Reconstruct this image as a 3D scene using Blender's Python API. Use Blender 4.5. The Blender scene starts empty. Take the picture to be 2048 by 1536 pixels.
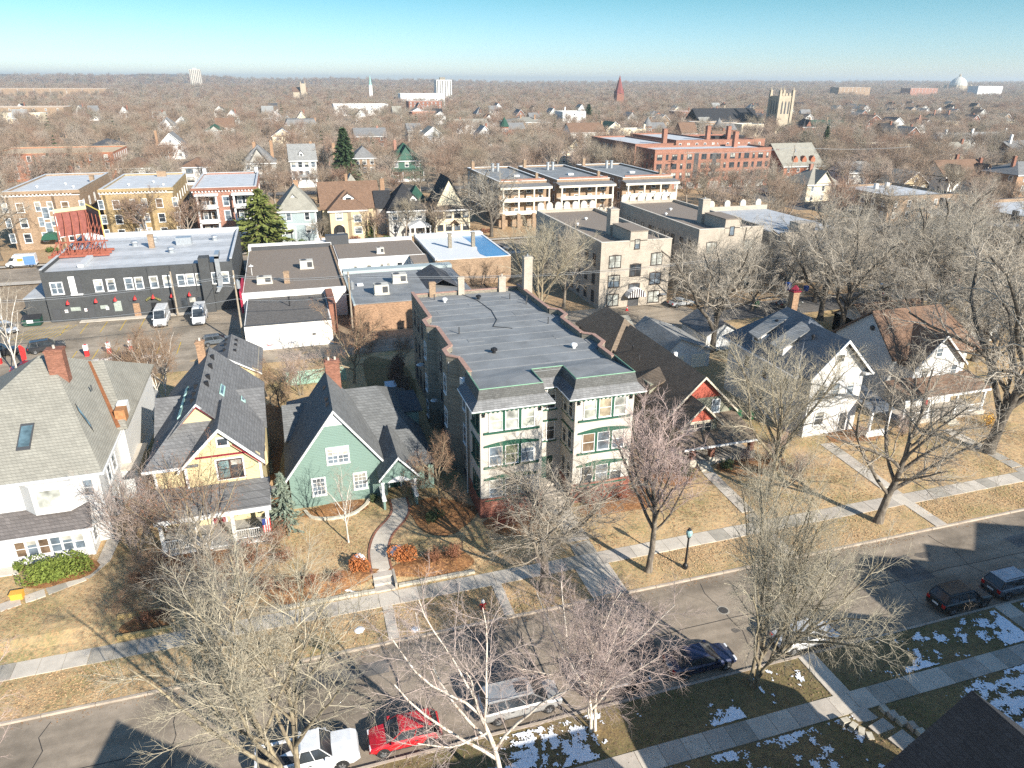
import bpy, math, random
import numpy as np
from mathutils import Matrix, Vector

# ------------------------------------------------------------------ camera, sky, sun, exposure
scene = bpy.context.scene
COL = scene.collection
H = 36.0
PITCH, ROLL, YAW = math.radians(23.1), math.radians(0.35), math.radians(17.3)
def _rz(v, a):
    c, s = math.cos(a), math.sin(a)
    return Vector((c*v[0]-s*v[1], s*v[0]+c*v[1], v[2]))
_f = Vector((0, math.cos(PITCH), -math.sin(PITCH))); _r = Vector((1, 0, 0)); _u = _r.cross(_f)
_c, _s = math.cos(ROLL), math.sin(ROLL)
FW, RT, UP = _rz(_f, -YAW), _rz(_c*_r+_s*_u, -YAW), _rz(_c*_u-_s*_r, -YAW)
cam = bpy.data.cameras.new('camera')
cam.sensor_width = 36.0
cam.lens = 1419.0/2048.0*36.0
cam.clip_start, cam.clip_end = 0.5, 40000
cam_o = bpy.data.objects.new('camera', cam); COL.objects.link(cam_o)
cam_o.matrix_world = Matrix(((RT.x, UP.x, -FW.x, 0), (RT.y, UP.y, -FW.y, 0), (RT.z, UP.z, -FW.z, H), (0, 0, 0, 1)))
scene.camera = cam_o

SUN_EL = math.radians(26.5)
SUN_DIR = Vector((math.cos(math.radians(-65))*math.cos(SUN_EL), math.sin(math.radians(-65))*math.cos(SUN_EL), math.sin(SUN_EL)))
world = bpy.data.worlds.new('World'); scene.world = world; world.use_nodes = True
_nt = world.node_tree; _nt.nodes.clear()
_sky = _nt.nodes.new('ShaderNodeTexSky'); _sky.sky_type = 'NISHITA'; _sky.sun_disc = False
_sky.sun_elevation = SUN_EL
_sky.sun_rotation = math.atan2(SUN_DIR.x, SUN_DIR.y)
_sky.altitude = 250; _sky.air_density = 1.0; _sky.dust_density = 0.4; _sky.ozone_density = 1.6
_tc = _nt.nodes.new('ShaderNodeTexCoord'); _sp = _nt.nodes.new('ShaderNodeSeparateXYZ')
_nt.links.new(_tc.outputs['Generated'], _sp.inputs[0])
_rp = _nt.nodes.new('ShaderNodeValToRGB')
_rp.color_ramp.elements[0].position = 0.0; _rp.color_ramp.elements[0].color = (0.56, 0.61, 0.74, 1)
_rp.color_ramp.elements[1].position = 0.45; _rp.color_ramp.elements[1].color = (0.46, 0.64, 0.72, 1)
_e = _rp.color_ramp.elements.new(0.10); _e.color = (0.20, 0.395, 0.445, 1)
_e = _rp.color_ramp.elements.new(0.03); _e.color = (0.385, 0.505, 0.665, 1)
_nt.links.new(_sp.outputs['Z'], _rp.inputs[0])
_mx = _nt.nodes.new('ShaderNodeMix'); _mx.data_type = 'RGBA'; _mx.blend_type = 'MULTIPLY'; _mx.inputs[0].default_value = 1.0
_nt.links.new(_sky.outputs[0], _mx.inputs[6]); _nt.links.new(_rp.outputs[0], _mx.inputs[7])
_bg = _nt.nodes.new('ShaderNodeBackground'); _bg.inputs[1].default_value = 0.13
_wo = _nt.nodes.new('ShaderNodeOutputWorld')
_nt.links.new(_mx.outputs[2], _bg.inputs[0]); _nt.links.new(_bg.outputs[0], _wo.inputs[0])

sun = bpy.data.lights.new('sun', 'SUN'); sun.energy = 5.0; sun.angle = math.radians(0.5); sun.color = (1.0, 0.93, 0.82)
sun_o = bpy.data.objects.new('sun', sun); COL.objects.link(sun_o)
sun_o.rotation_euler = SUN_DIR.to_track_quat('Z', 'Y').to_euler()
sun_o.location = (0, 0, 90)
vs = scene.view_settings
vs.view_transform = 'Standard'; vs.look = 'None'; vs.gamma = 1.0; vs.use_curve_mapping = False
vs.exposure = 1.08
cy = scene.cycles
cy.max_bounces = 5; cy.diffuse_bounces = 3; cy.glossy_bounces = 2; cy.transmission_bounces = 2; cy.volume_bounces = 0
cy.transparent_max_bounces = 6
cy.use_denoising = False
cy.use_adaptive_sampling = True; cy.adaptive_threshold = 0.012
cy.sample_clamp_indirect = 4.0

# ------------------------------------------------------------------ helpers
rng = random.Random(7)
nrng = np.random.default_rng(11)
ORG = {}

class MB:
    """collects shapes, then links them as ONE mesh object"""
    def __init__(s): s.v = []; s.f = []; s.m = []; s.mi = 0; s.smooth = False; s.sf = []
    def add(s, vs_, fs_):
        b = len(s.v); s.v += [tuple(p) for p in vs_]
        for f in fs_:
            s.f.append(tuple(b+i for i in f)); s.m.append(s.mi); s.sf.append(s.smooth)
        return s
    def box(s, x0, y0, z0, x1, y1, z1):
        if x0 > x1: x0, x1 = x1, x0
        if y0 > y1: y0, y1 = y1, y0
        if z0 > z1: z0, z1 = z1, z0
        return s.add([(x0,y0,z0),(x1,y0,z0),(x1,y1,z0),(x0,y1,z0),(x0,y0,z1),(x1,y0,z1),(x1,y1,z1),(x0,y1,z1)],
                     [(0,3,2,1),(4,5,6,7),(0,1,5,4),(1,2,6,5),(2,3,7,6),(3,0,4,7)])
    def cbox(s, cx, cy_, z0, w, d, h, a=0.0):
        c, sn = math.cos(a), math.sin(a); P = []
        for z in (z0, z0+h):
            for x, y in ((-w/2,-d/2),(w/2,-d/2),(w/2,d/2),(-w/2,d/2)): P.append((cx+c*x-sn*y, cy_+sn*x+c*y, z))
        return s.add(P, [(0,3,2,1),(4,5,6,7),(0,1,5,4),(1,2,6,5),(2,3,7,6),(3,0,4,7)])
    def ext(s, pts, vec):
        """extrude a planar polygon along vec (closed solid)"""
        n = len(pts); q = [tuple(np.add(p, vec)) for p in pts]
        fs_ = [tuple(range(n)), tuple(range(2*n-1, n-1, -1))]
        for i in range(n):
            j = (i+1) % n; fs_.append((i, n+i, n+j, j))
        return s.add(list(pts)+q, fs_)
    def prism(s, poly, z0, z1):
        return s.ext([(x, y, z1) for x, y in poly], (0, 0, z0-z1))
    def slab(s, pts, t=0.16): return s.ext(pts, (0, 0, -t))
    def cyl(s, cx, cy_, z0, z1, r0, r1=None, n=10, cap=True):
        r1 = r0 if r1 is None else r1; P = []
        for z, r in ((z0, r0), (z1, r1)):
            for k in range(n):
                a = 2*math.pi*k/n; P.append((cx+r*math.cos(a), cy_+r*math.sin(a), z))
        F = [(k, (k+1) % n, n+(k+1) % n, n+k) for k in range(n)]
        if cap: F += [tuple(range(n-1, -1, -1)), tuple(range(n, 2*n))]
        return s.add(P, F)
    def lathe(s, cx, cy_, prof, n=10):
        P = []; F = []
        for z, r in prof:
            for k in range(n):
                a = 2*math.pi*k/n; P.append((cx+r*math.cos(a), cy_+r*math.sin(a), z))
        for i in range(len(prof)-1):
            for k in range(n):
                F.append((i*n+k, i*n+(k+1) % n, (i+1)*n+(k+1) % n, (i+1)*n+k))
        F += [tuple(range(n-1, -1, -1)), tuple(range((len(prof)-1)*n, len(prof)*n))]
        return s.add(P, F)
    def bar(s, a, b, r, n=5, r1=None):
        a = Vector(a); b = Vector(b); d = (b-a).normalized(); r1 = r if r1 is None else r1
        x = d.orthogonal().normalized(); y = d.cross(x); P = []
        for p, rr in ((a, r), (b, r1)):
            for k in range(n):
                t = 2*math.pi*k/n; P.append(tuple(p+x*(rr*math.cos(t))+y*(rr*math.sin(t))))
        F = [(k, (k+1) % n, n+(k+1) % n, n+k) for k in range(n)] + [tuple(range(n-1, -1, -1)), tuple(range(n, 2*n))]
        return s.add(P, F)
    def path(s, pts, r, n=5):
        for a, b in zip(pts[:-1], pts[1:]): s.bar(a, b, r, n)
        return s
    def ball(s, c, r, nu=8, nv=5, jit=0.0, sz=1.0):
        P = []; F = []
        for i in range(nv+1):
            t = math.pi*i/nv
            for k in range(nu):
                a = 2*math.pi*k/nu; q = r*(1+jit*(rng.random()-.5))
                P.append((c[0]+q*math.sin(t)*math.cos(a), c[1]+q*math.sin(t)*math.sin(a), c[2]+q*sz*math.cos(t)))
        for i in range(nv):
            for k in range(nu): F.append((i*nu+k, (i+1)*nu+k, (i+1)*nu+(k+1) % nu, i*nu+(k+1) % nu))
        return s.add(P, F)
    def mesh(s, name, mats, off=(0, 0, 0)):
        me = bpy.data.meshes.new(name)
        o = off
        me.from_pydata([(x-o[0], y-o[1], z-o[2]) for x, y, z in s.v], [], s.f)
        for m in (mats if isinstance(mats, (list, tuple)) else [mats]): me.materials.append(m)
        me.polygons.foreach_set('material_index', s.m)
        me.polygons.foreach_set('use_smooth', s.sf)
        me.update()
        return me
    def build(s, name, mats, parent=None):
        off = ORG.get(parent.name, (0, 0, 0)) if parent else (0, 0, 0)
        return obj(name, s.mesh(name, mats, off), parent)

def fix_normals(me):
    import bmesh
    b = bmesh.new(); b.from_mesh(me); bmesh.ops.recalc_face_normals(b, faces=b.faces); b.to_mesh(me); b.free()
    return me

def obj(name, me, parent=None, loc=None, rot=None):
    o = bpy.data.objects.new(name, me); COL.objects.link(o)
    if parent:
        o.parent = parent; ORG[o.name] = ORG.get(parent.name, (0, 0, 0))
    if loc is not None: o.location = loc
    if rot is not None: o.rotation_euler = (0, 0, rot)
    return o
def tag(o, label=None, cat=None, group=None, kind=None):
    if label: o['label'] = label
    if cat: o['category'] = cat
    if group: o['group'] = group
    if kind: o['kind'] = kind
    return o
def thing(name, label, cat, loc=(0, 0, 0), group=None, rot=0.0):
    o = bpy.data.objects.new(name, None); COL.objects.link(o)
    o.empty_display_size = 0.2
    o.location = loc; o.rotation_euler = (0, 0, rot)
    ORG[o.name] = tuple(loc) if rot == 0 else (0, 0, 0)
    return tag(o, label, cat, group)
def local(name, label, cat, loc, rot=0.0, group=None):
    """a thing whose parts are written in its own local metres"""
    o = thing(name, label, cat, (0, 0, 0), group); o.location = loc; o.rotation_euler = (0, 0, rot)
    ORG[o.name] = (0, 0, 0)
    return o
def kids(o): return [c for c in KIDS.get(o.name, [])]
KIDS = {}
def children_of(o): return [c for c in bpy.data.objects if c.parent == o]
def copy_tree(o, ch=None):
    """a thing with copies of its parts and sub-parts, sharing mesh data"""
    if ch is None: ch = {p: children_of(p) for p in [o]+children_of(o)}
    r = o.copy(); COL.objects.link(r)
    for c in ch[o]:
        d = c.copy(); COL.objects.link(d); d.parent = r
        for g in ch.get(c, []):
            e = g.copy(); COL.objects.link(e); e.parent = d
    return r

# ------------------------------------------------------------------ materials
MAT = {}
def _base(name, rough=0.8, spec=0.3):
    m = bpy.data.materials.new(name); m.use_nodes = True
    nt = m.node_tree; b = nt.nodes['Principled BSDF']
    b.inputs['Roughness'].default_value = rough; b.inputs['Specular IOR Level'].default_value = spec
    MAT[name] = m
    return m, nt, b
def _pos(nt, objspace=False):
    if objspace: return nt.nodes.new('ShaderNodeTexCoord').outputs['Object']
    return nt.nodes.new('ShaderNodeNewGeometry').outputs['Position']
def _noise(nt, vec, scale, detail=3.0, rough=0.6):
    n = nt.nodes.new('ShaderNodeTexNoise'); n.inputs['Scale'].default_value = scale
    n.inputs['Detail'].default_value = detail; n.inputs['Roughness'].default_value = rough
    nt.links.new(vec, n.inputs['Vector']); return n.outputs['Fac']
def _ramp(nt, fac, stops):
    r = nt.nodes.new('ShaderNodeValToRGB'); e = r.color_ramp.elements
    e[0].position, e[0].color = stops[0][0], (*stops[0][1], 1)
    e[1].position, e[1].color = stops[-1][0], (*stops[-1][1], 1)
    for p, c in stops[1:-1]:
        q = e.new(p); q.color = (*c, 1)
    nt.links.new(fac, r.inputs[0]); return r.outputs[0]
def _mix(nt, fac, a, b, mode='MIX'):
    n = nt.nodes.new('ShaderNodeMix'); n.data_type = 'RGBA'; n.blend_type = mode
    for i, x in ((0, fac), (6, a), (7, b)):
        if isinstance(x, (int, float)): n.inputs[i].default_value = x
        elif isinstance(x, tuple): n.inputs[i].default_value = (*x, 1)
        else: nt.links.new(x, n.inputs[i])
    return n.outputs[2]
def _bump(nt, b, h, strength=0.3, dist=0.02):
    n = nt.nodes.new('ShaderNodeBump'); n.inputs['Strength'].default_value = strength; n.inputs['Distance'].default_value = dist
    nt.links.new(h, n.inputs['Height']); nt.links.new(n.outputs[0], b.inputs['Normal'])
def sc(c, k): return tuple(min(1.0, x*k) for x in c)
def plain(name, col, rough=0.8, var=0.18, scale=1.3, spec=0.3, metal=0.0, objspace=False):
    if name in MAT: return MAT[name]
    m, nt, b = _base(name, rough, spec)
    p = _pos(nt, objspace)
    f = _noise(nt, p, scale, 5.0, 0.65)
    nt.links.new(_ramp(nt, f, [(0.3, sc(col, 1-var)), (0.7, sc(col, 1+var))]), b.inputs['Base Color'])
    b.inputs['Metallic'].default_value = metal
    return m
def flat2(nt, p, ky=1.0):
    """(x+y, z): runs along any axis-aligned wall or slope"""
    s = nt.nodes.new('ShaderNodeSeparateXYZ'); nt.links.new(p, s.inputs[0])
    a = nt.nodes.new('ShaderNodeMath'); a.operation = 'ADD'
    nt.links.new(s.outputs[0], a.inputs[0]); nt.links.new(s.outputs[1], a.inputs[1])
    k = nt.nodes.new('ShaderNodeMath'); k.operation = 'MULTIPLY'; k.inputs[1].default_value = ky
    nt.links.new(s.outputs[2], k.inputs[0])
    c = nt.nodes.new('ShaderNodeCombineXYZ')
    nt.links.new(a.outputs[0], c.inputs[0]); nt.links.new(k.outputs[0], c.inputs[1])
    return c.outputs[0]
def courses(name, col, bw, bh, mortar=0.012, var=0.25, mcol=None, rough=0.85, bump=0.4, stain=0.25, ky=1.0, off=0.5, objspace=False):
    """bricks, shingles and clapboards: rows of pieces with their own tones, weather stains over them"""
    if name in MAT: return MAT[name]
    m, nt, b = _base(name, rough, 0.25)
    p = _pos(nt, objspace); q = flat2(nt, p, ky)
    br = nt.nodes.new('ShaderNodeTexBrick')
    br.offset = off
    nt.links.new(q, br.inputs['Vector'])
    br.inputs['Color1'].default_value = (*sc(col, 1-var), 1); br.inputs['Color2'].default_value = (*sc(col, 1+var), 1)
    br.inputs['Mortar'].default_value = (*(mcol or sc(col, 0.5)), 1)
    br.inputs['Scale'].default_value = 1.0; br.inputs['Mortar Size'].default_value = mortar
    br.inputs['Brick Width'].default_value = bw; br.inputs['Row Height'].default_value = bh; br.inputs['Mortar Smooth'].default_value = 0.2
    f = _noise(nt, p, 0.55, 6.0, 0.7)
    st = _ramp(nt, f, [(0.3, (1-stain,)*3), (0.7, (1+0.0,)*3)])
    nt.links.new(_mix(nt, 1.0, br.outputs['Color'], st, 'MULTIPLY'), b.inputs['Base Color'])
    inv = nt.nodes.new('ShaderNodeMath'); inv.operation = 'SUBTRACT'; inv.inputs[0].default_value = 1.0
    nt.links.new(br.outputs['Fac'], inv.inputs[1])
    _bump(nt, b, inv.outputs[0], bump, 0.02)
    return m
def brick(name, col, **k): return courses(name, col, 0.24, 0.085, 0.010, k.pop('var', 0.28), k.pop('mcol', sc(col, 0.75)), **k)
def shingle(name, col, **k): return courses(name, col, 0.32, k.pop('rh', 0.15), 0.012, k.pop('var', 0.15), sc(col, 0.6), rough=0.95, **k)
def siding(name, col, rh=0.13, **k): return courses(name, col, 60.0, rh, 0.012, 0.02, sc(col, 0.62), rough=0.6, stain=k.pop('stain', 0.1), **k)
def paint(name, col, rough=0.55): return plain(name, col, rough, 0.05, 0.8)
def glassm(name, col, rough=0.08):
    if name in MAT: return MAT[name]
    m, nt, b = _base(name, rough, 0.6)
    f = _noise(nt, _pos(nt), 0.9, 2.0)
    nt.links.new(_ramp(nt, f, [(0.35, sc(col, 0.5)), (0.65, sc(col, 1.4))]), b.inputs['Base Color'])
    return m
def carpaint(name, col, metal=0.3):
    if name in MAT: return MAT[name]
    m, nt, b = _base(name, 0.35, 0.5)
    f = _noise(nt, _pos(nt, True), 1.6, 4.0)
    nt.links.new(_ramp(nt, f, [(0.3, sc(col, 0.85)), (0.7, sc(col, 1.08))]), b.inputs['Base Color'])
    b.inputs['Metallic'].default_value = metal; b.inputs['Coat Weight'].default_value = 0.6; b.inputs['Coat Roughness'].default_value = 0.08
    return m

white = paint('white_paint', (0.66, 0.66, 0.65)); cream_trim = paint('cream_trim', (0.72, 0.66, 0.55))
green_trim = paint('green_trim', (0.022, 0.085, 0.055)); dkgreen = paint('dark_green', (0.015, 0.06, 0.045))
glass_d = glassm('dark_glass', (0.035, 0.042, 0.05)); glass_b = glassm('shaded_glass', (0.33, 0.34, 0.31), 0.15)
glass_s = glassm('sky_glass', (0.12, 0.15, 0.18))
black = paint('black_paint', (0.015, 0.015, 0.017), 0.5); dkgrey = paint('dark_grey', (0.06, 0.062, 0.066))
metal_g = plain('galvanised', (0.42, 0.44, 0.46), 0.4, 0.12, 3.0, metal=0.6)
concrete = plain('concrete', (0.42, 0.375, 0.32), 0.9, 0.16, 1.1)
red_paint = paint('red_paint', (0.5, 0.03, 0.03)); maroon = paint('maroon_paint', (0.20, 0.015, 0.03))
br_red = brick('red_brick', (0.27, 0.125, 0.085)); br_tan = brick('tan_brick', (0.34, 0.24, 0.16)); br_yel = brick('yellow_brick', (0.40, 0.295, 0.155))
br_cream = brick('cream_brick', (0.46, 0.405, 0.335), var=0.10); br_dark = brick('dark_grey_brick', (0.075, 0.078, 0.08), var=0.12)
br_side = brick('weathered_brick', (0.27, 0.24, 0.19)); br_org = brick('orange_brick', (0.36, 0.225, 0.14))
sh_grey = shingle('grey_shingle', (0.21, 0.21, 0.21)); sh_dk = shingle('charcoal_shingle', (0.075, 0.08, 0.09))
sh_tan = shingle('tan_grey_shingle', (0.31, 0.295, 0.25), var=.08); sh_brn = shingle('brown_shingle', (0.20, 0.125, 0.085))
sh_lt = shingle('light_grey_shingle', (0.30, 0.30, 0.29)); sh_red = shingle('mottled_brown_shingle', (0.22, 0.17, 0.125))
sh_grn = shingle('green_shingle', (0.03, 0.085, 0.06)); sh_blk = shingle('black_shingle', (0.035, 0.036, 0.04))
# ------------------------------------------------------------------ ground materials
def lawn_mat(name, a, b_, c, leaf):
    m, nt, b = _base(name, 0.95, 0.1)
    p = _pos(nt)
    f1 = _noise(nt, p, 0.22, 5.0, 0.65); f2 = _noise(nt, p, 2.2, 6.0, 0.75); f3 = _noise(nt, p, 5.5, 4.0, 0.75)
    col = _ramp(nt, f1, [(0.36, a), (0.52, b_), (0.66, c)])
    col = _mix(nt, 0.75, col, _ramp(nt, f2, [(0.30, (0.30, 0.28, 0.26)), (0.48, (0.92, 0.92, 0.92)), (0.70, (1.5, 1.4, 1.2))]), 'MULTIPLY')
    lf = _ramp(nt, f3, [(0.52, (0, 0, 0)), (0.58, (1, 1, 1))])
    col = _mix(nt, lf, col, leaf)
    nt.links.new(col, b.inputs['Base Color']); _bump(nt, b, f3, 0.9, 0.06)
    return m
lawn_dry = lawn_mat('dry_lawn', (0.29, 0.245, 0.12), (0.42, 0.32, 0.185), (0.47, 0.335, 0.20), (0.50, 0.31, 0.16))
lawn_shade = lawn_mat('green_brown_shaded_lawn', (0.13, 0.12, 0.055), (0.20, 0.16, 0.08), (0.26, 0.18, 0.09), (0.17, 0.12, 0.07))  # greener lawn, darkened in its colour for the shade it lies in
yard_dirt = lawn_mat('leafy_yard', (0.30, 0.22, 0.14), (0.38, 0.28, 0.17), (0.34, 0.23, 0.14), (0.42, 0.26, 0.14))
mulch = lawn_mat('leaf_mulch', (0.15, 0.08, 0.045), (0.23, 0.115, 0.055), (0.28, 0.15, 0.07), (0.40, 0.21, 0.09))
def asphalt_mat(name, col, patch=0.35):
    m, nt, b = _base(name, 0.9, 0.2)
    p = _pos(nt)
    f1 = _noise(nt, p, 0.16, 5.0, 0.6); f2 = _noise(nt, p, 1.7, 6.0, 0.7); f3 = _noise(nt, p, 30.0, 2.0)
    mp = nt.nodes.new('ShaderNodeMapping'); mp.inputs['Scale'].default_value = (.06, .9, 1); nt.links.new(p, mp.inputs[0]); ft = _noise(nt, mp.outputs[0], 1.0, 4.0, .6)
    c = _ramp(nt, f1, [(0.35, sc(col, 1-patch)), (0.6, sc(col, 1.1))]); c = _mix(nt, .6, c, _ramp(nt, ft, [(.35, (.7,)*3), (.65, (1.2,)*3)]), 'MULTIPLY')
    c = _mix(nt, 0.6, c, _ramp(nt, f2, [(0.3, (0.7,)*3), (0.7, (1.2,)*3)]), 'MULTIPLY')
    # hairline cracks
    v = nt.nodes.new('ShaderNodeTexVoronoi'); v.feature = 'DISTANCE_TO_EDGE'; v.inputs['Scale'].default_value = 0.13
    w = nt.nodes.new('ShaderNodeTexNoise'); w.inputs['Scale'].default_value = 0.9; w.inputs['Detail'].default_value = 4
    nt.links.new(p, w.inputs['Vector'])
    nt.links.new(_mix(nt, 0.35, p, w.outputs['Color']), v.inputs['Vector'])
    ck = _ramp(nt, v.outputs['Distance'], [(0.0, (0.5,)*3), (0.004, (1,)*3)])
    c = _mix(nt, 0.55, c, ck, 'MULTIPLY')
    nt.links.new(c, b.inputs['Base Color']); _bump(nt, b, f3, 0.4, 0.01)
    return m
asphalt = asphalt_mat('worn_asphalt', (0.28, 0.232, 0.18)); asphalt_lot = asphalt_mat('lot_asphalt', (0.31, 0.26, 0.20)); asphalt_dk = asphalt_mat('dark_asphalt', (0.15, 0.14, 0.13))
snow_m = plain('snow', (0.82, 0.85, 0.90), 0.6, 0.08, 6.0)
yellow_line = plain('faded_yellow_paint', (0.50, 0.34, 0.04), 0.8, 0.25, 3.0)
concrete_lt = plain('pale_concrete', (0.50, 0.45, 0.38), 0.9, 0.16, 0.9); concrete_dk = plain('stained_concrete', (0.34, 0.31, 0.26), 0.9, 0.2, 0.9)
far_ground = lawn_mat('far_ground', (0.24, 0.19, 0.14), (0.32, 0.25, 0.18), (0.36, 0.28, 0.20), (0.22, 0.17, 0.12))

def sstep(a, b, x):
    t = np.clip((x-a)/(b-a), 0, 1); return t*t*(3-2*t)
def GZ(u, v):
    """height of the yards: banked up behind the pavement on the left, nearly flush on the right"""
    u = np.asarray(u, float); v = np.asarray(v, float)
    amp = 0.55 - 0.45*sstep(9.0, 13.0, u)
    far = amp*sstep(44.7, 46.6, v)*(1-sstep(64, 80, v))
    near = 0.55*(1-sstep(21.5, 24.4, v))
    return far+near
def gz(u, v): return float(GZ(u, v))
def grid(name, u0, u1, v0, v1, step, mat, z=0.0, jit=0.015, kind='structure', hole=None):
    nu, nv = max(2, int((u1-u0)/step)+1), max(2, int((v1-v0)/step)+1)
    U, V = np.meshgrid(np.linspace(u0, u1, nu), np.linspace(v0, v1, nv))
    Z = GZ(U, V)+z+nrng.normal(0, jit, U.shape)
    vs_ = np.stack([U, V, Z], -1).reshape(-1, 3)
    i = np.arange((nu-1)*(nv-1)); r, c = i//(nu-1), i % (nu-1); a = r*nu+c
    F = np.stack([a, a+1, a+nu+1, a+nu], 1)
    me = bpy.data.meshes.new(name); me.from_pydata(vs_.tolist(), [], F.tolist()); me.materials.append(mat); me.update()
    return tag(obj(name, me), kind=kind)
def sheet(name, u0, u1, v0, v1, z, mat, kind='structure'):
    me = bpy.data.meshes.new(name); me.from_pydata([(u0, v0, z), (u1, v0, z), (u1, v1, z), (u0, v1, z)], [], [(0, 1, 2, 3)])
    me.materials.append(mat); me.update(); return tag(obj(name, me), kind=kind)

# one ground sheet to the horizon, then the far rolling land
me = bpy.data.meshes.new('ground'); me.from_pydata([(-14000, -400, -0.3), (14000, -400, -0.3), (14000, 14000, -0.3), (-14000, 14000, -0.3)], [], [(0, 1, 2, 3)])
me.materials.append(far_ground); tag(obj('ground', me), kind='structure')
grid('lawn', -70, 150, 39.25, 101.9, 1.0, lawn_dry)
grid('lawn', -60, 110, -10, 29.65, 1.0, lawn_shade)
grid('yard', -170, 230, 171.0, 258, 4.0, yard_dirt, -0.05)
sheet('yard', 34.6, 230, 102.2, 153.0, -0.06, yard_dirt)
sheet('road', -400, 600, 29.55, 39.35, -0.13, asphalt)
sheet('road', -400, 600, 155.5, 167.5, -0.12, asphalt)
sheet('road', -300, 600, 259.5, 267.5, -0.12, asphalt_dk)
sheet('alley', -120, 200, 97.2, 102.6, 0.02, asphalt_lot)
sheet('parking_lot', -64, -8.4, 102.0, 127.5, 0.03, asphalt_lot)
sheet('parking_lot', 30, 64.5, 95.0, 108.0, 0.03, asphalt_lot)
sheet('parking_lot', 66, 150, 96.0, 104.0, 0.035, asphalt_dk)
sheet('parking_lot', 150, 186, 186, 240, -0.02, asphalt_dk)
sheet('pavement', -300, 400, 153.0, 155.4, -0.03, concrete)
sheet('pavement', -300, 400, 168.6, 170.4, -0.03, concrete)
# tar seams and repairs on the near street
mb = MB()
for x in np.arange(-40, 90, 7.5):
    p = [(x+rng.uniform(-.3, .3), y, -0.124) for y in np.arange(29.8, 39.2, 1.1)]
    p = [(a+rng.uniform(-.12, .12), b, c) for a, b, c in p]
    for (a, b, c), (d, e, f_) in zip(p[:-1], p[1:]): mb.add([(a-.025, b, c), (a+.025, b, c), (d+.025, e, f_), (d-.025, e, f_)], [(0, 1, 2, 3)])
p = [(x, 34.4+.12*math.sin(x*.3)+rng.uniform(-.05, .05), -0.124) for x in np.arange(-60, 100, 1.4)]
for (a, b, c), (d, e, f_) in zip(p[:-1], p[1:]): mb.add([(a, b-.03, c), (d, e-.03, f_), (d, e+.03, f_), (a, b+.03, c)], [(0, 1, 2, 3)])
tag(mb.build('road_seams', plain('tar', (0.03, 0.03, 0.03), 0.6)), kind='structure')

# street repairs, stains and two manholes
mb = MB()
for (x, y, w_, d_) in ((-22, 33.2, 4, 1.6), (-3, 36.6, 6, 1.2), (19, 32.6, 2.2, 2.6), (33, 36.8, 7, 1.3), (43, 33.9, 3, 3), (9, 34.6, 1.4, 5.5), (56, 35, 5, 1.4)): mb.box(x, y, -.2, x+w_, y+d_, -.1235)
tag(mb.build('road_patches', asphalt_dk), kind='structure')
mb = MB()
for k in range(26):
    x, y, r_ = rng.uniform(-30, 70), rng.choice((31.2, 31.2, 33, 36))+rng.uniform(-.6, .6), rng.uniform(.2, .6)
    mb.ext([(x+r_*rng.uniform(.6, 1.1)*1.6*math.cos(a), y+r_*rng.uniform(.6, 1.1)*math.sin(a), -.1225) for a in np.linspace(0, 6.28, 10)[:-1]], (0, 0, -.05))
tag(mb.build('oil_stains', plain('oily_asphalt', (.12, .105, .09), .7, .2, 3)), kind='structure')
for (x, y, l) in ((27.6, 35.4, 'iron manhole cover in the street before the lantern'), (-6.0, 35.6, 'iron manhole cover in the street before the yellow house')):
    t = thing('manhole', l, 'manhole cover', (x, y, -.12)); mb = MB(); mb.cyl(x, y, -.2, -.112, .36, .36, 14); mb.build('cover', plain('cast_iron', (.06, .055, .05), .6, .2, 8), t); mb = MB(); mb.cyl(x, y, -.2, -.1165, .46, .46, 14); mb.build('ring', concrete_dk, t)
kerb_m = plain('kerb_concrete', (0.38, 0.32, 0.26), 0.9, 0.25, 0.8)
def kerb(v, u0, u1):
    k = thing('kerb', None, None); k['kind'] = 'structure'
    mb = MB(); mb.box(-1.48, -0.09, -0.16, 1.48, 0.09, 0.035); me_ = mb.mesh('kerb_stone', kerb_m)
    for x in np.arange(u0, u1, 3.0): obj('kerb_stone', me_, k, (x+1.5, v+rng.uniform(-.012, .012), rng.uniform(-.012, .008)))
    return k
kerb(39.2, -45, 105); kerb(29.75, -36, 60)
slab_mats = [concrete_lt, concrete, concrete_dk]
def slab_row(name, spots, w, d, parent_z=0.0, mats=slab_mats, along='u', th=0.10):
    """a pavement of separate slabs with open joints"""
    s = thing(name, None, None); s['kind'] = 'structure'
    ms = []
    for m in mats:
        mb = MB(); mb.box(-w/2+.015, -d/2, -th, w/2-.015, d/2, 0); ms.append(mb.mesh('slab', m))
    for (x, y, a) in spots:
        obj('slab', ms[rng.choice([0, 0, 0, 1, 1, 2])], s, (x, y, max(gz(x, y), 0.0)+0.045+rng.uniform(-.008, .01)), a)
    return s
slab_row('sidewalk', [(u, 43.7, 0) for u in np.arange(-44, 105, 1.5)], 1.5, 1.55)
slab_row('sidewalk', [(u, 25.5, 0) for u in np.arange(-30, 60, 1.5)], 1.5, 1.45)
def walk(name, pts, w, seg=1.4):
    """straight or bent footpath of slabs"""
    sp = []
    for (a, b) in zip(pts[:-1], pts[1:]):
        L = math.hypot(b[0]-a[0], b[1]-a[1]); n = max(1, round(L/seg)); ang = math.atan2(b[1]-a[1], b[0]-a[0])
        for k in range(n):
            t = (k+.5)/n; sp.append((a[0]+(b[0]-a[0])*t, a[1]+(b[1]-a[1])*t, ang))
    return slab_row(name, sp, seg, w)
walk('footpath', [(3.75, 39.35), (3.75, 42.9)], 0.75, 1.2)
walk('footpath', [(12.2, 39.35), (12.2, 42.9)], 0.75, 1.2)
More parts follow.
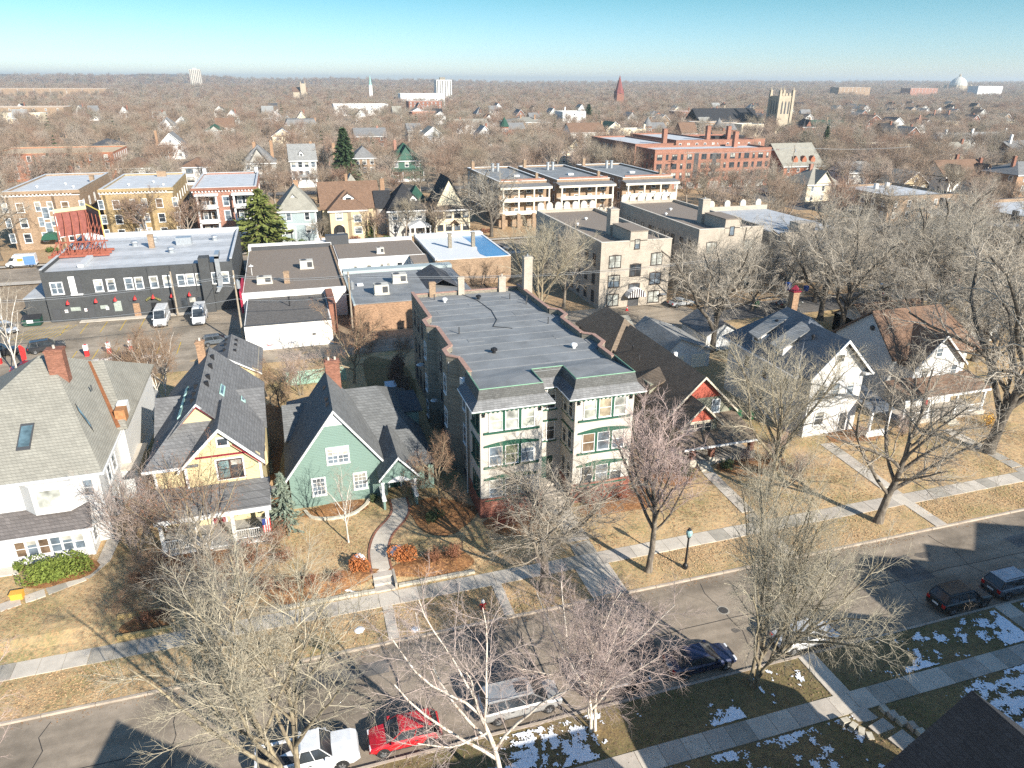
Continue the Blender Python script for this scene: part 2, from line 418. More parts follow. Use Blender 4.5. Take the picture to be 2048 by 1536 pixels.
walk('footpath', [(20.2, 39.35), (20.2, 42.9)], 2.9, 1.8)
walk('footpath', [(20.4, 44.5), (20.6, 51.5)], 1.9, 1.7)
walk('footpath', [(36.6, 39.35), (36.6, 42.9)], 1.1, 1.2)
walk('footpath', [(36.8, 44.5), (37.2, 53.1)], 1.25, 1.4)
walk('footpath', [(52.2, 44.5), (52.8, 55.0)], 1.5, 1.4)
walk('footpath', [(52.2, 39.35), (52.2, 42.9)], 1.2, 1.4)
walk('footpath', [(68.2, 39.35), (68.2, 54.0)], 1.4, 1.4)
walk('footpath', [(-23.4, 50.1), (-20.5, 51.2), (-18.2, 52.3), (-17.2, 54.2), (-17.0, 58.0)], 1.0, 1.3)
walk('footpath', [(-8.2, 44.5), (-8.2, 50.0)], 1.1, 1.2)
walk('footpath', [(30.4, 26.25), (30.4, 29.6)], 1.3, 1.3)
walk('footpath', [(47.9, 26.25), (47.9, 29.6)], 1.5, 1.3)
walk('footpath', [(30.4, 24.8), (31.4, 20.0), (31.8, 14)], 1.35, 1.3)
# curved front path of the green house with brick edging
def smooth(pts, n=6):
    out = []
    P = [Vector((p[0], p[1], 0)) for p in pts]; P = [2*P[0]-P[1]]+P+[2*P[-1]-P[-2]]
    for i in range(1, len(P)-2):
        for k in range(n):
            t = k/n; a, b, c, d = P[i-1:i+3]
            out.append(0.5*((2*b)+(-a+c)*t+(2*a-5*b+4*c-d)*t*t+(-a+3*b-3*c+d)*t**3))
    out.append(P[-2]); return out
cp = smooth([(3.85, 46.3), (3.85, 47.6), (4.0, 49.4), (4.7, 51.4), (6.0, 53.2), (6.6, 54.6), (6.7, 56.6)], 8)
s = thing('footpath', None, None); s['kind'] = 'structure'
def ribbon(pts, w0, w1, z0, z1):
    mb = MB(); L = []; Rr = []
    for i, p in enumerate(pts):
        d = (pts[min(i+1, len(pts)-1)]-pts[max(i-1, 0)]).normalized(); n = Vector((-d.y, d.x, 0))
        a = p+n*w0; b = p+n*w1; g = gz(p.x, p.y)
        L.append((a.x, a.y, g)); Rr.append((b.x, b.y, g))
    for i in range(len(pts)-1):
        mb.slab([(L[i][0], L[i][1], L[i][2]+z1), (Rr[i][0], Rr[i][1], Rr[i][2]+z1), (Rr[i+1][0], Rr[i+1][1], Rr[i+1][2]+z1), (L[i+1][0], L[i+1][1], L[i+1][2]+z1)], z1-z0)
    return mb
for k in range(0, len(cp)-1, 8):
    ribbon(cp[k:k+9], 0.68, -0.68, -.1, .05).build('slab', slab_mats[(k//8) % 2], s)
ribbon(cp, 0.86, 0.70, -.05, .09).build('edging', br_red, s); ribbon(cp, -0.70, -0.86, -.05, .09).build('edging', br_red, s)
# steps from the pavement up to it, with side wall
st = thing('front_steps', 'two concrete steps from the pavement up to the curved path of the green house', 'steps', (3.85, 45.4, 0))
for i in range(3):
    mb = MB(); mb.box(3.1, 44.55+.6*i, -.05, 4.6, 46.4, 0.20+.19*i); mb.build('step', [concrete, concrete_lt, concrete][i], st)
mb = MB(); mb.box(4.62, 44.6, -.05, 4.80, 46.4, 0.62); mb.build('cheek_wall', concrete_dk, st)
# stone edging walls along the pavement
def wall_blocks(name, label, cat, u0, u1, v, h, mat, w=0.55, d=0.28, rows=1):
    t = thing(name, label, cat, ((u0+u1)/2, v, 0)); mb = MB()
    mes = []
    for k in range(4):
        m_ = MB(); q = .02+.02*k; m_.box(-w/2+.012, -d/2-q*.4, 0, w/2-.012, d/2, h/rows-.012+.01*k); mes.append(m_.mesh('stone', mat))
    for r in range(rows):
        for i, x in enumerate(np.arange(u0, u1, w)):
            obj('stone', mes[rng.randrange(4)], t, (x+w/2+(w/2 if r % 2 else 0)-(u0+u1)/2, rng.uniform(-.02, .02), h/rows*r), rng.uniform(-.03, .03))
    return t
limestone = plain('pale_limestone', (0.46, 0.42, 0.34), 0.9, 0.25, 3.0); timber_y = plain('yellow_timber', (0.50, 0.36, 0.16), 0.8, 0.2, 2.5)
wall_blocks('garden_edging', 'low pale stone edging along the pavement left of the curved path', 'edging', -4.6, 3.0, 44.75, .26, limestone)
wall_blocks('garden_edging', 'low pale stone edging along the pavement right of the curved path', 'edging', 4.9, 10.8, 44.85, .26, limestone)
def timbers(name, label, u0, u1, v, h, n):
    t = thing(name, label, 'retaining wall', ((u0+u1)/2, v, 0))
    for i in range(n):
        mb = MB(); mb.box(u0+.03*(i % 2), v-.1, h/n*i, u1+.02*i, v+.1, h/n*(i+1)-.012); mb.build('timber', timber_y, t)
    return t
timbers('timber_wall', 'lower yellow timber retaining wall beside the pavement', -14.7, -11.2, 44.75, .45, 3)
timbers('timber_wall', 'upper yellow timber retaining wall at the top of the bank', -14.9, -11.6, 46.5, .85, 4)
# planting beds
def bed(u0, u1, v0, v1, z=.06, name='planting_bed', mat=None):
    n = 22; P = []
    for k in range(n):
        a = 2*math.pi*k/n; r = 1+.12*math.sin(3*a+u0)+rng.uniform(-.05, .05)
        x, y = (u0+u1)/2+(u1-u0)/2*r*math.cos(a), (v0+v1)/2+(v1-v0)/2*r*math.sin(a); P.append((x, y, gz(x, y)+z))
    P.append(((u0+u1)/2, (v0+v1)/2, gz((u0+u1)/2, (v0+v1)/2)+z+.1)); mb = MB()
    mb.add(P, [(k, (k+1) % n, n) for k in range(n)])
    return tag(mb.build(name, mat or mulch), kind='structure')
bed(-1.8, 4.2, 55.2, 57.5); bed(-5.5, 3.2, 45.0, 47.6); bed(4.6, 11.5, 45.1, 47.4); bed(-2.8, -5.2, 54, 60); bed(-14.5, -5.5, 48.5, 54.5); bed(7.2, 13.0, 50, 56)
bed(13.2, 19.5, 48.6, 51.8); bed(22.5, 30.5, 49.0, 52.4); bed(-22.6, -17.6, 51.6, 55.6); bed(31, 35.8, 51.8, 55.6); bed(38.4, 46, 51.2, 54.8); bed(-14.6, -11.2, 44.9, 46.4)
bed(54, 60, 54, 58); bed(-6.0, -3.2, 62, 84); bed(7, 13, 74, 96, mat=lawn_shade)
bed(13.0, 18.0, 44.6, 46.0, mat=yard_dirt)
# curved pale kerb of the bed before the green house
cb = smooth([(-1.6, 56.8), (-1.0, 55.5), (0.6, 54.9), (2.4, 55.1), (3.6, 56.1), (4.2, 57.2)], 5)
tag(ribbon(cb, .14, -.14, -.05, .20).build('garden_kerb', limestone), 'curved pale stone kerb round the bed under the green house windows', 'edging')
# snow left lying on the shaded near lawns and in a few spots on the far side
def snow(u0, u1, v0, v1, thr, freq, seed, step=0.085, name='snow', dens=None):
    nu, nv = int((u1-u0)/step), int((v1-v0)/step)
    x = np.linspace(u0, u1, nu); y = np.linspace(v0, v1, nv); U, V = np.meshgrid(x, y)
    g = np.random.default_rng(seed); F = np.zeros_like(U)
    for o, (k, a) in enumerate(((.22*freq, 1.0), (.55*freq, .7), (1.4*freq, .5), (3.2*freq, .4))):
        for _ in range(6):
            th = g.uniform(0, 2*math.pi); F += a*np.sin((U*math.cos(th)+V*math.sin(th))*k*2*math.pi*.5+g.uniform(0, 6.28))/2.4
    F += g.normal(0, .24, F.shape)
    if dens is not None: F += dens(U, V)
    keep = F[:-1, :-1] > thr
    idx = np.argwhere(keep)
    vid = {}; vs_ = []; fs_ = []
    def vert(r, c):
        if (r, c) not in vid:
            vid[(r, c)] = len(vs_); vs_.append((x[c]+g.uniform(-.035, .035), y[r]+g.uniform(-.035, .035), float(GZ(x[c], y[r]))+.035+g.uniform(0, .03)))
        return vid[(r, c)]
    for r, c in idx: fs_.append((vert(r, c), vert(r, c+1), vert(r+1, c+1), vert(r+1, c)))
    me_ = bpy.data.meshes.new(name); me_.from_pydata(vs_, [], fs_); me_.materials.append(snow_m); me_.update()
    return tag(obj(name, me_), kind='stuff')
snow(33, 46.8, 26.4, 29.4, .95, 1.0, 3, dens=lambda u, v: .9*sstep(35, 44, u)+.4*(1-sstep(26.6, 28, v))-.5*sstep(28.2, 29.4, v))
snow(49, 60, 26.4, 29.4, .35, 1.0, 4)
snow(32.5, 60, 17.2, 24.7, 1.15, .75, 5, dens=lambda u, v: 1.9*sstep(35, 42, u)-.4*sstep(23.8, 24.7, v))
snow(18, 30, 20.0, 24.6, 1.15, .7, 6, dens=lambda u, v: 1.2*sstep(23.4, 24.5, v)+2.2*np.exp(-((u-28.9)/.7)**2))
snow(10, 23.5, 26.4, 29.4, 1.0, 1.0, 8); snow(-4, 18, 20, 24.6, .9, .9, 9); snow(25.6, 29.6, 26.5, 29.3, 1.5, 1.0, 12, dens=lambda u, v: 1.2*np.exp(-((u-28.6)/.7)**2))
snow(-3, 10, 26.3, 29.4, .8, .9, 13)
snow(-4.4, 2.6, 44.9, 46.6, 1.35, 1.6, 14, dens=lambda u, v: .9*np.exp(-((v-46.3)/.25)**2))
def heap(name, label, u, v, r, h):
    mb = MB(); mb.smooth = True; mb.ball((u, v, gz(u, v)), r, 12, 6, .35, h/r); return tag(mb.build(name, snow_m), label, 'snow')
heap('snow_heap', 'small snow heap beside the left clipped rust bush at the curved path', 2.3, 48.5, .55, .4)
heap('snow_heap', 'snow heap behind the right clipped rust bush beside the curved path', 5.4, 48.6, .7, .35)
heap('snow_patch', 'melting snow patch on the verge right of the narrow footpath', 5.3, 39.9, .35, .08)
heap('snow_patch', 'melting snow patch on the verge left of the narrow footpath', 1.5, 41.0, .38, .06)
mb = MB(); mb.smooth = True
for k in range(9): mb.ball((-29+1.1*k, 104.3+rng.uniform(-.4, .4), 0), rng.uniform(.6, 1.0), 9, 5, .4, .4)
tag(mb.build('snow_bank', plain('dirty_snow', (0.50, 0.47, 0.44), .8, .25, 2.0)), 'long dirty snow bank behind the bollards of the parking lot', 'snow')
# far land
def hill():
    # azimuth (pixels across the photograph) -> height of the skyline
    ax = [-800, 0, 100, 200, 300, 390, 470, 520, 570, 640, 720, 800, 860, 940, 1024, 1200, 1500, 1800, 2048, 2800]
    ah = [62, 64, 70, 62, 66, 72, 74, 62, 50, 44, 58, 50, 44, 38, 30, 32, 36, 36, 40, 40]
    vs_ = []; fs_ = []; X = np.linspace(-800, 2848, 150)
    rings = [(900, 0.0), (1800, .0), (2800, .12), (3900, .45), (5000, .85), (5600, 1.0), (6600, .8), (8500, .3), (12000, 0)]
    for r, k in rings:
        for x in X:
            d = FW+RT*((x-1024)/1419.0); d = Vector((d.x, d.y, 0)).normalized()
            h = np.interp(x, ax, ah)-8
            n = 3.0*math.sin(x*.021+r*.002)+2.2*math.sin(x*.057+r*.004)
            vs_.append((d.x*r, d.y*r, -0.35+max(0, k*(h+n*(k > .3)))))
    n = len(X)
    for i in range(len(rings)-1):
        for j in range(n-1): fs_.append((i*n+j, i*n+j+1, (i+1)*n+j+1, (i+1)*n+j))
    me_ = bpy.data.meshes.new('hills'); me_.from_pydata(vs_, [], fs_); me_.polygons.foreach_set('use_smooth', [True]*len(fs_))
    m, nt, b = _base('distant_woodland', 0.95, 0.1)
    p = _pos(nt); f1 = _noise(nt, p, .004, 6.0, .7); f2 = _noise(nt, p, .02, 6.0, .75)
    c = _ramp(nt, f1, [(.35, (.13, .105, .085)), (.55, (.19, .15, .12)), (.7, (.23, .175, .135))])
    c = _mix(nt, .7, c, _ramp(nt, f2, [(.3, (.5,)*3), (.55, (1,)*3), (.74, (1.3, 1.25, 1.2))]), 'MULTIPLY')
    nt.links.new(c, b.inputs['Base Color'])
    me_.materials.append(m); me_.update(); return tag(obj('hills', me_), kind='structure')
HILLS = hill()
def hill_z(x, y):
    """height of the far land under a point, by the same rings"""
    return 0.0

# fallen leaves lying over the lawns and banked along the walks
def litter(u0, u1, v0, v1, n, seed, mat, size, dens=None):
    g = np.random.default_rng(seed); U = g.uniform(u0, u1, n); V_ = g.uniform(v0, v1, n)
    k = np.sin(U*.7+1.3*np.sin(V_*.5))+np.sin(V_*.9+U*.25)+g.normal(0, .9, n) > .1; U, V_ = U[k], V_[k]
    C = np.stack([U, V_, GZ(U, V_)+.035-(.15 if v1 < 39.1 and v0 > 30 else 0)], 1); a = g.uniform(0, 6.28, len(C)); s_ = (size*g.uniform(.5, 1.3, len(C)))[:, None]
    A = np.stack([np.cos(a), np.sin(a), g.normal(0, .25, len(C))], 1)*s_; B = np.stack([-np.sin(a), np.cos(a), g.normal(0, .25, len(C))], 1)*s_*.55
    P = np.stack([C-A, C-B, C+A, C+B], 1).reshape(-1, 3); me_ = bpy.data.meshes.new('fallen_leaves'); me_.from_pydata(P.tolist(), [], np.arange(len(P)).reshape(-1, 4).tolist()); me_.materials.append(mat); me_.update(); return tag(obj('fallen_leaves', me_), kind='stuff')
litter(-38, 78, 39.4, 42.8, 26000, 1, plain('tan_leaves', (.46, .30, .16), .9, .35, 7), .075); litter(-38, 78, 44.7, 58, 46000, 2, plain('brown_leaves', (.30, .185, .10), .9, .4, 7), .075); litter(-30, 60, 19, 29.4, 20000, 3, plain('dull_leaves', (.22, .15, .09), .9, .4, 7), .07)
litter(-30, 60, 38.4, 39.08, 2500, 4, plain('gutter_leaf', (.28, .16, .08), .9, .4, 7), .06)
# ------------------------------------------------------------------ building kit
WCACHE = {}
wrng = random.Random(4); blind_m = glassm('window_blind', (.36, .35, .31), .25)
FROT = {'S': 0.0, 'E': math.pi/2, 'N': math.pi, 'W': -math.pi/2}
def win(parent, p, w, h, face='S', style='sash', frame=None, gl=None, trim=0.10, name='window', proud=0.07):
    """a window of frame, sashes and sill with its pane as a sub-part; p = middle of the opening on the wall face"""
    frame = frame or white; gl = gl or glass_d
    key = (style, round(w, 2), round(h, 2), frame.name, gl.name, trim, proud)
    if key not in WCACHE:
        a = MB(); t = trim; b = 0.05; d = proud
        a.box(-w/2-t, -d, -h/2-t, -w/2, .02, h/2+t); a.box(w/2, -d, -h/2-t, w/2+t, .02, h/2+t)
        a.box(-w/2, -d, h/2, w/2, .02, h/2+t); a.box(-w/2-t-.04, -d-.06, -h/2-t-.03, w/2+t+.04, .02, -h/2-t+.04) if t > .02 else None
        a.box(-w/2, -d, -h/2-t+.041, w/2, .02, -h/2)
        s_ = d-.025
        if style in ('sash', 'grid'): a.box(-w/2, -s_, -b/2, w/2, 0, b/2)
        if style in ('double', 'dgrid'): a.box(-.06, -d+.01, -h/2, .06, 0, h/2); a.box(-w/2, -s_, -b/2, -.06, 0, b/2); a.box(.06, -s_, -b/2, w/2, 0, b/2)
        if style == 'grid':
            for x in (-w/6, w/6): a.box(x-.02, -s_, -h/2, x+.02, 0, -b/2); a.box(x-.02, -s_, b/2, x+.02, 0, h/2)
            for z in (-h/4, h/4):
                for x0, x1 in ((-w/2, -w/6-.02), (-w/6+.02, w/6-.02), (w/6+.02, w/2)): a.box(x0, -s_, z-.02, x1, 0, z+.02)
        if style == 'dgrid':
            for c in (-w/4, w/4):
                a.box(c-.02, -s_, -h/2, c+.02, 0, -b/2); a.box(c-.02, -s_, b/2, c+.02, 0, h/2)
            for z in (-h/4, h/4):
                for x0, x1 in ((-w/2, -w/4-.02), (-w/4+.02, -.06), (.06, w/4-.02), (w/4+.02, w/2)): a.box(x0, -s_, z-.02, x1, 0, z+.02)
        gs = []
        for drop in (0, 0, .3, .48, .7):
            g = MB(); z = h/2-h*drop; g.box(-w/2, -.015, -h/2, w/2, .03, z)
            if drop: g.mi = 1; g.box(-w/2, -.014, z, w/2, .03, h/2)
            gs.append(g.mesh('pane', [gl, blind_m]))
        WCACHE[key] = (a.mesh(name, frame), gs)
    o = ORG.get(parent.name, (0, 0, 0)); fm, gm = WCACHE[key]; gm = gm[wrng.randrange(5)] if gl in (glass_d, glass_s) and h > 1.1 else gm[0]
    wo = obj(name, fm, parent, (p[0]-o[0], p[1]-o[1], p[2]-o[2]), FROT[face])
    obj('pane', gm, wo)
    return wo
def part(parent, name, mat, fn):
    mb = MB(); fn(mb); return mb.build(name, mat, parent)
def walls(parent, mat, u0, u1, v0, v1, z0, z1, name='wall'):
    return part(parent, name, mat, lambda m: m.box(u0, v0, z0, u1, v1, z1))
def gable_v(m, u0, u1, v0, v1, ze, zr, t=.2, uc=None):
    """two slopes, ridge along v"""
    uc = (u0+u1)/2 if uc is None else uc
    m.slab([(u0, v0, ze), (uc, v0, zr), (uc, v1, zr), (u0, v1, ze)], t); m.slab([(uc, v0, zr), (u1, v0, ze), (u1, v1, ze), (uc, v1, zr)], t)
def gable_u(m, u0, u1, v0, v1, ze, zr, t=.2, vc=None):
    vc = (v0+v1)/2 if vc is None else vc
    m.slab([(u0, v0, ze), (u1, v0, ze), (u1, vc, zr), (u0, vc, zr)], t); m.slab([(u0, vc, zr), (u1, vc, zr), (u1, v1, ze), (u0, v1, ze)], t)
def hip(m, u0, u1, v0, v1, ze, zr, t=.18, run=None):
    w, d = u1-u0, v1-v0; r = run or min(w, d)/2
    if d >= w: A, B = ((u0+u1)/2, v0+r, zr), ((u0+u1)/2, v1-r, zr); q = 0
    else: A, B = (u0+r, (v0+v1)/2, zr), (u1-r, (v0+v1)/2, zr); q = 1
    a, b, c, e = (u0, v0, ze), (u1, v0, ze), (u1, v1, ze), (u0, v1, ze)
    if q == 0:
        m.slab([a, b, A], t); m.slab([b, c, B, A], t); m.slab([c, e, B], t); m.slab([e, a, A, B], t)
    else:
        m.slab([a, b, B, A], t); m.slab([b, c, B], t); m.slab([c, e, A, B], t); m.slab([e, a, A], t)
def gwall_v(m, u0, u1, v, z0, ze, zr, d=.25, uc=None):
    """gable wall facing -v"""
    uc = (u0+u1)/2 if uc is None else uc
    m.ext([(u0, v, z0), (u1, v, z0), (u1, v, ze), (uc, v, zr), (u0, v, ze)], (0, d, 0))
def gwall_u(m, v0, v1, u, z0, ze, zr, d=.25, vc=None):
    vc = (v0+v1)/2 if vc is None else vc
    m.ext([(u, v0, z0), (u, v1, z0), (u, v1, ze), (u, vc, zr), (u, v0, ze)], (d, 0, 0))
def rake_v(m, u0, u1, v, ze, zr, w=.28, t=.06, uc=None):
    """fascia boards along the rakes of a gable facing -v"""
    uc = (u0+u1)/2 if uc is None else uc
    for a, b in (((u0, ze), (uc, zr)), ((uc, zr), (u1, ze))):
        m.ext([(a[0], v, a[1]), (b[0], v, b[1]), (b[0], v, b[1]-w), (a[0], v, a[1]-w)], (0, -t, 0))
def chimney(parent, mat, u, v, z0, z1, w=.9, d=.7, pots=1, cap=None):
    c = part(parent, 'chimney', mat, lambda m: (m.box(u-w/2, v-d/2, z0, u+w/2, v+d/2, z1-.22), m.box(u-w/2-.07, v-d/2-.07, z1-.22, u+w/2+.07, v+d/2+.07, z1-.08), m.box(u-w/2+.02, v-d/2+.02, z1-.08, u+w/2-.02, v+d/2-.02, z1)))
    if pots: part(c, 'flue', cap or concrete, lambda m: [m.cyl(u+(k-(pots-1)/2)*w*.45, v, z1, z1+.3, .12, .1, 8) for k in range(pots)])
    return c
def posts(parent, mat, pts, z0, z1, r=.09, name='post'):
    for (x, y) in pts: part(parent, name, mat, lambda m: (m.box(x-r, y-r, z0, x+r, y+r, z1), m.box(x-r*1.5, y-r*1.5, z1-.12, x+r*1.5, y+r*1.5, z1), m.box(x-r*1.5, y-r*1.5, z0, x+r*1.5, y+r*1.5, z0+.12)))
def railing(parent, mat, a, b, z0, h=.9, step=.16):
    def fn(m):
        a_, b_ = Vector((*a, 0)), Vector((*b, 0)); n = max(2, int((b_-a_).length/step))
        m.bar((a[0], a[1], z0+h), (b[0], b[1], z0+h), .045, 4); m.bar((a[0], a[1], z0+.12), (b[0], b[1], z0+.12), .035, 4)
        for k in range(n+1):
            p = a_.lerp(b_, k/n); m.bar((p.x, p.y, z0+.1), (p.x, p.y, z0+h), .018, 4)
    return part(parent, 'railing', mat, fn)
def skylight(parent, a, b, c, d, gl=None):
    """roof window from its four corners (on the roof plane)"""
    gl = gl or glassm('skylight_glass', (0.10, 0.16, 0.19))
    P = [Vector(p)+Vector((0, 0, .12)) for p in (a, b, c, d)]; ce = sum(P, Vector())/4
    w = part(parent, 'skylight', dkgrey, lambda m: m.slab([tuple(p) for p in P], .2))
    part(w, 'pane', gl, lambda m: m.slab([tuple(ce+(p-ce)*.8+Vector((0, 0, .02))) for p in P], .05))
def vent(parent, u, v, z, white_=True, r=.22):
    return part(parent, 'roof_vent', white if white_ else black, lambda m: m.lathe(u, v, [(z-.05, r*.5), (z+.28, r*.5), (z+.28, r), (z+.45, r), (z+.55, r*.55)], 10))
def pipe(parent, u, v, z, h=.6, r=.06, mat=None): return part(parent, 'vent_pipe', mat or dkgrey, lambda m: m.cyl(u, v, z-.05, z+h, r, r, 7))
def door(parent, p, w, h, mat, face='S', fr=None):
    key = ('door', w, h, mat.name, (fr or white).name)
    if key not in WCACHE:
        a = MB(); a.box(-w/2-.1, -.08, 0, -w/2, .02, h+.1); a.box(w/2, -.08, 0, w/2+.1, .02, h+.1); a.box(-w/2, -.08, h, w/2, .02, h+.1)
        g = MB(); g.box(-w/2, -.03, 0, w/2, .02, h); g.box(-w*.3, -.045, h*.55, w*.3, -.03, h*.9); g.box(-w*.3, -.045, h*.1, w*.3, -.03, h*.45); g.cyl(w*.38, -.06, h*.46, h*.5, .04, .04, 6)
        WCACHE[key] = (a.mesh('door', fr or white), g.mesh('door_leaf', mat))
    o = ORG.get(parent.name, (0, 0, 0)); d = obj('door', WCACHE[key][0], parent, (p[0]-o[0], p[1]-o[1], p[2]-o[2]), FROT[face]); obj('door_leaf', WCACHE[key][1], d); return d

# ------------------------------------------------------------------ the three-storey apartment block in the middle
A = thing('apartment_building', 'three storey block with cream bay front, green trimmed windows and wide flat grey roof', 'apartment building', (20.5, 69, 0))
stucco = plain('cream_stucco', (0.47, 0.435, 0.385), 0.9, 0.09, 0.7); redstone = courses('red_sandstone', (0.30, 0.12, 0.085), .7, .35, .02, .25)
membrane = plain('grey_roof_membrane', (0.20, 0.207, 0.21), 0.75, 0.24, 0.35); membrane2 = plain('grey_roof_membrane_worn', (0.215, 0.22, 0.22), 0.75, 0.22, 0.45)
BODY = [(13.5, 55.6), (27.6, 55.6), (27.6, 59.5), (28.5, 60.6), (28.5, 63.2), (27.6, 64.1), (27.6, 69.8), (28.5, 70.8), (28.5, 73.0), (27.6, 73.9), (27.6, 86.0), (13.5, 86.0), (13.5, 74.5), (12.6, 73.4), (12.6, 71.2), (13.5, 70.4), (13.5, 64.0), (12.6, 63.0), (12.6, 61.2), (13.5, 60.2)]
wb = part(A, 'wall', br_side, lambda m: m.prism(BODY, -.3, 10.6))
wl = part(A, 'front_bay', stucco, lambda m: m.box(13.4, 52.0, 2.0, 19.0, 55.9, 10.75))
wr = part(A, 'front_bay', stucco, lambda m: m.box(22.0, 52.0, 2.0, 27.65, 55.9, 10.75))
part(A, 'recess_wall', stucco, lambda m: m.box(19.0, 55.1, 1.2, 22.0, 55.8, 10.75))
part(A, 'stone_base', redstone, lambda m: (m.box(13.3, 51.9, -.3, 19.1, 55.95, 2.05), m.box(21.9, 51.9, -.3, 27.75, 55.95, 2.05)))
part(A, 'base_cap', redstone, lambda m: (m.box(13.25, 51.82, 1.92, 19.15, 51.9, 2.1), m.box(21.85, 51.82, 1.92, 27.8, 51.9, 2.1)))
# deck of roofing sheets, falling to the back
zd = lambda v: 11.95-(v-56)*.033
vv = np.linspace(55.4, 85.8, 14)
for i in range(13):
    a, b = vv[i], vv[i+1]+.12
    part(A, 'roof_sheet', membrane if i % 3 else membrane2, lambda m: m.slab([(13.6, a, zd(a)+.012), (27.5, a, zd(a)+.012), (27.5, b, zd(b)), (13.6, b, zd(b))], .3))
for bx in ((12.7, 13.65, 61.0, 63.2), (12.7, 13.65, 71.0, 73.5), (27.45, 28.4, 60.6, 63.3), (27.45, 28.4, 70.7, 73.1)):
    part(A, 'roof_sheet', membrane, lambda m: m.box(bx[0], bx[2], 10.5, bx[1], bx[3], zd(bx[2])-.01))
part(A, 'roof_sheet', membrane2, lambda m: m.slab([(13.45, 52.25, 12.46), (19.0, 52.25, 12.46), (19.0, 55.3, 12.30), (13.45, 55.5, 12.1)], .4))
part(A, 'roof_sheet', membrane2, lambda m: m.slab([(22.0, 52.25, 12.46), (27.6, 52.25, 12.46), (27.6, 55.5, 12.1), (22.0, 55.3, 12.30)], .4))
part(A, 'roof_sheet', membrane, lambda m: m.slab([(18.9, 55.28, 12.28), (22.1, 55.28, 12.28), (22.1, 57.5, 11.93), (18.9, 57.5, 11.93)], .4))
part(A, 'roof_sheet', membrane, lambda m: (m.slab([(13.5, 55.3, 12.13), (19, 55.3, 12.29), (19, 57.5, 11.94), (13.5, 57.5, 11.93)], .3), m.slab([(22, 55.3, 12.29), (27.55, 55.3, 12.13), (27.55, 57.5, 11.93), (22, 57.5, 11.94)], .3)))
seam_m = plain('lap_seam', (0.245, 0.25, 0.255), .7)
part(A, 'lap_seam', seam_m, lambda m: [m.slab([(13.7, b+.10, zd(b)+.02), (27.4, b+.10, zd(b)+.02), (27.4, b+.17, zd(b)+.018), (13.7, b+.17, zd(b)+.018)], .02) for b in vv[1:-1]])
# parapets with clay tile coping
tile_m = plain('clay_coping', (0.34, 0.21, 0.165), .8, .3, 4.0)
zp = lambda v: 12.5-(v-56)*.027
def parapet(pts):
    for (a, b) in zip(pts[:-1], pts[1:]):
        d = Vector((b[0]-a[0], b[1]-a[1], 0)); n = Vector((-d.y, d.x, 0)).normalized()
        for nm, mt, w0, w1, top, bot in (('parapet', br_side, 0.0, .3, -.06, None), ('coping', tile_m, -.06, .36, .03, .09)):
            P = [Vector((a[0], a[1], zp(a[1])+top)), Vector((b[0], b[1], zp(b[1])+top))]
            lo = [Vector((a[0], a[1], 10.55 if bot is None else zp(a[1])-.055)), Vector((b[0], b[1], 10.55 if bot is None else zp(b[1])-.055))]
            part(A, nm, mt, lambda m: m.ext([tuple(P[0]+n*w0), tuple(P[1]+n*w0), tuple(lo[1]+n*w0), tuple(lo[0]+n*w0)], tuple(n*(w1-w0))))
parapet([(13.5, 86.0), (13.5, 74.5), (12.6, 73.4), (12.6, 71.2), (13.5, 70.4), (13.5, 64.0), (12.6, 63.0), (12.6, 61.2), (13.5, 60.2), (13.5, 56.4)])
parapet([(27.6, 56.4), (27.6, 59.5), (28.5, 60.6), (28.5, 63.2), (27.6, 64.1), (27.6, 69.8), (28.5, 70.8), (28.5, 73.0), (27.6, 73.9), (27.6, 86.0)])
part(A, 'rear_parapet', br_side, lambda m: m.box(13.51, 85.7, 10.6, 27.59, 86.0, 11.35)); part(A, 'coping', tile_m, lambda m: m.box(13.5, 85.64, 11.35, 27.6, 86.06, 11.44))
# mansard skirt round the bays
T = [(13.42, 56.6), (13.42, 52.2), (19.0, 52.2), (19.0, 55.35), (22.05, 55.35), (22.05, 52.2), (27.62, 52.2), (27.62, 56.6)]
def offs(path, d):
    out = []
    for i, p in enumerate(path):
        n = []
        for a, b in ((i-1, i), (i, i+1)):
            if 0 <= a and b < len(path):
                e = Vector((path[b][0]-path[a][0], path[b][1]-path[a][1])).normalized(); n.append(Vector((e.y, -e.x)))
        n = -sum(n, Vector((0, 0))) if False else sum(n, Vector((0, 0)))
        out.append((p[0]+n.x*d*-1*-1, p[1]+n.y*d))
    return out
def side(path):  # outward is to the right when walking along T towards +u
    out = []
    for i, p in enumerate(path):
        acc = Vector((0, 0))
        for a, b in ((i-1, i), (i, i+1)):
            if a >= 0 and b < len(path):
                e = Vector((path[b][0]-path[a][0], path[b][1]-path[a][1])).normalized(); acc += Vector((e.y, -e.x))
        out.append(acc)
    return out
NO = [(-1, 0), (-1, -1), (1, -1), (1, -1), (-1, -1), (-1, -1), (1, -1), (1, 0)]
M_ = [(p[0]+n[0]*.22, p[1]+n[1]*.22) for p, n in zip(T, NO)]; E_ = [(p[0]+n[0]*.85, p[1]+n[1]*.85) for p, n in zip(T, NO)]
sh_bay = shingle('bay_shingle', (0.125, 0.125, 0.12)); seam_metal = courses('standing_seam', (0.14, 0.15, 0.17), .45, 30., .03, .04, bump=.8)
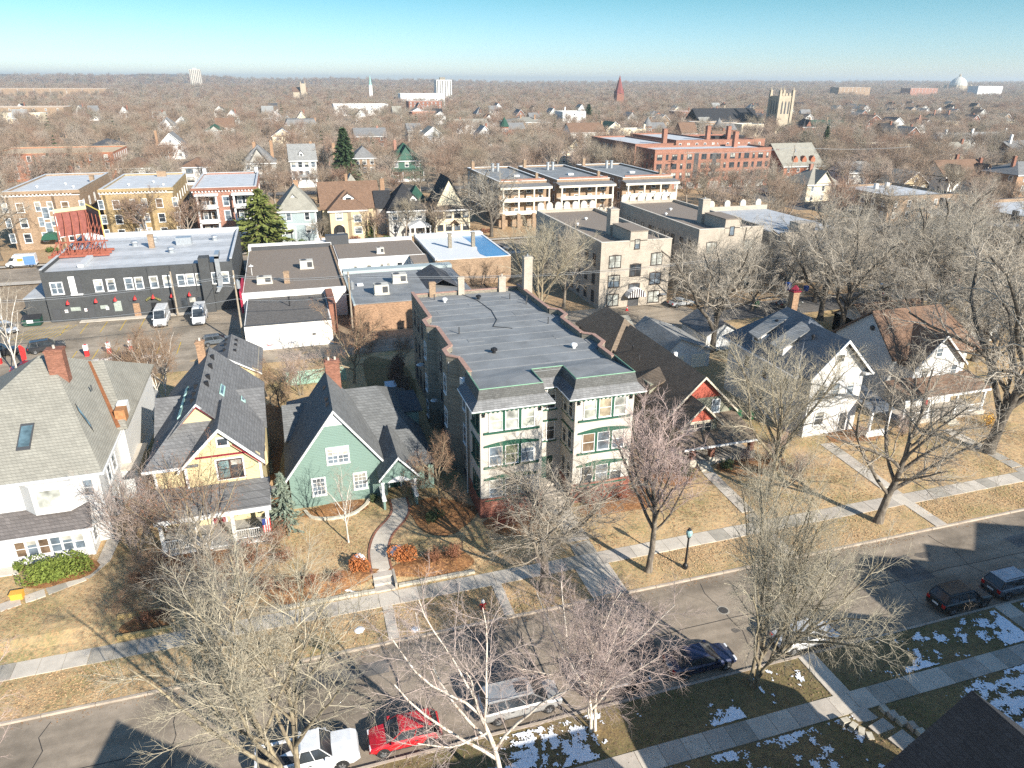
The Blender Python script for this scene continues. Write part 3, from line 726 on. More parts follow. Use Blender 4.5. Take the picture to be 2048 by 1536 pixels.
for i in range(7):
    side_ = i in (0, 2, 4, 6)
    part(A, 'mansard_face', sh_bay, lambda m: m.ext([(*T[i], 12.5), (*T[i+1], 12.5), (*M_[i+1], 11.62), (*M_[i], 11.62)], (0, 0, -.12)))
    part(A, 'skirt_roof', seam_metal if side_ else sh_grey, lambda m: m.ext([(*M_[i], 11.60), (*M_[i+1], 11.60), (*E_[i+1], 10.92), (*E_[i], 10.92)], (0, 0, -.09)))
    part(A, 'gutter', white, lambda m: m.bar((*E_[i], 10.86), (*E_[i+1], 10.86), .06, 6))
    part(A, 'drip_edge', plain('faded_green', (.16, .30, .2), .6), lambda m: m.bar((*T[i], 12.5), (*T[i+1], 12.5), .055, 5))
W_ = [(13.4, 56.6), (13.4, 52.0), (19.0, 52.0), (19.0, 55.1), (22.0, 55.1), (22.0, 52.0), (27.65, 52.0), (27.65, 56.6)]
for i in range(7):
    part(A, 'soffit', green_trim, lambda m: m.ext([(*W_[i], 10.80), (*W_[i+1], 10.80), (*E_[i+1], 10.80), (*E_[i], 10.80)], (0, 0, -.06)))
for u0, u1 in ((13.4, 19.0), (22.0, 27.65)):
    for k in range(14):
        x = u0+.1+(u1-u0-.3)*k/13
        part(A, 'bracket', green_trim, lambda m: m.box(x, 51.45, 10.58, x+.12, 51.98, 10.74))
    part(A, 'frieze', green_trim, lambda m: m.box(u0+.35, 51.93, 10.52, u1-.35, 52.0, 10.62))
def trio(bay, uc, z, gls, arch=True):
    for k, g in enumerate(gls): win(bay, (uc+(k-1)*1.45, 52.0, z), 1.08, 1.72, 'S', 'sash', white, g, .06)
    part(bay, 'window_trim', green_trim, lambda m: ([m.box(uc+x-.10, 51.94, z-1.0, uc+x+.10, 51.998, z+1.0) for x in (-.725, .725)], m.box(uc-2.5, 51.86, z-1.18, uc+2.5, 51.997, z-1.0)))
    if arch:
        n = 8; P = [(uc-2.5+5.0*k/n, 51.9, z+1.06+.30*math.sin(math.pi*k/n)) for k in range(n+1)]+[(uc+2.5, 51.9, z+.92), (uc-2.5, 51.9, z+.92)]
        part(bay, 'window_head', green_trim, lambda m: m.ext(P, (0, .097, 0)))
    else: part(bay, 'window_head', green_trim, lambda m: m.box(uc-2.45, 51.92, z+.95, uc+2.45, 51.996, z+1.12))
blind = glassm('blind_glass', (0.42, 0.43, 0.37), .2); warm = glassm('warm_room_glass', (0.15, 0.105, 0.07), .1)
trio(wl, 16.2, 9.55, [blind, glass_b, blind], False); trio(wr, 24.85, 9.5, [blind, glassm('tan_shade_glass', (.36, .30, .21), .2), glass_b], False)
trio(wl, 16.2, 6.2, [glass_s, glassm('plant_glass', (.09, .11, .06)), glass_s]); trio(wr, 24.85, 6.2, [warm, glass_s, glass_s])
trio(wl, 16.2, 2.95, [glass_s, glass_d, glass_s]); trio(wr, 24.85, 2.85, [glass_d, glass_s, glass_d])
rw = [c for c in children_of(A) if c.name.startswith('recess_wall')][0]
for z in (9.5, 6.3):
    for x in (19.75, 20.9): win(rw, (x, 55.1, z), .72, 1.75, 'S', 'sash', white, glass_d, .07)
    part(rw, 'window_trim', green_trim, lambda m: (m.box(19.15, 54.95, z-1.12, 21.5, 55.09, z-.98), m.box(19.15, 54.97, z+.98, 21.5, 55.09, z+1.12)))
    for x in (52.9, 54.2):
        win(wr, (22.0, x, z), .8, 1.75, 'W', 'sash', cream_trim, glass_d, .07); win(wl, (13.4, x-.1, z), .8, 1.75, 'W', 'sash', green_trim, glass_d, .07)
    part(wr, 'window_trim', green_trim, lambda m: (m.box(21.86, 52.2, z-1.12, 21.99, 54.9, z-.98), m.box(21.88, 52.2, z+.98, 21.99, 54.9, z+1.12)))
    part(wl, 'window_trim', green_trim, lambda m: (m.box(13.26, 52.2, z-1.12, 13.39, 54.9, z-.98), m.box(13.28, 52.2, z+.98, 13.39, 54.9, z+1.1)))
for x in (52.9, 54.2): win(wl, (13.4, x-.1, 2.95), .8, 1.7, 'W', 'sash', green_trim, glass_d, .07)
for x in (52.9, 54.2): win(wr, (22.0, x, 3.1), .8, 1.7, 'W', 'sash', cream_trim, glass_d, .07)
for wy, wz in ((62.1, 9.1), (62.1, 5.6), (62.1, 2.3), (58.0, 9.0), (58.0, 5.5), (58.0, 2.1)): win(wb, (12.6 if wy > 61 else 13.5, wy, wz), .95, 1.75, 'W', 'sash', white if wz > 3 else dkgrey, glass_d, .09)
for wy, wz in ((72.3, 8.9), (72.3, 5.1), (72.3, 1.9)): win(wb, (12.6, wy, wz), .95, 1.75, 'W', 'sash', white, glass_s if wz == 5.1 else glass_d, .09)
for wy in (66.0, 68.4, 76.4, 79.0, 81.6, 84.0):
    for wz in (8.9, 5.4, 2.0): win(wb, (13.5, wy, wz), .7, 1.7, 'W', 'sash', dkgrey, glass_d, .08)
for wy in (57.5, 62, 67, 72, 77, 82):
    for wz in (8.9, 5.4, 2.0): win(wb, (28.5 if wy in (62, 72) else 27.6, wy, wz), .9, 1.7, 'E', 'sash', white, glass_d, .09)
chimney(A, br_cream, 27.9, 83.4, 9.0, 15.9, 1.1, .9, 1, metal_g); chimney(A, br_tan, 16.1, 85.6, 10.6, 12.9, .8, .5, 0); chimney(A, br_cream, 19.8, 85.6, 10.6, 13.3, .8, .5, 0); chimney(A, br_cream, 25.2, 85.6, 10.6, 13.0, .9, .6, 1)
vent(A, 25.4, 61.1, zd(61), True, .34); vent(A, 17.5, 62.1, zd(62), False, .34); vent(A, 17.0, 82.5, zd(82), True, .34); vent(A, 21.3, 82.6, zd(82), False, .34)
for u, v in ((25.9, 69.9), (15.7, 69.2), (26.2, 78.5), (25.0, 81.4), (26.7, 79.8), (16.0, 83.9)): pipe(A, u, v, zd(v), .75, .07)
[part(A, 'roof_patch', membrane2, lambda m: m.slab([(x, y, zd(y)+.03), (x+w_, y, zd(y)+.03), (x+w_, y+d_, zd(y+d_)+.03), (x, y+d_, zd(y+d_)+.03)], .03)) for x, y, w_, d_ in ((16, 66, 1.6, 1.1), (23.5, 74, 1.2, 1.8), (19.5, 80, 2.2, .9), (24.8, 64.5, .9, 1.2), (15.2, 77.5, 1.1, 1.1))]
part(A, 'roof_cable', black, lambda m: m.path([(19.8, 85.6, zd(85)+.06), (21.0, 82, zd(82)+.05), (21.4, 77, zd(77)+.05), (20.9, 73, zd(73)+.05), (19.8, 70.6, zd(70.6)+.05), (21.6, 69.3, zd(69.3)+.05)], .035, 4))
part(A, 'air_unit', white, lambda m: m.box(12.95, 56.4, 11.0, 13.45, 57.4, 11.6)); 
dsh = part(A, 'satellite_dish', metal_g, lambda m: (m.cyl(12.3, 66.6, 5.4, 5.5, .42, .30, 12), m.bar((12.3, 66.6, 5.4), (13.5, 66.6, 5.0), .03)))
part(A, 'satellite_dish', metal_g, lambda m: (m.cyl(12.5, 75.5, 6.0, 6.1, .5, .36, 12), m.bar((12.5, 75.5, 6.0), (13.5, 75.5, 5.6), .03)))
part(A, 'downspout', white, lambda m: m.path([(13.2, 56.2, 10.6), (13.2, 56.2, .2)], .05)); part(A, 'downspout', dkgrey, lambda m: m.path([(13.4, 57.0, 11.6), (13.4, 57.0, .2)], .04))
door(rw, (20.5, 55.1, 1.3), 1.1, 2.2, dkgreen, 'S', green_trim)
for i in range(6): part(A, 'entry_step', concrete, lambda m: m.box(19.3, 51.6+.5*i, -.1, 21.7, 55.09, .2+.19*i))
for x in (13.7, 18.7, 22.3, 27.3): part(A, 'wall_lamp', black, lambda m: (m.box(x-.07, 51.78, 10.1, x+.07, 51.98, 10.35), m.box(x-.1, 51.74, 10.35, x+.1, 51.98, 10.42)))

# ------------------------------------------------------------------ green house
Bh = thing('green_house', 'small green gabled house with white framed windows and an arched path to its hooded entry', 'house', (3, 62, .4))
teal = siding('teal_siding', (0.18, 0.265, 0.228), .16, stain=.06)
w = part(Bh, 'wall', teal, lambda m: (gwall_v(m, -2.6, 5.9, 57.5, -.2, 4.05, 9.7, .25, 1.7), m.box(-2.55, 57.75, -.2, 5.85, 67, 4.0)))
win(w, (1.75, 57.5, 5.4), 1.75, 1.45, 'S', 'dgrid', white, glass_s, .13); win(w, (-.15, 57.5, 2.5), 1.0, 1.6, 'S', 'grid', white, glass_s, .13); win(w, (3.5, 57.5, 2.5), 1.0, 1.5, 'S', 'grid', white, glass_s, .13)
part(Bh, 'gable_panel', white, lambda m: m.ext([(.55, 57.46, 8.35), (2.85, 57.46, 8.35), (1.7, 57.46, 9.66)], (0, .035, 0)))
part(Bh, 'fascia', white, lambda m: rake_v(m, -2.9, 6.2, 57.22, 3.72, 9.9, .26, .07, 1.7))
sh_th = shingle('green_house_shingle', (0.17, 0.175, 0.175))
part(Bh, 'roof', sh_th, lambda m: gable_v(m, -2.95, 6.25, 57.2, 66.6, 3.72, 9.95, .18, 1.7))
part(Bh, 'side_dormer', teal, lambda m: m.box(-2.55, 63.6, 1.0, .5, 66.3, 4.5)); part(Bh, 'side_dormer_roof', sh_th, lambda m: m.slab([(-2.8, 63.3, 4.5), (.2, 63.3, 4.5), (.9, 66.6, 6.8), (-2.8, 66.6, 6.8)], .16))
part(Bh, 'rear_wing', teal, lambda m: m.box(-2.4, 66.6, -.2, 10.2, 76, 3.0))
part(Bh, 'right_wing', teal, lambda m: m.box(5.8, 58.8, -.2, 10.2, 68, 3.0))
def rroof(m):
    R0, R1 = (2.2, 67.3, 7.5), (6.5, 67.3, 7.5)
    m.slab([(3.2, 58.0, 3.0), (10.6, 58.0, 3.0), R1, R0], .16); m.slab([(10.6, 58.0, 3.0), (10.6, 76.2, 3.0), R1], .16); m.slab([R0, R1, (10.6, 76.2, 3.0), (-2.6, 76.2, 3.0)], .16); m.slab([(-2.6, 66.5, 5.6), R0, (-2.6, 76.2, 3.0)], .16)
part(Bh, 'right_roof', sh_th, rroof)
part(Bh, 'flat_dormer', teal, lambda m: m.box(8.1, 66.1, 3.0, 10.5, 71.0, 4.7)); part(Bh, 'flat_dormer_roof', sh_dk, lambda m: m.box(7.7, 65.9, 4.7, 10.9, 71.3, 4.86))
chimney(Bh, br_red, 2.35, 66.4, 6.5, 11.1, 1.35, .9, 2)
for y in (59.3, 60.4, 63.2): part(Bh, 'roof_vent', black, lambda m: m.box(1.2, y, 9.35, 1.5, y+.3, 9.75))
# entry hood
part(Bh, 'entry_roof', sh_th, lambda m: gable_v(m, 5.0, 8.5, 55.2, 62, 3.6, 5.6, .14, 6.75))
en = part(Bh, 'entry_gable', teal, lambda m: gwall_v(m, 5.25, 8.25, 55.5, 3.0, 3.75, 5.35, .2)); part(Bh, 'entry_fascia', white, lambda m: rake_v(m, 4.95, 8.55, 55.2, 3.55, 5.62, .22, .06, 6.75))
part(Bh, 'entry_arch', white, lambda m: m.ext([(5.7+2.1*k/8, 55.45, 3.0+.55*math.sin(math.pi*k/8)) for k in range(9)], (0, .04, 0)))
posts(Bh, white, [(5.3, 55.6), (8.2, 55.6)], .3, 3.1, .11)
part(Bh, 'entry_wall', teal, lambda m: (m.box(5.2, 55.0, .2, 5.4, 58, 1.5), m.box(8.1, 55.0, .2, 8.3, 58, 1.5))); part(Bh, 'entry_cap', white, lambda m: (m.box(5.12, 54.9, 1.5, 5.48, 58, 1.62), m.box(8.02, 54.9, 1.5, 8.38, 58, 1.62)))
door(part(Bh, 'entry_back', teal, lambda m: m.box(5.4, 58.7, .2, 8.1, 58.9, 3.2)), (6.75, 58.7, .5), 1.0, 2.1, dkgreen)
posts(Bh, teal, [(10.2, 57.9)], .3, 3.0, .12, 'corner_post'); part(Bh, 'porch_rail', teal, lambda m: m.box(8.4, 57.7, .3, 10.3, 57.85, 1.4))

# ------------------------------------------------------------------ yellow house
Y = thing('yellow_house', 'pale yellow house with steep grey roofs, maroon trim and white front porch', 'house', (-9, 63, .4))
yel = siding('yellow_siding', (0.60, 0.50, 0.29), .14, stain=.05); ypink = plain('pink_band', (.72, .6, .42), .8)
w = part(Y, 'wall', yel, lambda m: (m.box(-13.0, 57.0, -.2, -5.2, 73.4, 6.6), gwall_v(m, -10.6, -4.6, 56.6, -.2, 6.9, 9.7, .3, -7.5), m.box(-10.55, 56.9, -.2, -4.65, 62, 6.7)))
part(Y, 'upper_gable', yel, lambda m: gwall_v(m, -10.9, -7.7, 59.9, 8.9, 9.2, 10.75, .15, -9.3)); part(Y, 'upper_fascia', white, lambda m: rake_v(m, -11.2, -7.4, 59.5, 8.95, 10.95, .2, .06, -9.3)); part(Y, 'upper_trim', maroon, lambda m: rake_v(m, -10.95, -7.65, 59.56, 9.0, 10.7, .12, .05, -9.3))
sh_y = shingle('yellow_house_shingle', (0.17, 0.17, 0.172), rh=.2)
def yroof(m):
    m.slab([(-13.7, 58.0, 6.4), (-9.3, 59.5, 10.9), (-9.3, 74.2, 10.9), (-13.7, 74.2, 6.4)], .18); m.slab([(-9.3, 59.5, 10.9), (-4.5, 58.6, 6.4), (-4.5, 74.2, 6.4), (-9.3, 74.2, 10.9)], .18)
    m.slab([(-13.7, 56.5, 6.75), (-9.5, 56.5, 6.75), (-7.6, 60.1, 9.25), (-11.0, 60.1, 9.25)], .16); m.slab([(-13.7, 56.5, 6.75), (-11.0, 60.1, 9.25), (-13.7, 61, 6.4)], .16)
part(Y, 'roof', sh_y, yroof)
part(Y, 'front_roof', sh_y, lambda m: gable_v(m, -11.0, -4.3, 56.15, 62.5, 6.55, 9.95, .17, -7.5))
part(Y, 'side_roof', sh_y, lambda m: (gable_u(m, -13.9, -9.5, 63.8, 71.2, 6.1, 8.6, .16), gable_u(m, -9.2, -4.2, 63.8, 71.2, 6.1, 8.6, .16))); part(Y, 'side_wall', yel, lambda m: (gwall_u(m, 64.2, 70.8, -13.4, 0, 6.2, 8.4, .2), gwall_u(m, 64.2, 70.8, -4.8, 0, 6.2, 8.4, .2)))
part(Y, 'fascia', white, lambda m: (rake_v(m, -11.05, -4.25, 56.15, 6.55, 9.97, .30, .07, -7.5), m.box(-13.75, 56.44, 6.5, -10.6, 56.5, 6.75)))
part(Y, 'maroon_trim', maroon, lambda m: (m.box(-9.6, 56.5, 7.28, -5.3, 56.595, 7.42), m.ext([(-4.6, 56.1, 6.55), (-6.6, 56.1, 8.5), (-6.6, 56.1, 8.38), (-4.6, 56.1, 6.42)], (0, -.03, 0))))
part(Y, 'corner_board', white, lambda m: (m.box(-13.05, 56.95, .2, -12.85, 57.0, 6.5), m.box(-4.8, 56.52, .2, -4.6, 56.6, 6.6), m.box(-10.6, 56.5, 4.5, -10.4, 56.6, 6.9)))
part(Y, 'corner_trim', maroon, lambda m: m.box(-13.06, 57.02, .2, -13.0, 57.3, 6.4))
win(w, (-7.35, 56.6, 8.55), .75, .6, 'S', 'plain', white, glass_d, .12)
dkf = paint('dark_window_frame', (.05, .03, .03)); win(w, (-7.55, 56.6, 6.0), .85, 1.6, 'S', 'sash', dkf, glassm('curtain_glass', (.16, .22, .22)), .07); win(w, (-6.55, 56.6, 6.0), .85, 1.6, 'S', 'sash', dkf, glass_d, .07)
part(w, 'window_trim', white, lambda m: (m.box(-8.2, 56.55, 5.0, -5.95, 56.59, 5.13), m.box(-8.2, 56.55, 6.9, -5.95, 56.59, 7.02), m.box(-8.2, 56.55, 5.13, -8.06, 56.59, 6.9), m.box(-6.08, 56.55, 5.13, -5.95, 56.59, 6.9)))
for yy in (59.5, 62.3): win(w, (-4.65, yy, 5.4), .8, 1.5, 'E', 'sash', dkf, glass_d, .08)
for yy in (60.0, 68): win(w, (-13.0 if yy < 63 else -13.4, yy, 4.6), .9, 1.5, 'W', 'sash', white, glass_d, .1)
chimney(Y, br_org, -9.9, 72.5, 8.5, 12.2, .75, .75, 1)
mint = paint('mint_frame', (.33, .52, .47))
yzr = lambda u: 10.9-(u+9.3)*.94
for y0, ua in ((66.7, -7.9), (68.2, -6.3)):
    ub = ua+.35; sl = part(Y, 'skylight', mint, lambda m: m.slab([(ua, y0, yzr(ua)+.13), (ub, y0, yzr(ub)+.13), (ub, y0-2.2, yzr(ub)+.13), (ua, y0-2.2, yzr(ua)+.13)], .2))
    part(sl, 'pane', glass_s, lambda m: m.slab([(ua+.08, y0-.1, yzr(ua+.08)+.15), (ub-.08, y0-.1, yzr(ub-.08)+.15), (ub-.08, y0-2.1, yzr(ub-.08)+.15), (ua+.08, y0-2.1, yzr(ua+.08)+.15)], .04))
yzl = lambda u: 10.9+(u+9.3)*1.02
for y0 in (63.0, 65.4, 67.8): 
    ua, ub = -11.2, -10.9
    part(Y, 'skylight', mint, lambda m: m.slab([(ua, y0, yzl(ua)+.13), (ub, y0, yzl(ub)+.13), (ub, y0-1.8, yzl(ub)+.13), (ua, y0-1.8, yzl(ua)+.13)], .2))
for y in (64.5, 66.2, 69, 71.5): part(Y, 'roof_vent', black, lambda m: m.box(-9.0, y, 10.35, -8.7, y+.3, 10.9))
for y in (61.3, 62.8, 64.6): part(Y, 'roof_vent', black, lambda m: m.box(-9.95, y, 10.2, -9.65, y+.3, 10.7))
part(Y, 'porch_roof', sh_y, lambda m: (m.slab([(-12.9, 53.2, 3.95), (-4.1, 53.2, 3.95), (-4.1, 56.55, 4.75), (-12.9, 56.95, 4.75)], .16)))
part(Y, 'porch_fascia', white, lambda m: (m.box(-12.9, 53.1, 3.55, -4.1, 53.2, 3.92), m.box(-4.2, 53.2, 3.6, -4.1, 56.5, 3.9)))
posts(Y, white, [(-12.6, 53.6), (-10.0, 53.6), (-7.2, 53.6), (-4.5, 53.6)], .9, 3.6, .14)
part(Y, 'porch_floor', plain('porch_boards', (.30, .29, .27), .8), lambda m: m.box(-12.8, 53.2, .4, -4.3, 57, .9)); part(Y, 'porch_skirt', white, lambda m: m.box(-12.8, 53.12, .1, -4.3, 53.2, .8))
railing(Y, white, (-12.6, 53.5), (-9.0, 53.5), .9); railing(Y, white, (-7.2, 53.5), (-4.5, 53.5), .9)
for x in (-11.6, -6.2): win(w, (x, 57.0 if x < -10.6 else 56.6, 2.5), 1.2, 1.6, 'S', 'sash', white, glass_d, .12)
door(w, (-8.6, 56.6, .9), 1.0, 2.1, maroon)
for i in range(3): part(Y, 'porch_step', concrete, lambda m: m.box(-8.9, 52.0+.4*i, .2, -7.5, 53.2, .45+.16*i))
# its garage behind
g = thing('yellow_garage', 'yellow garage with grey roof behind the yellow house', 'garage', (-8, 90, 0))
w = part(g, 'wall', yel, lambda m: (gwall_v(m, -12.2, -5.8, 87.2, -.1, 2.9, 4.7, .2, -9.1), m.box(-12.15, 87.4, -.1, -5.85, 96, 2.9)))
win(w, (-9.0, 87.2, 3.5), .9, .8, 'S', 'grid', white, glass_d, .1)
part(g, 'roof', sh_y, lambda m: gable_v(m, -12.6, -5.4, 86.9, 96.3, 2.6, 4.9, .15, -9.1)); part(g, 'fascia', white, lambda m: rake_v(m, -12.6, -5.4, 86.9, 2.6, 4.9, .2, .05, -9.1))
for y in (91, 93.2, 95): part(g, 'roof_vent', black, lambda m: (m.box(-9.9, y, 4.4, -9.6, y+.3, 4.75), m.box(-8.6, y-.6, 4.4, -8.3, y-.3, 4.75)))
# flag on the yellow porch
fl = thing('flag', 'small striped flag hanging from the right post of the yellow porch', 'flag', (-4.5, 53.3, 3.0))
part(fl, 'pole', white, lambda m: m.bar((-4.5, 53.5, 2.6), (-4.6, 52.7, 3.2), .025)); 
for k in range(7): part(fl, 'stripe', red_paint if k % 2 == 0 else white, lambda m: m.box(-4.6+.09*k-.3, 52.75, 1.7+(.0 if k > 2 else 0), -4.6+.09*k-.21, 52.77, 3.0 if k > 2 else 2.4))
part(fl, 'canton', paint('navy', (.02, .04, .18)), lambda m: m.box(-4.9, 52.74, 2.4, -4.63, 52.775, 3.0))

# ------------------------------------------------------------------ white house, far left
Wh = thing('white_house', 'large white house with broad grey hipped roof, brick chimney and glazed front porch', 'house', (-23, 66, .4))
wsid = siding('white_siding', (0.62, 0.62, 0.61), .14, stain=.05)
w = part(Wh, 'wall', wsid, lambda m: m.box(-30.5, 57.2, -.2, -17.0, 79.5, 7.4))
def whr(m):
    a, b = (-22.5, 68.3, 13.5), (-21.7, 68.2, 13.5)
    m.slab([(-31.4, 56.6, 7.2), (-16.5, 56.6, 7.2), b, a], .2); m.slab([(-16.5, 56.6, 7.2), (-16.5, 80, 7.2), b], .2); m.slab([a, b, (-16.5, 80, 7.2), (-31.4, 80, 7.2)], .2); m.slab([(-31.4, 80, 7.2), (-31.4, 56.6, 7.2), a], .2)
part(Wh, 'roof', sh_tan, whr)
def whr2(m):
    A_, B_, R1, R2 = (-15.9, 64.2, 7.45), (-15.9, 80.2, 7.45), (-18.6, 72.2, 11.2), (-24, 72.2, 11.2)
    m.slab([(-24, 64.2, 7.45), A_, R1, R2], .16); m.slab([A_, B_, R1], .16); m.slab([B_, (-24, 80.2, 7.45), R2, R1], .16)
part(Wh, 'side_roof', sh_tan, whr2); part(Wh, 'side_wing', wsid, lambda m: m.box(-17.5, 64.6, 3, -16.3, 79.6, 7.4))
part(Wh, 'valley_flashing', plain('rusty_flashing', (.20, .08, .035), .8, .3, 4.0), lambda m: m.slab([(-19.85, 72.0, 11.27), (-19.6, 72.0, 11.27), (-16.45, 64.3, 7.62), (-16.75, 64.2, 7.62)], .1))
part(Wh, 'wooden_dormer', plain('bare_wood', (.33, .16, .07), .8, .25, 4.0), lambda m: m.box(-16.9, 65.1, 7.6, -16.05, 66.2, 8.75)); part(Wh, 'dormer_frame', white, lambda m: m.box(-16.9, 66.2, 7.9, -16.05, 67.2, 8.9))
chimney(Wh, br_red, -20.7, 66.6, 9.5, 14.6, 1.35, 1.05, 1)
fz = lambda v: 7.2+(v-56.6)*.5345
skylight(Wh, (-22.9, 61.6, fz(61.6)), (-21.9, 61.6, fz(61.6)), (-21.9, 59.3, fz(59.3)), (-22.9, 59.3, fz(59.3)))
rz_ = lambda u: 7.2+(-16.5-u)*1.21
skylight(Wh, (-19.2, 63.4, rz_(-19.2)+.05), (-18.9, 62.7, rz_(-18.9)+.05), (-17.7, 61.2, rz_(-17.7)+.05), (-18.0, 61.9, rz_(-18.0)+.05))
pipe(Wh, -18.6, 66.6, 10.4, .5); 
part(Wh, 'gutter', white, lambda m: (m.box(-31.4, 56.48, 7.02, -16.4, 56.6, 7.2), m.box(-16.5, 56.6, 7.02, -16.38, 80, 7.2)))
bayp = [(-22.6, 57.2), (-21.6, 56.1), (-19.2, 56.1), (-18.2, 57.2)]
b_ = part(Wh, 'front_bay', wsid, lambda m: m.prism(bayp, 4.4, 6.9)); win(b_, (-20.4, 56.1, 5.75), 1.7, 1.5, 'S', 'plain', white, glass_b, .13)
win(w, (-18.0, 57.2, 5.7), .9, 1.4, 'S', 'sash', white, glass_s, .12); win(w, (-26.2, 57.2, 5.7), 1.0, 1.5, 'S', 'sash', white, glass_d, .12)
for yy, ww in ((60.0, .9), (62.0, 1.2), (65.5, .9), (70, .9)): win(w, (-17.0, yy, 5.4), ww, 1.5, 'E', 'sash', white, glass_s, .11); win(w, (-17.0, yy, 2.3), ww, 1.5, 'E', 'sash', white, glass_d, .11)
part(Wh, 'side_bay', wsid, lambda m: m.box(-17.0, 63.5, -.1, -15.7, 68.2, 3.6)); part(Wh, 'side_bay_roof', concrete_lt, lambda m: m.box(-17.0, 63.3, 3.6, -15.5, 68.4, 3.75))
part(Wh, 'porch_roof', shingle('porch_shingle', (.15, .135, .13)), lambda m: m.slab([(-31, 55.0, 3.25), (-17.7, 55.0, 3.25), (-18.1, 57.25, 4.45), (-31, 57.25, 4.45)], .16))
pw = part(Wh, 'porch_wall', wsid, lambda m: m.box(-31, 55.3, -.2, -18.0, 57.2, 3.15)); part(Wh, 'porch_gutter', white, lambda m: m.box(-31, 54.9, 3.05, -17.6, 55.0, 3.25))
for k in range(6): win(pw, (-23.0+.82*k, 55.3, 2.05), .66, 1.3, 'S', 'sash', white, warm if k in (0, 2) else glass_s, .06)
win(pw, (-18.0, 56.2, 2.05), .9, 1.2, 'E', 'sash', white, glass_d, .08)
door(pw, (-24.3, 55.3, .55), .95, 2.15, white)
for i in range(4): part(Wh, 'front_step', concrete_lt, lambda m: m.box(-25.4, 51.9+.75*i, 0, -23.2, 55.3, .2+.16*i))

tag(part(None, 'yellow_box', paint('yellow_ochre', (.62, .33, .05)), lambda m: (m.box(-22.75, 50.75, .35, -21.95, 51.25, 1.05), m.box(-22.80, 50.70, 1.05, -21.9, 51.3, 1.12))), 'yellow salt box beside the lower front steps of the white house', 'box')
def _blue_shade():  # base colour of the blue shade painted on the white shop roof
    m, nt, b = _base('painted_blue_shade', .25, .5); nt.links.new(_ramp(nt, _noise(nt, _pos(nt), .5), [(.3, (.05, .20, .40)), (.7, (.08, .25, .46))]), b.inputs['Base Color']); return m
# ------------------------------------------------------------------ red gabled house
Rd = thing('red_gabled_house', 'brown roofed bungalow with two red front gables beside the apartment block', 'house', (40, 68, .1))
oliv = shingle('sage_shingle_wall', (.33, .33, .25), var=.1); redg = plain('brick_red_boards', (.42, .105, .07), .8, .12); ctrim = paint('sand_trim', (.60, .53, .42))
w = part(Rd, 'wall', oliv, lambda m: (gwall_v(m, 35.6, 43.0, 59.2, -.2, 4.2, 7.75, .25, 39.3), m.box(35.65, 59.4, -.2, 42.95, 86, 3.9), m.box(36.5, 75.2, 3, 41.8, 85.6, 5.6)))
part(Rd, 'roof', sh_red, lambda m: (gable_v(m, 34.9, 43.7, 58.7, 76.5, 3.75, 8.05, .2, 39.3)))
part(Rd, 'rear_roof', sh_red, lambda m: hip(m, 36.0, 42.2, 74.7, 86.4, 5.5, 8.5, .2))
fw_ = part(Rd, 'front_gable', oliv, lambda m: gwall_v(m, 35.9, 40.0, 56.8, -.1, 3.85, 5.75, 2.6, 37.95))
part(Rd, 'front_gable_roof', sh_red, lambda m: gable_v(m, 35.4, 40.5, 56.3, 62, 3.6, 6.05, .18, 37.95))
part(Rd, 'red_panel', redg, lambda m: m.ext([(36.4, 56.76, 4.1), (39.5, 56.76, 4.1), (37.95, 56.76, 5.6)], (0, .035, 0))); part(Rd, 'red_panel', redg, lambda m: m.ext([(36.9, 59.15, 5.45), (41.7, 59.15, 5.45), (39.3, 59.15, 7.65)], (0, .045, 0)))
part(Rd, 'fascia', ctrim, lambda m: rake_v(m, 35.4, 40.5, 56.3, 3.6, 6.07, .24, .07, 37.95)); part(Rd, 'fascia', ctrim, lambda m: rake_v(m, 34.9, 43.7, 58.7, 3.75, 8.07, .26, .07, 39.3))
for x in (36.9, 37.9, 38.9): win(fw_, (x, 56.8, 3.3), .74, .95, 'S', 'sash', ctrim, glass_d, .08)
part(fw_, 'window_trim', ctrim, lambda m: m.box(36.2, 56.73, 3.92, 39.7, 56.795, 4.08))
win(w, (41.2, 59.2, 4.3), .8, 1.4, 'S', 'sash', white, glass_s, .12)
part(Rd, 'side_dormer', oliv, lambda m: m.box(35.6, 63.6, 3.5, 37.4, 65.6, 5.6)); part(Rd, 'side_dormer_roof', sh_red, lambda m: m.slab([(34.8, 63.2, 5.0), (38.0, 63.2, 6.4), (38.0, 65.9, 6.7), (34.8, 65.9, 5.3)], .15))
part(Rd, 'porch_roof', sh_red, lambda m: m.slab([(35.0, 54.5, 2.35), (43.6, 54.5, 2.35), (43.6, 56.75, 2.95), (35.0, 56.75, 2.95)], .15)); part(Rd, 'porch_roof', sh_red, lambda m: m.slab([(40.1, 56.7, 2.95), (43.6, 56.7, 2.95), (43.6, 59.15, 3.5), (40.1, 59.15, 3.5)], .15))
part(Rd, 'porch_fascia', white, lambda m: m.box(35.0, 54.4, 2.15, 43.6, 54.5, 2.35))
for x in (36.2, 38.4, 43.0): part(Rd, 'porch_pier', br_red, lambda m: m.box(x-.25, 54.6, .9, x+.25, 55.1, 2.2)); part(Rd, 'pier_base', limestone, lambda m: m.box(x-.38, 54.5, -.1, x+.38, 55.2, .95))
part(Rd, 'porch_floor', concrete, lambda m: m.box(35.2, 54.6, 0, 43.4, 59.1, .6))
for i in range(4): part(Rd, 'porch_step', limestone, lambda m: m.box(36.65, 53.2+.36*i, -.1, 37.95, 54.8, .12+.15*i))
door(fw_, (39.5, 56.8, .6), .8, 2.0, redg)
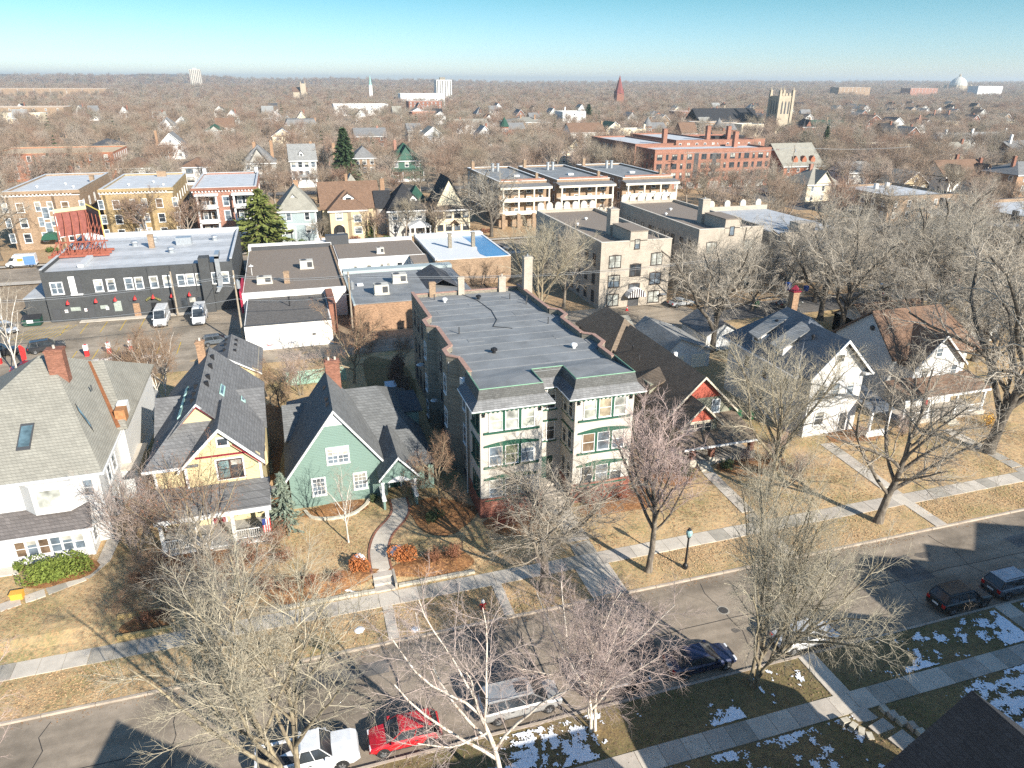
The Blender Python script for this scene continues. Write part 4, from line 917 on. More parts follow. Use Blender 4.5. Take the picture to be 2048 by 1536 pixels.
pipe(Rd, 37.2, 69.5, 6.2, .5); part(Rd, 'roof_vent', white, lambda m: m.box(40.0, 66.5, 7.3, 40.4, 66.8, 7.8)); vent(Rd, 37.6, 72, 6.5, False, .15)

# ------------------------------------------------------------------ white house with slate blue roof
Bl = thing('blue_roofed_house', 'tall white gabled house with dark slate blue roof and orange brick chimney', 'house', (54, 64, .1))
sh_bl = courses('slate_blue_roof', (.15, .165, .185), .5, .2, .012, .08, rough=.7); wplas = plain('white_render', (.60, .59, .57), .9, .05, .6)
w = part(Bl, 'wall', wplas, lambda m: (m.box(50.6, 58.8, -.2, 59.6, 71.5, 7.2), gwall_v(m, 51.2, 57.9, 57.0, -.2, 7.6, 11.0, .3, 54.5), m.box(51.25, 57.2, -.2, 57.85, 62, 7.4)))
def blr(m):
    a, b = (55, 63.4, 11.7), (55, 67.4, 11.7)
    m.slab([(49.9, 58.0, 7.0), (60.2, 58.0, 7.0), a], .2); m.slab([(60.2, 58.0, 7.0), (60.2, 72.2, 7.0), b, a], .2); m.slab([(60.2, 72.2, 7.0), (49.9, 72.2, 7.0), b], .2); m.slab([(49.9, 72.2, 7.0), (49.9, 58, 7.0), a, b], .2)
part(Bl, 'roof', sh_bl, blr); part(Bl, 'front_roof', sh_bl, lambda m: gable_v(m, 50.5, 58.5, 56.4, 62.5, 7.3, 11.35, .2, 54.5))
part(Bl, 'fascia', white, lambda m: (rake_v(m, 50.5, 58.5, 56.4, 7.3, 11.36, .32, .09, 54.5), m.box(49.8, 58, 6.8, 49.9, 72.2, 7.0), m.box(57.6, 56.4, 7.0, 58.7, 57.2, 7.25)))
win(w, (54.4, 57.0, 9.1), .8, .8, 'S', 'sash', white, glass_d, .1); part(Bl, 'gable_arch', wplas, lambda m: m.path([(54.4+.85*math.cos(a), 56.96, 9.35+.85*math.sin(a)) for a in np.linspace(0, math.pi, 9)], .06))
for x in (52.6, 54.5, 56.4): win(w, (x, 57.0, 5.4), .8, 1.5, 'S', 'sash', white, glass_s, .1)
win(w, (53.0, 57.0, 2.2), 1.1, 1.5, 'S', 'sash', white, glass_d, .1); door(w, (56.2, 57.0, .4), .95, 2.1, dkgrey)
for yy in (60.2, 64, 67.5): win(w, (50.6, yy, 5.2), .9, 1.5, 'W', 'sash', white, glass_d, .1); win(w, (50.6, yy, 2.2), .9, 1.5, 'W', 'sash', white, glass_d, .1)
for (y0, y1) in ((66.0, 67.6), (61.9, 63.5)):
    dm = part(Bl, 'shed_dormer', wplas, lambda m: m.box(50.9, y0, 7.4, 53.3, y1, 9.0)); part(Bl, 'dormer_roof', sh_lt, lambda m: m.slab([(50.4, y0-.1, 8.7), (54.2, y0-.1, 10.95), (54.2, y1+.2, 11.15), (50.4, y1+.2, 8.9)], .14)); win(dm, (50.9, (y0+y1)/2, 8.35), .8, .6, 'W', 'plain', white, glass_d, .06)
chimney(Bl, br_org, 57.0, 69.0, 8.5, 13.0, .85, .85, 0); part(Bl, 'chimney_hat', maroon, lambda m: (m.box(56.45, 68.45, 13.0, 57.55, 69.55, 13.12), m.lathe(57, 69, [(13.3, .6), (13.75, .1)], 4), [m.bar((57+a, 69+b, 13.1), (57+a, 69+b, 13.35), .03, 4) for a in (-.4, .4) for b in (-.4, .4)]))
vent(Bl, 53.2, 66.6, 10.0, False, .22); vent(Bl, 56.6, 66.9, 10.2, False, .22); vent(Bl, 53.3, 60.4, 10.2, False, .2)
part(Bl, 'porch_roof', sh_bl, lambda m: m.slab([(57.8, 54.6, 3.4), (60.8, 54.6, 3.4), (60.8, 59.5, 4.2), (57.8, 59.5, 4.2)], .15)); posts(Bl, white, [(60.5, 54.9), (58.1, 54.9)], 0, 3.3, .12); part(Bl, 'porch_wall', wplas, lambda m: m.box(57.8, 54.8, -.1, 60.7, 55.0, .9))
win(w, (59.6, 61, 5.3), .9, 1.4, 'E', 'sash', white, glass_s, .1)

# ------------------------------------------------------------------ brown roofed house
Bw = thing('brown_roofed_house', 'white house with broad brown roof crossed by branch shadows and a white front gable', 'house', (71, 64, .1))
gsid = siding('pale_grey_siding', (.62, .62, .60), .14)
w = part(Bw, 'wall', gsid, lambda m: (gwall_u(m, 61.2, 70.6, 65.8, -.2, 6.6, 10.7, .3, 65.2), m.box(66.0, 61.3, -.2, 77.5, 70.5, 6.5)))
part(Bw, 'roof', sh_brn, lambda m: (gable_u(m, 65.4, 76.0, 60.6, 71.2, 6.35, 10.95, .2, 65.2), m.slab([(76.0, 60.6, 6.35), (79.5, 60.6, 6.35), (79.5, 71.2, 6.35), (76, 65.2, 10.95)], .18)))
fg = part(Bw, 'front_gable', wsid, lambda m: (gwall_v(m, 67.4, 74.2, 59.2, -.1, 6.0, 9.2, .3, 70.6), m.box(67.45, 59.4, 0, 74.15, 61.5, 6)))
part(Bw, 'front_gable_roof', sh_brn, lambda m: gable_v(m, 66.9, 74.7, 58.7, 65.0, 5.7, 9.5, .18, 70.6)); part(Bw, 'fascia', white, lambda m: rake_v(m, 66.9, 74.7, 58.7, 5.7, 9.52, .26, .08, 70.6))
win(fg, (70.5, 59.2, 7.3), .8, 1.0, 'S', 'sash', white, glass_s, .12); win(fg, (73.3, 59.2, 4.8), .8, 1.3, 'S', 'sash', white, glass_s, .12); win(fg, (69.0, 59.2, 4.8), .9, 1.3, 'S', 'sash', white, glass_d, .12)
win(w, (65.8, 66.8, 5.2), .8, 1.3, 'W', 'sash', white, glass_d, .12); part(w, 'round_vent', dkgrey, lambda m: m.lathe(65.74, 64.9, [(8.6, .12), (8.75, .3), (9.05, .3), (9.2, .12)], 10))
part(Bw, 'porch_roof', sh_brn, lambda m: m.slab([(63.5, 56.0, 3.4), (76.0, 56.0, 3.4), (76.0, 59.4, 4.4), (63.5, 59.4, 4.4)], .15)); part(Bw, 'porch_fascia', white, lambda m: m.box(63.5, 55.9, 3.15, 76, 56.0, 3.4))
posts(Bw, white, [(64, 56.3), (67.5, 56.3), (71.5, 56.3), (75.6, 56.3)], .6, 3.2, .12); part(Bw, 'porch_floor', concrete, lambda m: m.box(63.6, 56, -.1, 76, 59.3, .6)); railing(Bw, white, (71.5, 56.2), (75.6, 56.2), .6); railing(Bw, white, (64, 56.2), (69, 56.2), .6)
for i in range(4): part(Bw, 'porch_step', limestone, lambda m: m.box(69.4, 54.5+.36*i, -.1, 71.0, 56.1, .12+.15*i))
door(fg, (70.2, 59.2, .6), .95, 2.0, red_paint)

# ------------------------------------------------------------------ garages and sheds behind
def garage(name, label, u0, u1, v0, v1, ze, zr, wm, rm, ridge='v', uc=None, doors=2):
    g = thing(name, label, 'garage', ((u0+u1)/2, (v0+v1)/2, 0))
    if ridge == 'v':
        w = part(g, 'wall', wm, lambda m: (gwall_v(m, u0, u1, v0, -.2, ze, zr, .2, uc), m.box(u0+.02, v0+.1, -.2, u1-.02, v1, ze-.05), gwall_v(m, u0, u1, v1-.2, -.2, ze, zr, .2, uc))); part(g, 'roof', rm, lambda m: gable_v(m, u0-.35, u1+.35, v0-.35, v1+.35, ze-.2, zr+.12, .14, uc))
    else:
        w = part(g, 'wall', wm, lambda m: (m.box(u0, v0, -.2, u1, v1, ze-.02), gwall_u(m, v0, v1, u0, 0, ze, zr, .2), gwall_u(m, v0, v1, u1-.2, 0, ze, zr, .2))); part(g, 'roof', rm, lambda m: gable_u(m, u0-.35, u1+.35, v0-.35, v1+.35, ze-.2, zr+.12, .14))
    for k in range(doors):
        x = u0+(u1-u0)*(k+.5)/doors; part(w, 'garage_door', white if wm is not wsid else cream_trim, lambda m: [m.box(x-1.1, v0-.05, .05+.5*j, x+1.1, v0-.01, .53+.5*j) for j in range(4)])
    return g
garage('white_garage', 'white garage with pale roof crossed by tree shadows behind the red gabled house', 46.2, 53.0, 79.0, 89.0, 2.7, 4.4, wsid, sh_lt, 'v', 48.2)
garage('grey_garage', 'grey roofed garage left of the slate blue roof', 55.5, 61.0, 84.0, 91.0, 2.7, 4.2, gsid, sh_grey, 'v')
garage('tan_garage', 'tan roofed garage beyond the red gabled house', 40.0, 46.0, 87.5, 94.5, 2.6, 4.2, oliv, sh_tan, 'u')
garage('brown_garage', 'brown roofed garage behind the brown roofed house', 80.5, 92.0, 79.5, 87.5, 2.8, 5.2, gsid, sh_brn, 'u', None, 1)
garage('flat_shed', 'grey shed at the right end behind the brown roofed house', 95.0, 101, 76, 81, 2.4, 3.0, gsid, sh_grey, 'u', None, 1)
garage('small_grey_shed', 'small grey roofed shed between the white hipped house and the parking lot', -30.5, -27.5, 84, 87.5, 2.2, 3.2, gsid, sh_tan, 'u', None, 1)
garage('lean_to_shed', 'low pale shed right behind the white hipped house', -20.4, -17.4, 82.2, 85.5, 2.2, 3.1, wsid, sh_lt, 'v', None, 0)
# fences
def fence(name, label, a, b, h, mat, bw=.14, z=None):
    f = thing(name, label, 'fence', (a[0], a[1], 0)); L = math.hypot(b[0]-a[0], b[1]-a[1]); n = min(300, int(L/bw)); ang = math.atan2(b[1]-a[1], b[0]-a[0])
    mb = MB(); mb.box(-bw/2+.006, -.012, .06, bw/2-.006, .012, h); me_ = mb.mesh('board', mat)
    for k in range(n):
        t = (k+.5)/n; x, y = a[0]+(b[0]-a[0])*t, a[1]+(b[1]-a[1])*t; obj('board', me_, f, (x-a[0], y-a[1], max(0, gz(x, y))+rng.uniform(-.02, .02)), ang)
    for k in range(int(L/2.4)+1):
        t = min(1, k*2.4/L); x, y = a[0]+(b[0]-a[0])*t, a[1]+(b[1]-a[1])*t; part(f, 'fence_post', mat, lambda m: m.box(x-.06, y+.03, 0, x+.06, y+.13, max(0, gz(x, y))+h+.05))
    return f
mintf = paint('mint_boards', (.30, .47, .38)); woodf = plain('weathered_boards', (.28, .19, .11), .85, .2, 3.0)
fence('board_fence', 'mint green board fence at the back of the green house', (-2.6, 88.0), (4.8, 88.0), 1.9, mintf)
fence('board_fence', 'weathered wooden fence between the white hipped house and the yellow house', (-15.6, 60.5), (-13.2, 60.5), 1.6, woodf)
fence('board_fence', 'dark wooden gate fence between the yellow and the green house', (-4.5, 61.0), (-2.8, 61.0), 1.3, woodf)
fence('board_fence', 'brown board fence along the yard right of the apartment block', (30.5, 92.5), (38.5, 92.5), 1.8, woodf)
part(None, 'blue_tarp', paint('pale_blue', (.45, .53, .62)), lambda m: m.box(9.0, 80.5, 0, 10.3, 82.5, 1.5)).update_tag()
tag(bpy.data.objects['blue_tarp'], 'pale blue covered box in the yard left of the apartment block', 'covered box')
bpy.data.objects['blue_tarp'].name = 'covered_box'

# ------------------------------------------------------------------ dark grey commercial building, billboard, lot
Gc = thing('grey_commercial_building', 'long dark grey two storey building with white roof and a row of white windows', 'commercial building', (-24, 140, 0))
whroof = plain('white_roof_membrane', (.46, .47, .48), .7, .14, .5); whroof2 = plain('white_roof_membrane_worn', (.38, .39, .40), .7, .18, .5)
w = part(Gc, 'wall', br_dark, lambda m: (m.box(-38.2, 125.2, -.3, -10.0, 153.0, 7.9)))
[part(Gc, 'parapet', br_dark, lambda m: m.box(*b)) for b in ((-38.2, 125.2, 7.9, -10.0, 125.5, 8.15), (-38.2, 125.5, 7.9, -37.9, 153, 8.5), (-10.3, 125.5, 7.9, -10.0, 153, 8.6))]
part(Gc, 'coping', whroof, lambda m: (m.box(-38.25, 125.5, 8.5, -37.85, 153, 8.6), m.box(-10.35, 125.5, 8.6, -9.95, 153, 8.7), m.box(-38.2, 152.6, 7.9, -10, 153, 8.9)))
for k in range(8):
    a, b = 125.5+3.4*k, 125.5+3.4*(k+1)
    part(Gc, 'roof_sheet', whroof if k % 2 else whroof2, lambda m: m.slab([(-37.9, a, 7.93+.01*k), (-10.3, a, 7.93+.01*k), (-10.3, b, 7.94+.01*k), (-37.9, b, 7.94+.01*k)], .1))
for x, st in ((-36.3, 'double'), (-30.4, 'sash'), (-28.6, 'sash'), (-26.0, 'sash'), (-24.5, 'sash'), (-22.3, 'sash'), (-20.3, 'sash'), (-18.2, 'sash'), (-16.8, 'sash'), (-15.4, 'sash'), (-12.9, 'sash'), (-11.4, 'sash')): win(w, (x, 125.2, 5.55), 1.5 if st == 'double' else .95, 1.7, 'S', st, white, glass_s, .16)
part(Gc, 'white_niche', white, lambda m: (m.box(-34.5, 124.7, 4.3, -32.8, 125.19, 4.5), m.box(-34.5, 125.12, 4.5, -33.6, 125.19, 7.3))); part(Gc, 'niche_back', dkgrey, lambda m: m.box(-33.6, 125.13, 4.5, -32.8, 125.19, 7.3))
part(Gc, 'stair_tower', br_dark, lambda m: m.box(-15.1, 124.2, -.1, -13.5, 126.5, 9.2)); part(Gc, 'air_duct', metal_g, lambda m: (m.box(-12.6, 124.5, 4.3, -11.9, 125.1, 9.3), m.box(-12.6, 124.5, 8.9, -11.9, 128, 9.6), m.ext([(-12.6, 124.5, 4.3), (-11.9, 124.5, 4.3), (-12.6, 124.5, 3.3), (-13.1, 124.5, 3.3)], (0, .6, 0))))
part(Gc, 'left_wing', br_dark, lambda m: m.box(-41.5, 126.0, -.2, -38.2, 136, 3.9)); part(Gc, 'left_wing_roof', whroof2, lambda m: m.box(-41.6, 125.9, 3.9, -38.2, 136, 4.05))
for x, h_, ww, mt in ((-37.2, 2.1, 1.0, dkgrey), (-32.2, 2.1, 1.0, dkgrey), (-25.6, 2.2, 1.0, br_org), (-22.9, 2.1, 1.0, black), (-20.2, 2.3, 1.1, black)): door(w, (x, 125.2, 0.05), ww, h_, mt, 'S', dkgrey)
gb = courses('glass_block', (.45, .5, .45), .2, .2, .03, .1, rough=.3)
for x, ww, h_ in ((-34.4, 1.4, .6), (-30.3, 1.1, .6), (-28.3, 1.1, 1.7)): part(w, 'block_window', gb, lambda m: m.box(x-ww/2, 125.14, 2.0-h_/2, x+ww/2, 125.19, 2.0+h_/2))
for x in (-18.3, -17.0, -15.8): win(w, (x, 125.2, 1.7), .95, 1.7, 'S', 'plain', dkgrey, glass_d, .1)
for x in (-35.2, -31.2, -28.4, -25.5, -22.8, -20, -17.3): part(Gc, 'red_lamp', red_paint, lambda m: (m.bar((x, 125.2, 3.55), (x, 124.6, 3.5), .05), m.lathe(x, 124.6, [(3.0, .28), (3.3, .2), (3.5, .08)], 8)))
part(Gc, 'door_wreath', plain('dry_garland', (.16, .15, .06), .9, .3, 6), lambda m: [m.ball((-23.9+.25*k, 125.0, 2.7+.35*math.sin(k*.45)), .2, 6, 4, .5) for k in range(9)]); part(Gc, 'round_sign', dkgrey, lambda m: m.ext([(-26.2+.4*math.cos(a), 125.1, 3.0+.4*math.sin(a)) for a in np.linspace(0, 2*math.pi, 13)[:-1]], (0, .08, 0)))
for x in (-36.0, -33.2, -30.1): part(Gc, 'wall_notice', white, lambda m: m.box(x, 125.12, 1.5, x+.45, 125.18, 2.0)); part(Gc, 'notice_stripe', red_paint, lambda m: m.box(x+.05, 125.10, 1.7, x+.4, 125.12, 1.8))
for x, y in ((-20.5, 136), (-27.5, 143.5), (-33, 142), (-14, 145), (-24.6, 146)): part(Gc, 'roof_fan', metal_g, lambda m: m.lathe(x, y, [(7.9, .5), (8.4, .45), (8.6, .7), (8.9, .55), (9.0, .1)], 10))
chimney(Gc, br_tan, -24.3, 141, 7.9, 10.4, .9, .8, 0); part(Gc, 'roof_unit', metal_g, lambda m: m.box(-20.4, 142, 8.0, -17.8, 143.8, 9.3)); part(Gc, 'roof_hatch', whroof, lambda m: m.box(-33.5, 128, 8, -32.6, 135, 8.5))
part(Gc, 'drain_pipe', dkgrey, lambda m: [m.path([(x, 125.1, 8), (x, 125.1, 3.6)], .06) for x in (-23.0, -19.6, -16.0)])
# billboard on its red steel frame
bb = thing('billboard', 'rooftop billboard seen from behind on a tangle of red steel trusses', 'billboard', (-34, 142, 8))
rs = plain('red_oxide_steel', (.26, .08, .05), .6, .25, 3); 
P0 = [(-37.6, 139.0), (-33.6, 141.4)]; P1 = [(-33.6, 141.4), (-32.6, 146.0)]
def panel(m, a, b, z0, z1, t=.2): m.ext([(a[0], a[1], z0), (b[0], b[1], z0), (b[0], b[1], z1), (a[0], a[1], z1)], (0.05, t, 0))
part(bb, 'left_panel', plain('dull_maroon_boards', (.22, .075, .06), .8, .25, 1.5), lambda m: panel(m, (-38.0, 139.6), (-33.9, 142.6), 10.9, 15.0)); part(bb, 'panel_cap', plain('straw_boards', (.5, .42, .25), .8), lambda m: panel(m, (-38.2, 139.4), (-33.8, 142.5), 15.0, 15.6, .5)); part(bb, 'panel_frame', white, lambda m: (m.bar((-38.1, 139.3, 9.2), (-38.1, 139.3, 15.2), .1), m.bar((-38.1, 139.3, 10.9), (-34, 142.4, 10.9), .08)))
part(bb, 'right_panel', paint('billboard_back', (.035, .03, .04)), lambda m: panel(m, (-33.9, 142.6), (-31.2, 139.0), 10.9, 15.6)); part(bb, 'yellow_edge', paint('yellow_edge', (.65, .5, .12)), lambda m: (m.bar((-31.1, 138.9, 10.7), (-31.1, 138.9, 15.2), .12), m.bar((-31.1, 138.9, 15.2), (-33.8, 142.5, 15.9), .12)))
for k in range(5):
    t = k/4; x, y = -38.0+4.1*t, 139.0+3.0*t
    part(bb, 'truss', rs, lambda m: (m.bar((x, y, 8.1), (x, y, 15), .07), m.bar((x+.4, y-3.2, 8.1), (x, y, 13.5), .07), m.bar((x+.4, y-3.2, 8.1), (x, y, 11), .055), m.bar((x, y, 8.4), (x+.3, y-2.2, 10.0), .05), m.bar((x+.4, y-3.2, 8.1), (x, y, 8.4), .06)))
for k in range(4):
    x, y = -33.6+.8*k, 141.8-1.0*k; part(bb, 'truss', rs, lambda m: (m.bar((x, y, 8.1), (x, y, 14.5), .07), m.bar((x-2.2, y-2.0, 8.1), (x, y, 13.0), .06), m.bar((x-2.2, y-2, 8.1), (x, y, 10), .05)))
part(bb, 'girder', rs, lambda m: ([m.box(-39.5, y, 8.15, -30.2, y+.22, 8.55) for y in (135.6, 137.6, 139.8)], [m.bar((-39+.9*k, 135.7, 8.6), (-38.2+.9*k, 138, 10.2), .05) for k in range(9)], [m.bar((-38.4+.9*k, 138, 10.2), (-38.8+.9*k, 135.7, 8.6), .05) for k in range(9)], m.box(-38.6, 137.9, 10.15, -30.5, 138.1, 10.35)))
# parking lines, bollards, vans come with the vehicles
mb = MB()
for k in range(6):
    x = -35.4+2.75*k; mb.add([(x-.06, 118.0, .042), (x+.06, 118.0, .042), (x+.06, 123.4, .042), (x-.06, 123.4, .042)], [(0, 1, 2, 3)])
for k in range(9):
    x = -34.0+2.75*k; mb.add([(x-.06, 104.5, .042), (x+.06, 104.5, .042), (x+.06, 109.6, .042), (x-.06, 109.6, .042)], [(0, 1, 2, 3)])
for k in range(9):
    x = -42+.75*k; mb.add([(x, 117, .042), (x+.1, 117, .042), (x+1.9, 123, .042), (x+1.8, 123, .042)], [(0, 1, 2, 3)])
tag(mb.build('parking_lines', yellow_line), kind='structure')
tag(part(None, 'loading_pavement', concrete_lt, lambda m: m.box(-34, 123.8, 0, -15, 125.2, .1)), kind='structure')
bo0 = None
for i, (x, y) in enumerate(((-29.4, 107.1), (-26.6, 107.3), (-23.8, 107.5), (-40.1, 107.1))):
    if bo0 is None:
        bo0 = local('parking_bollard', 'red and white parking bollard in the row along the snow bank', 'bollard', (x, y, 0), 0, 'bollards of the parking lot')
        part(bo0, 'base', red_paint, lambda m: m.cbox(0, 0, 0, .5, .5, .9)); part(bo0, 'top', white, lambda m: m.cbox(0, 0, .9, .54, .54, .8)); part(bo0, 'lid', red_paint, lambda m: m.cbox(0, 0, 1.7, .3, .3, .06)); CH = {p: children_of(p) for p in [bo0]+children_of(bo0)}
    else: o = copy_tree(bo0, CH); o.location = (x, y, 0)
rf = local('feather_flag', 'red feather flag at the left end of the parking lot', 'flag', (-36.9, 105.4, 0)); part(rf, 'pole', dkgrey, lambda m: m.cyl(0, 0, 0, 3.0, .04, .03, 6)); part(rf, 'cloth', red_paint, lambda m: m.ext([(.05, 0, .7), (.65, 0, .9), (.75, 0, 2.4), (.35, 0, 3.0), (.05, 0, 2.9)], (0, .03, 0)))
# ------------------------------------------------------------------ low shops with gravel roofs
gravel = plain('gravel_roof', (.20, .165, .135), .95, .3, 6.0); gravel_d = plain('dark_gravel_roof', (.12, .11, .10), .95, .3, 3.0); ewhite = plain('white_painted_block', (.72, .70, .66), .9, .1, .9)
Sh = thing('gravel_roof_shop', 'low shop with wide brown gravel roof and white rear wall right of the grey building', 'shop', (-.5, 130, 0))
part(Sh, 'wall', ewhite, lambda m: m.box(-8.6, 117.3, -.2, 7.6, 152.9, 4.3)); part(Sh, 'roof', gravel, lambda m: m.box(-8.4, 117.6, 4.3, 7.4, 150.5, 4.42)); [part(Sh, 'parapet', ewhite, lambda m: m.box(*b)) for b in ((-8.6, 117.0, 3.6, 7.6, 117.35, 4.75), (-8.62, 150.5, 4.3, 7.6, 152.95, 5.3))]; part(Sh, 'dark_parapet', dkgrey, lambda m: m.box(-8.0, 150.3, 4.3, 7.5, 150.5, 5.2)); part(Sh, 'parapet', br_tan, lambda m: m.box(7.3, 117.4, 4.3, 7.62, 150.3, 4.8)); part(Sh, 'red_wall', plain('crimson_boards', (.33, .02, .05), .7), lambda m: m.box(-8.95, 117, 1.5, -8.65, 126, 5.1))
def rtu(parent, x, y, z, w=2.3, d=1.8, h=1.5):
    u_ = part(parent, 'roof_unit', plain('beige_metal', (.50, .47, .41), .5, .1), lambda m: (m.box(x-w/2, y-d/2, z+.2, x+w/2, y+d/2, z+h), m.box(x-w/2-.1, y-d/2-.1, z, x+w/2+.1, y+d/2+.1, z+.2))); part(u_, 'grille', dkgrey, lambda m: (m.box(x+w*.05, y-d/2-.03, z+.35, x+w*.42, y-d/2-.002, z+h*.85), m.cyl(x-w*.2, y, z+h, z+h+.08, d*.3, d*.3, 12)))
rtu(Sh, 2.0, 133.0, 4.4); rtu(Sh, -5.2, 124.0, 4.4, 2.4, 1.3, 1.2); chimney(Sh, br_tan, -1.6, 123.0, 4.3, 6.5, .9, .7, 0); part(Sh, 'satellite_dish', white, lambda m: (m.cyl(-7.4, 130, 4.3, 6.4, .05, .05, 6), m.cyl(-7.4, 129.8, 6.1, 6.2, .45, .3, 10)))
part(Sh, 'roof_unit', dkgrey, lambda m: (m.box(6.6, 150.6, 4.4, 11.2, 152.6, 6.6)))
Ga = thing('white_block_garage', 'low white painted block garage with dark gravel roof by the alley', 'garage', (-1.8, 109, 0))
w = part(Ga, 'wall', ewhite, lambda m: m.box(-7.9, 102.6, -.2, 4.2, 117.0, 3.7)); part(Ga, 'roof', gravel_d, lambda m: m.box(-7.7, 102.9, 3.7, 4.0, 116.99, 3.8)); part(Ga, 'parapet', dkgrey, lambda m: m.box(-7.9, 102.6, 3.7, 4.2, 102.9, 3.85)); part(w, 'door_panel', ewhite, lambda m: m.box(-1.4, 102.54, .3, 2.4, 102.59, 3.2)); part(w, 'wall_vent', black, lambda m: m.box(1.3, 102.5, 1.7, 1.8, 102.59, 1.95))
def blot(m, x, z, s, seed):
    g_ = random.Random(seed)
    for k in range(9): m.bar((x+g_.uniform(-s, s), 102.57, z+g_.uniform(-.2, .2)), (x+g_.uniform(-s, s), 102.57, z+g_.uniform(-.25, .25)), .045, 4)
part(w, 'graffiti', paint('graffiti_red', (.5, .12, .15)), lambda m: blot(m, -4.8, .8, .7, 3)); part(w, 'graffiti', paint('graffiti_grey', (.25, .26, .3)), lambda m: blot(m, -1.5, .8, .7, 5))
part(Ga, 'stove_pipe', black, lambda m: (m.cyl(-1.5, 111.2, 3.8, 5.2, .09, .09, 7), m.cyl(-1.5, 111.2, 5.2, 5.35, .2, .2, 7)))
part(Ga, 'brick_pier', br_red, lambda m: m.box(4.25, 108, -.1, 5.3, 117.2, 4.6))
S2 = thing('second_gravel_shop', 'shop with gravel roof and white rear wall right of the first gravel roof', 'shop', (16, 143, 0))
w = part(S2, 'wall', ewhite, lambda m: (m.box(7.9, 136.5, -.2, 24.5, 152.9, 4.6), m.box(21.6, 131.8, -.2, 26.4, 136.5, 4.3))); part(S2, 'roof', gravel, lambda m: (m.box(8.1, 136.8, 4.6, 24.3, 151.5, 4.72), m.slab([(21.4, 131.6, 4.35), (26.6, 131.6, 4.35), (26.6, 136.6, 4.8), (21.4, 136.6, 4.8)], .15))); [part(S2, 'parapet', white, lambda m: m.box(*b)) for b in ((7.9, 151.5, 4.6, 24.5, 152.95, 5.2), (7.9, 136.5, 4.6, 24.5, 136.75, 4.85))]
for x, ww in ((11.0, .5), (13.6, .8), (16.0, .5), (17.3, .6), (19.5, .9)): win(w, (x, 136.5, 2.9), ww, 1.2, 'S', 'plain', white, glass_d, .06)
rtu(S2, 16.3, 140.0, 4.7, 1.4, 1.0, 1.2)
Dk = thing('dark_roof_shop', 'low orange brick building with dark roof behind the apartment block', 'shop', (17, 117, 0))
part(Dk, 'wall', br_org, lambda m: m.box(8.0, 107.6, -.2, 27.8, 129.5, 4.1)); part(Dk, 'roof', membrane, lambda m: m.box(8.2, 107.9, 4.1, 27.6, 127.2, 4.2)); part(Dk, 'parapet', paint('grey_green_cap', (.33, .38, .38)), lambda m: (m.box(8.0, 127.2, 4.1, 27.8, 129.5, 4.7), m.box(7.9, 107.5, 4.1, 8.2, 129.5, 4.4))); part(Dk, 'skylight_ridge', sh_dk, lambda m: (gable_v(m, 20.5, 26.0, 113.5, 124.5, 4.2, 5.7, .1)))
rtu(Dk, 12.9, 113.0, 4.2, 2.3, 1.8, 1.6); rtu(Dk, 16.8, 119.3, 4.2, 2.4, 1.8, 1.5); vent(Dk, 21.8, 125.5, 4.3, True, .3); part(Dk, 'roof_hatch', white, lambda m: m.box(9.6, 118.5, 4.2, 10.6, 119.4, 4.5))
Wb = thing('white_blue_shade_roof_shop', 'brick shop with bright white roof half painted in blue shade', 'shop', (32, 139, 0))
part(Wb, 'wall', br_tan, lambda m: m.box(25.2, 129.6, -.2, 40.0, 152.9, 5.0)); part(Wb, 'roof', plain('bright_white_roof', (.58, .59, .60), .6, .05), lambda m: m.box(25.3, 129.7, 5.0, 39.6, 150.6, 5.1)); part(Wb, 'parapet', white, lambda m: (m.box(25.2, 150.6, 5.0, 40.0, 152.95, 5.6), m.box(25.2, 129.7, 5.0, 25.5, 150.6, 5.4)))
part(Wb, 'parapet', white, lambda m: m.box(39.6, 129.7, 5.0, 40.0, 150.6, 5.25))
part(Wb, 'blue_shade_sheet', _blue_shade(), lambda m: m.slab([(35.2, 150.3, 5.13), (39.5, 150.3, 5.13), (39.5, 130, 5.13), (35.2, 130, 5.13), (34.6, 132.5, 5.13), (34.9, 135.5, 5.13), (35.6, 138.5, 5.13), (35.4, 143, 5.13)], .03))  # thin blue sheet; the roof's blue shade is put into its colour
for x in (30.2, 35.0): chimney(Wb, br_side, x, 139.5, 5.0, 8.0, .7, .7, 0)

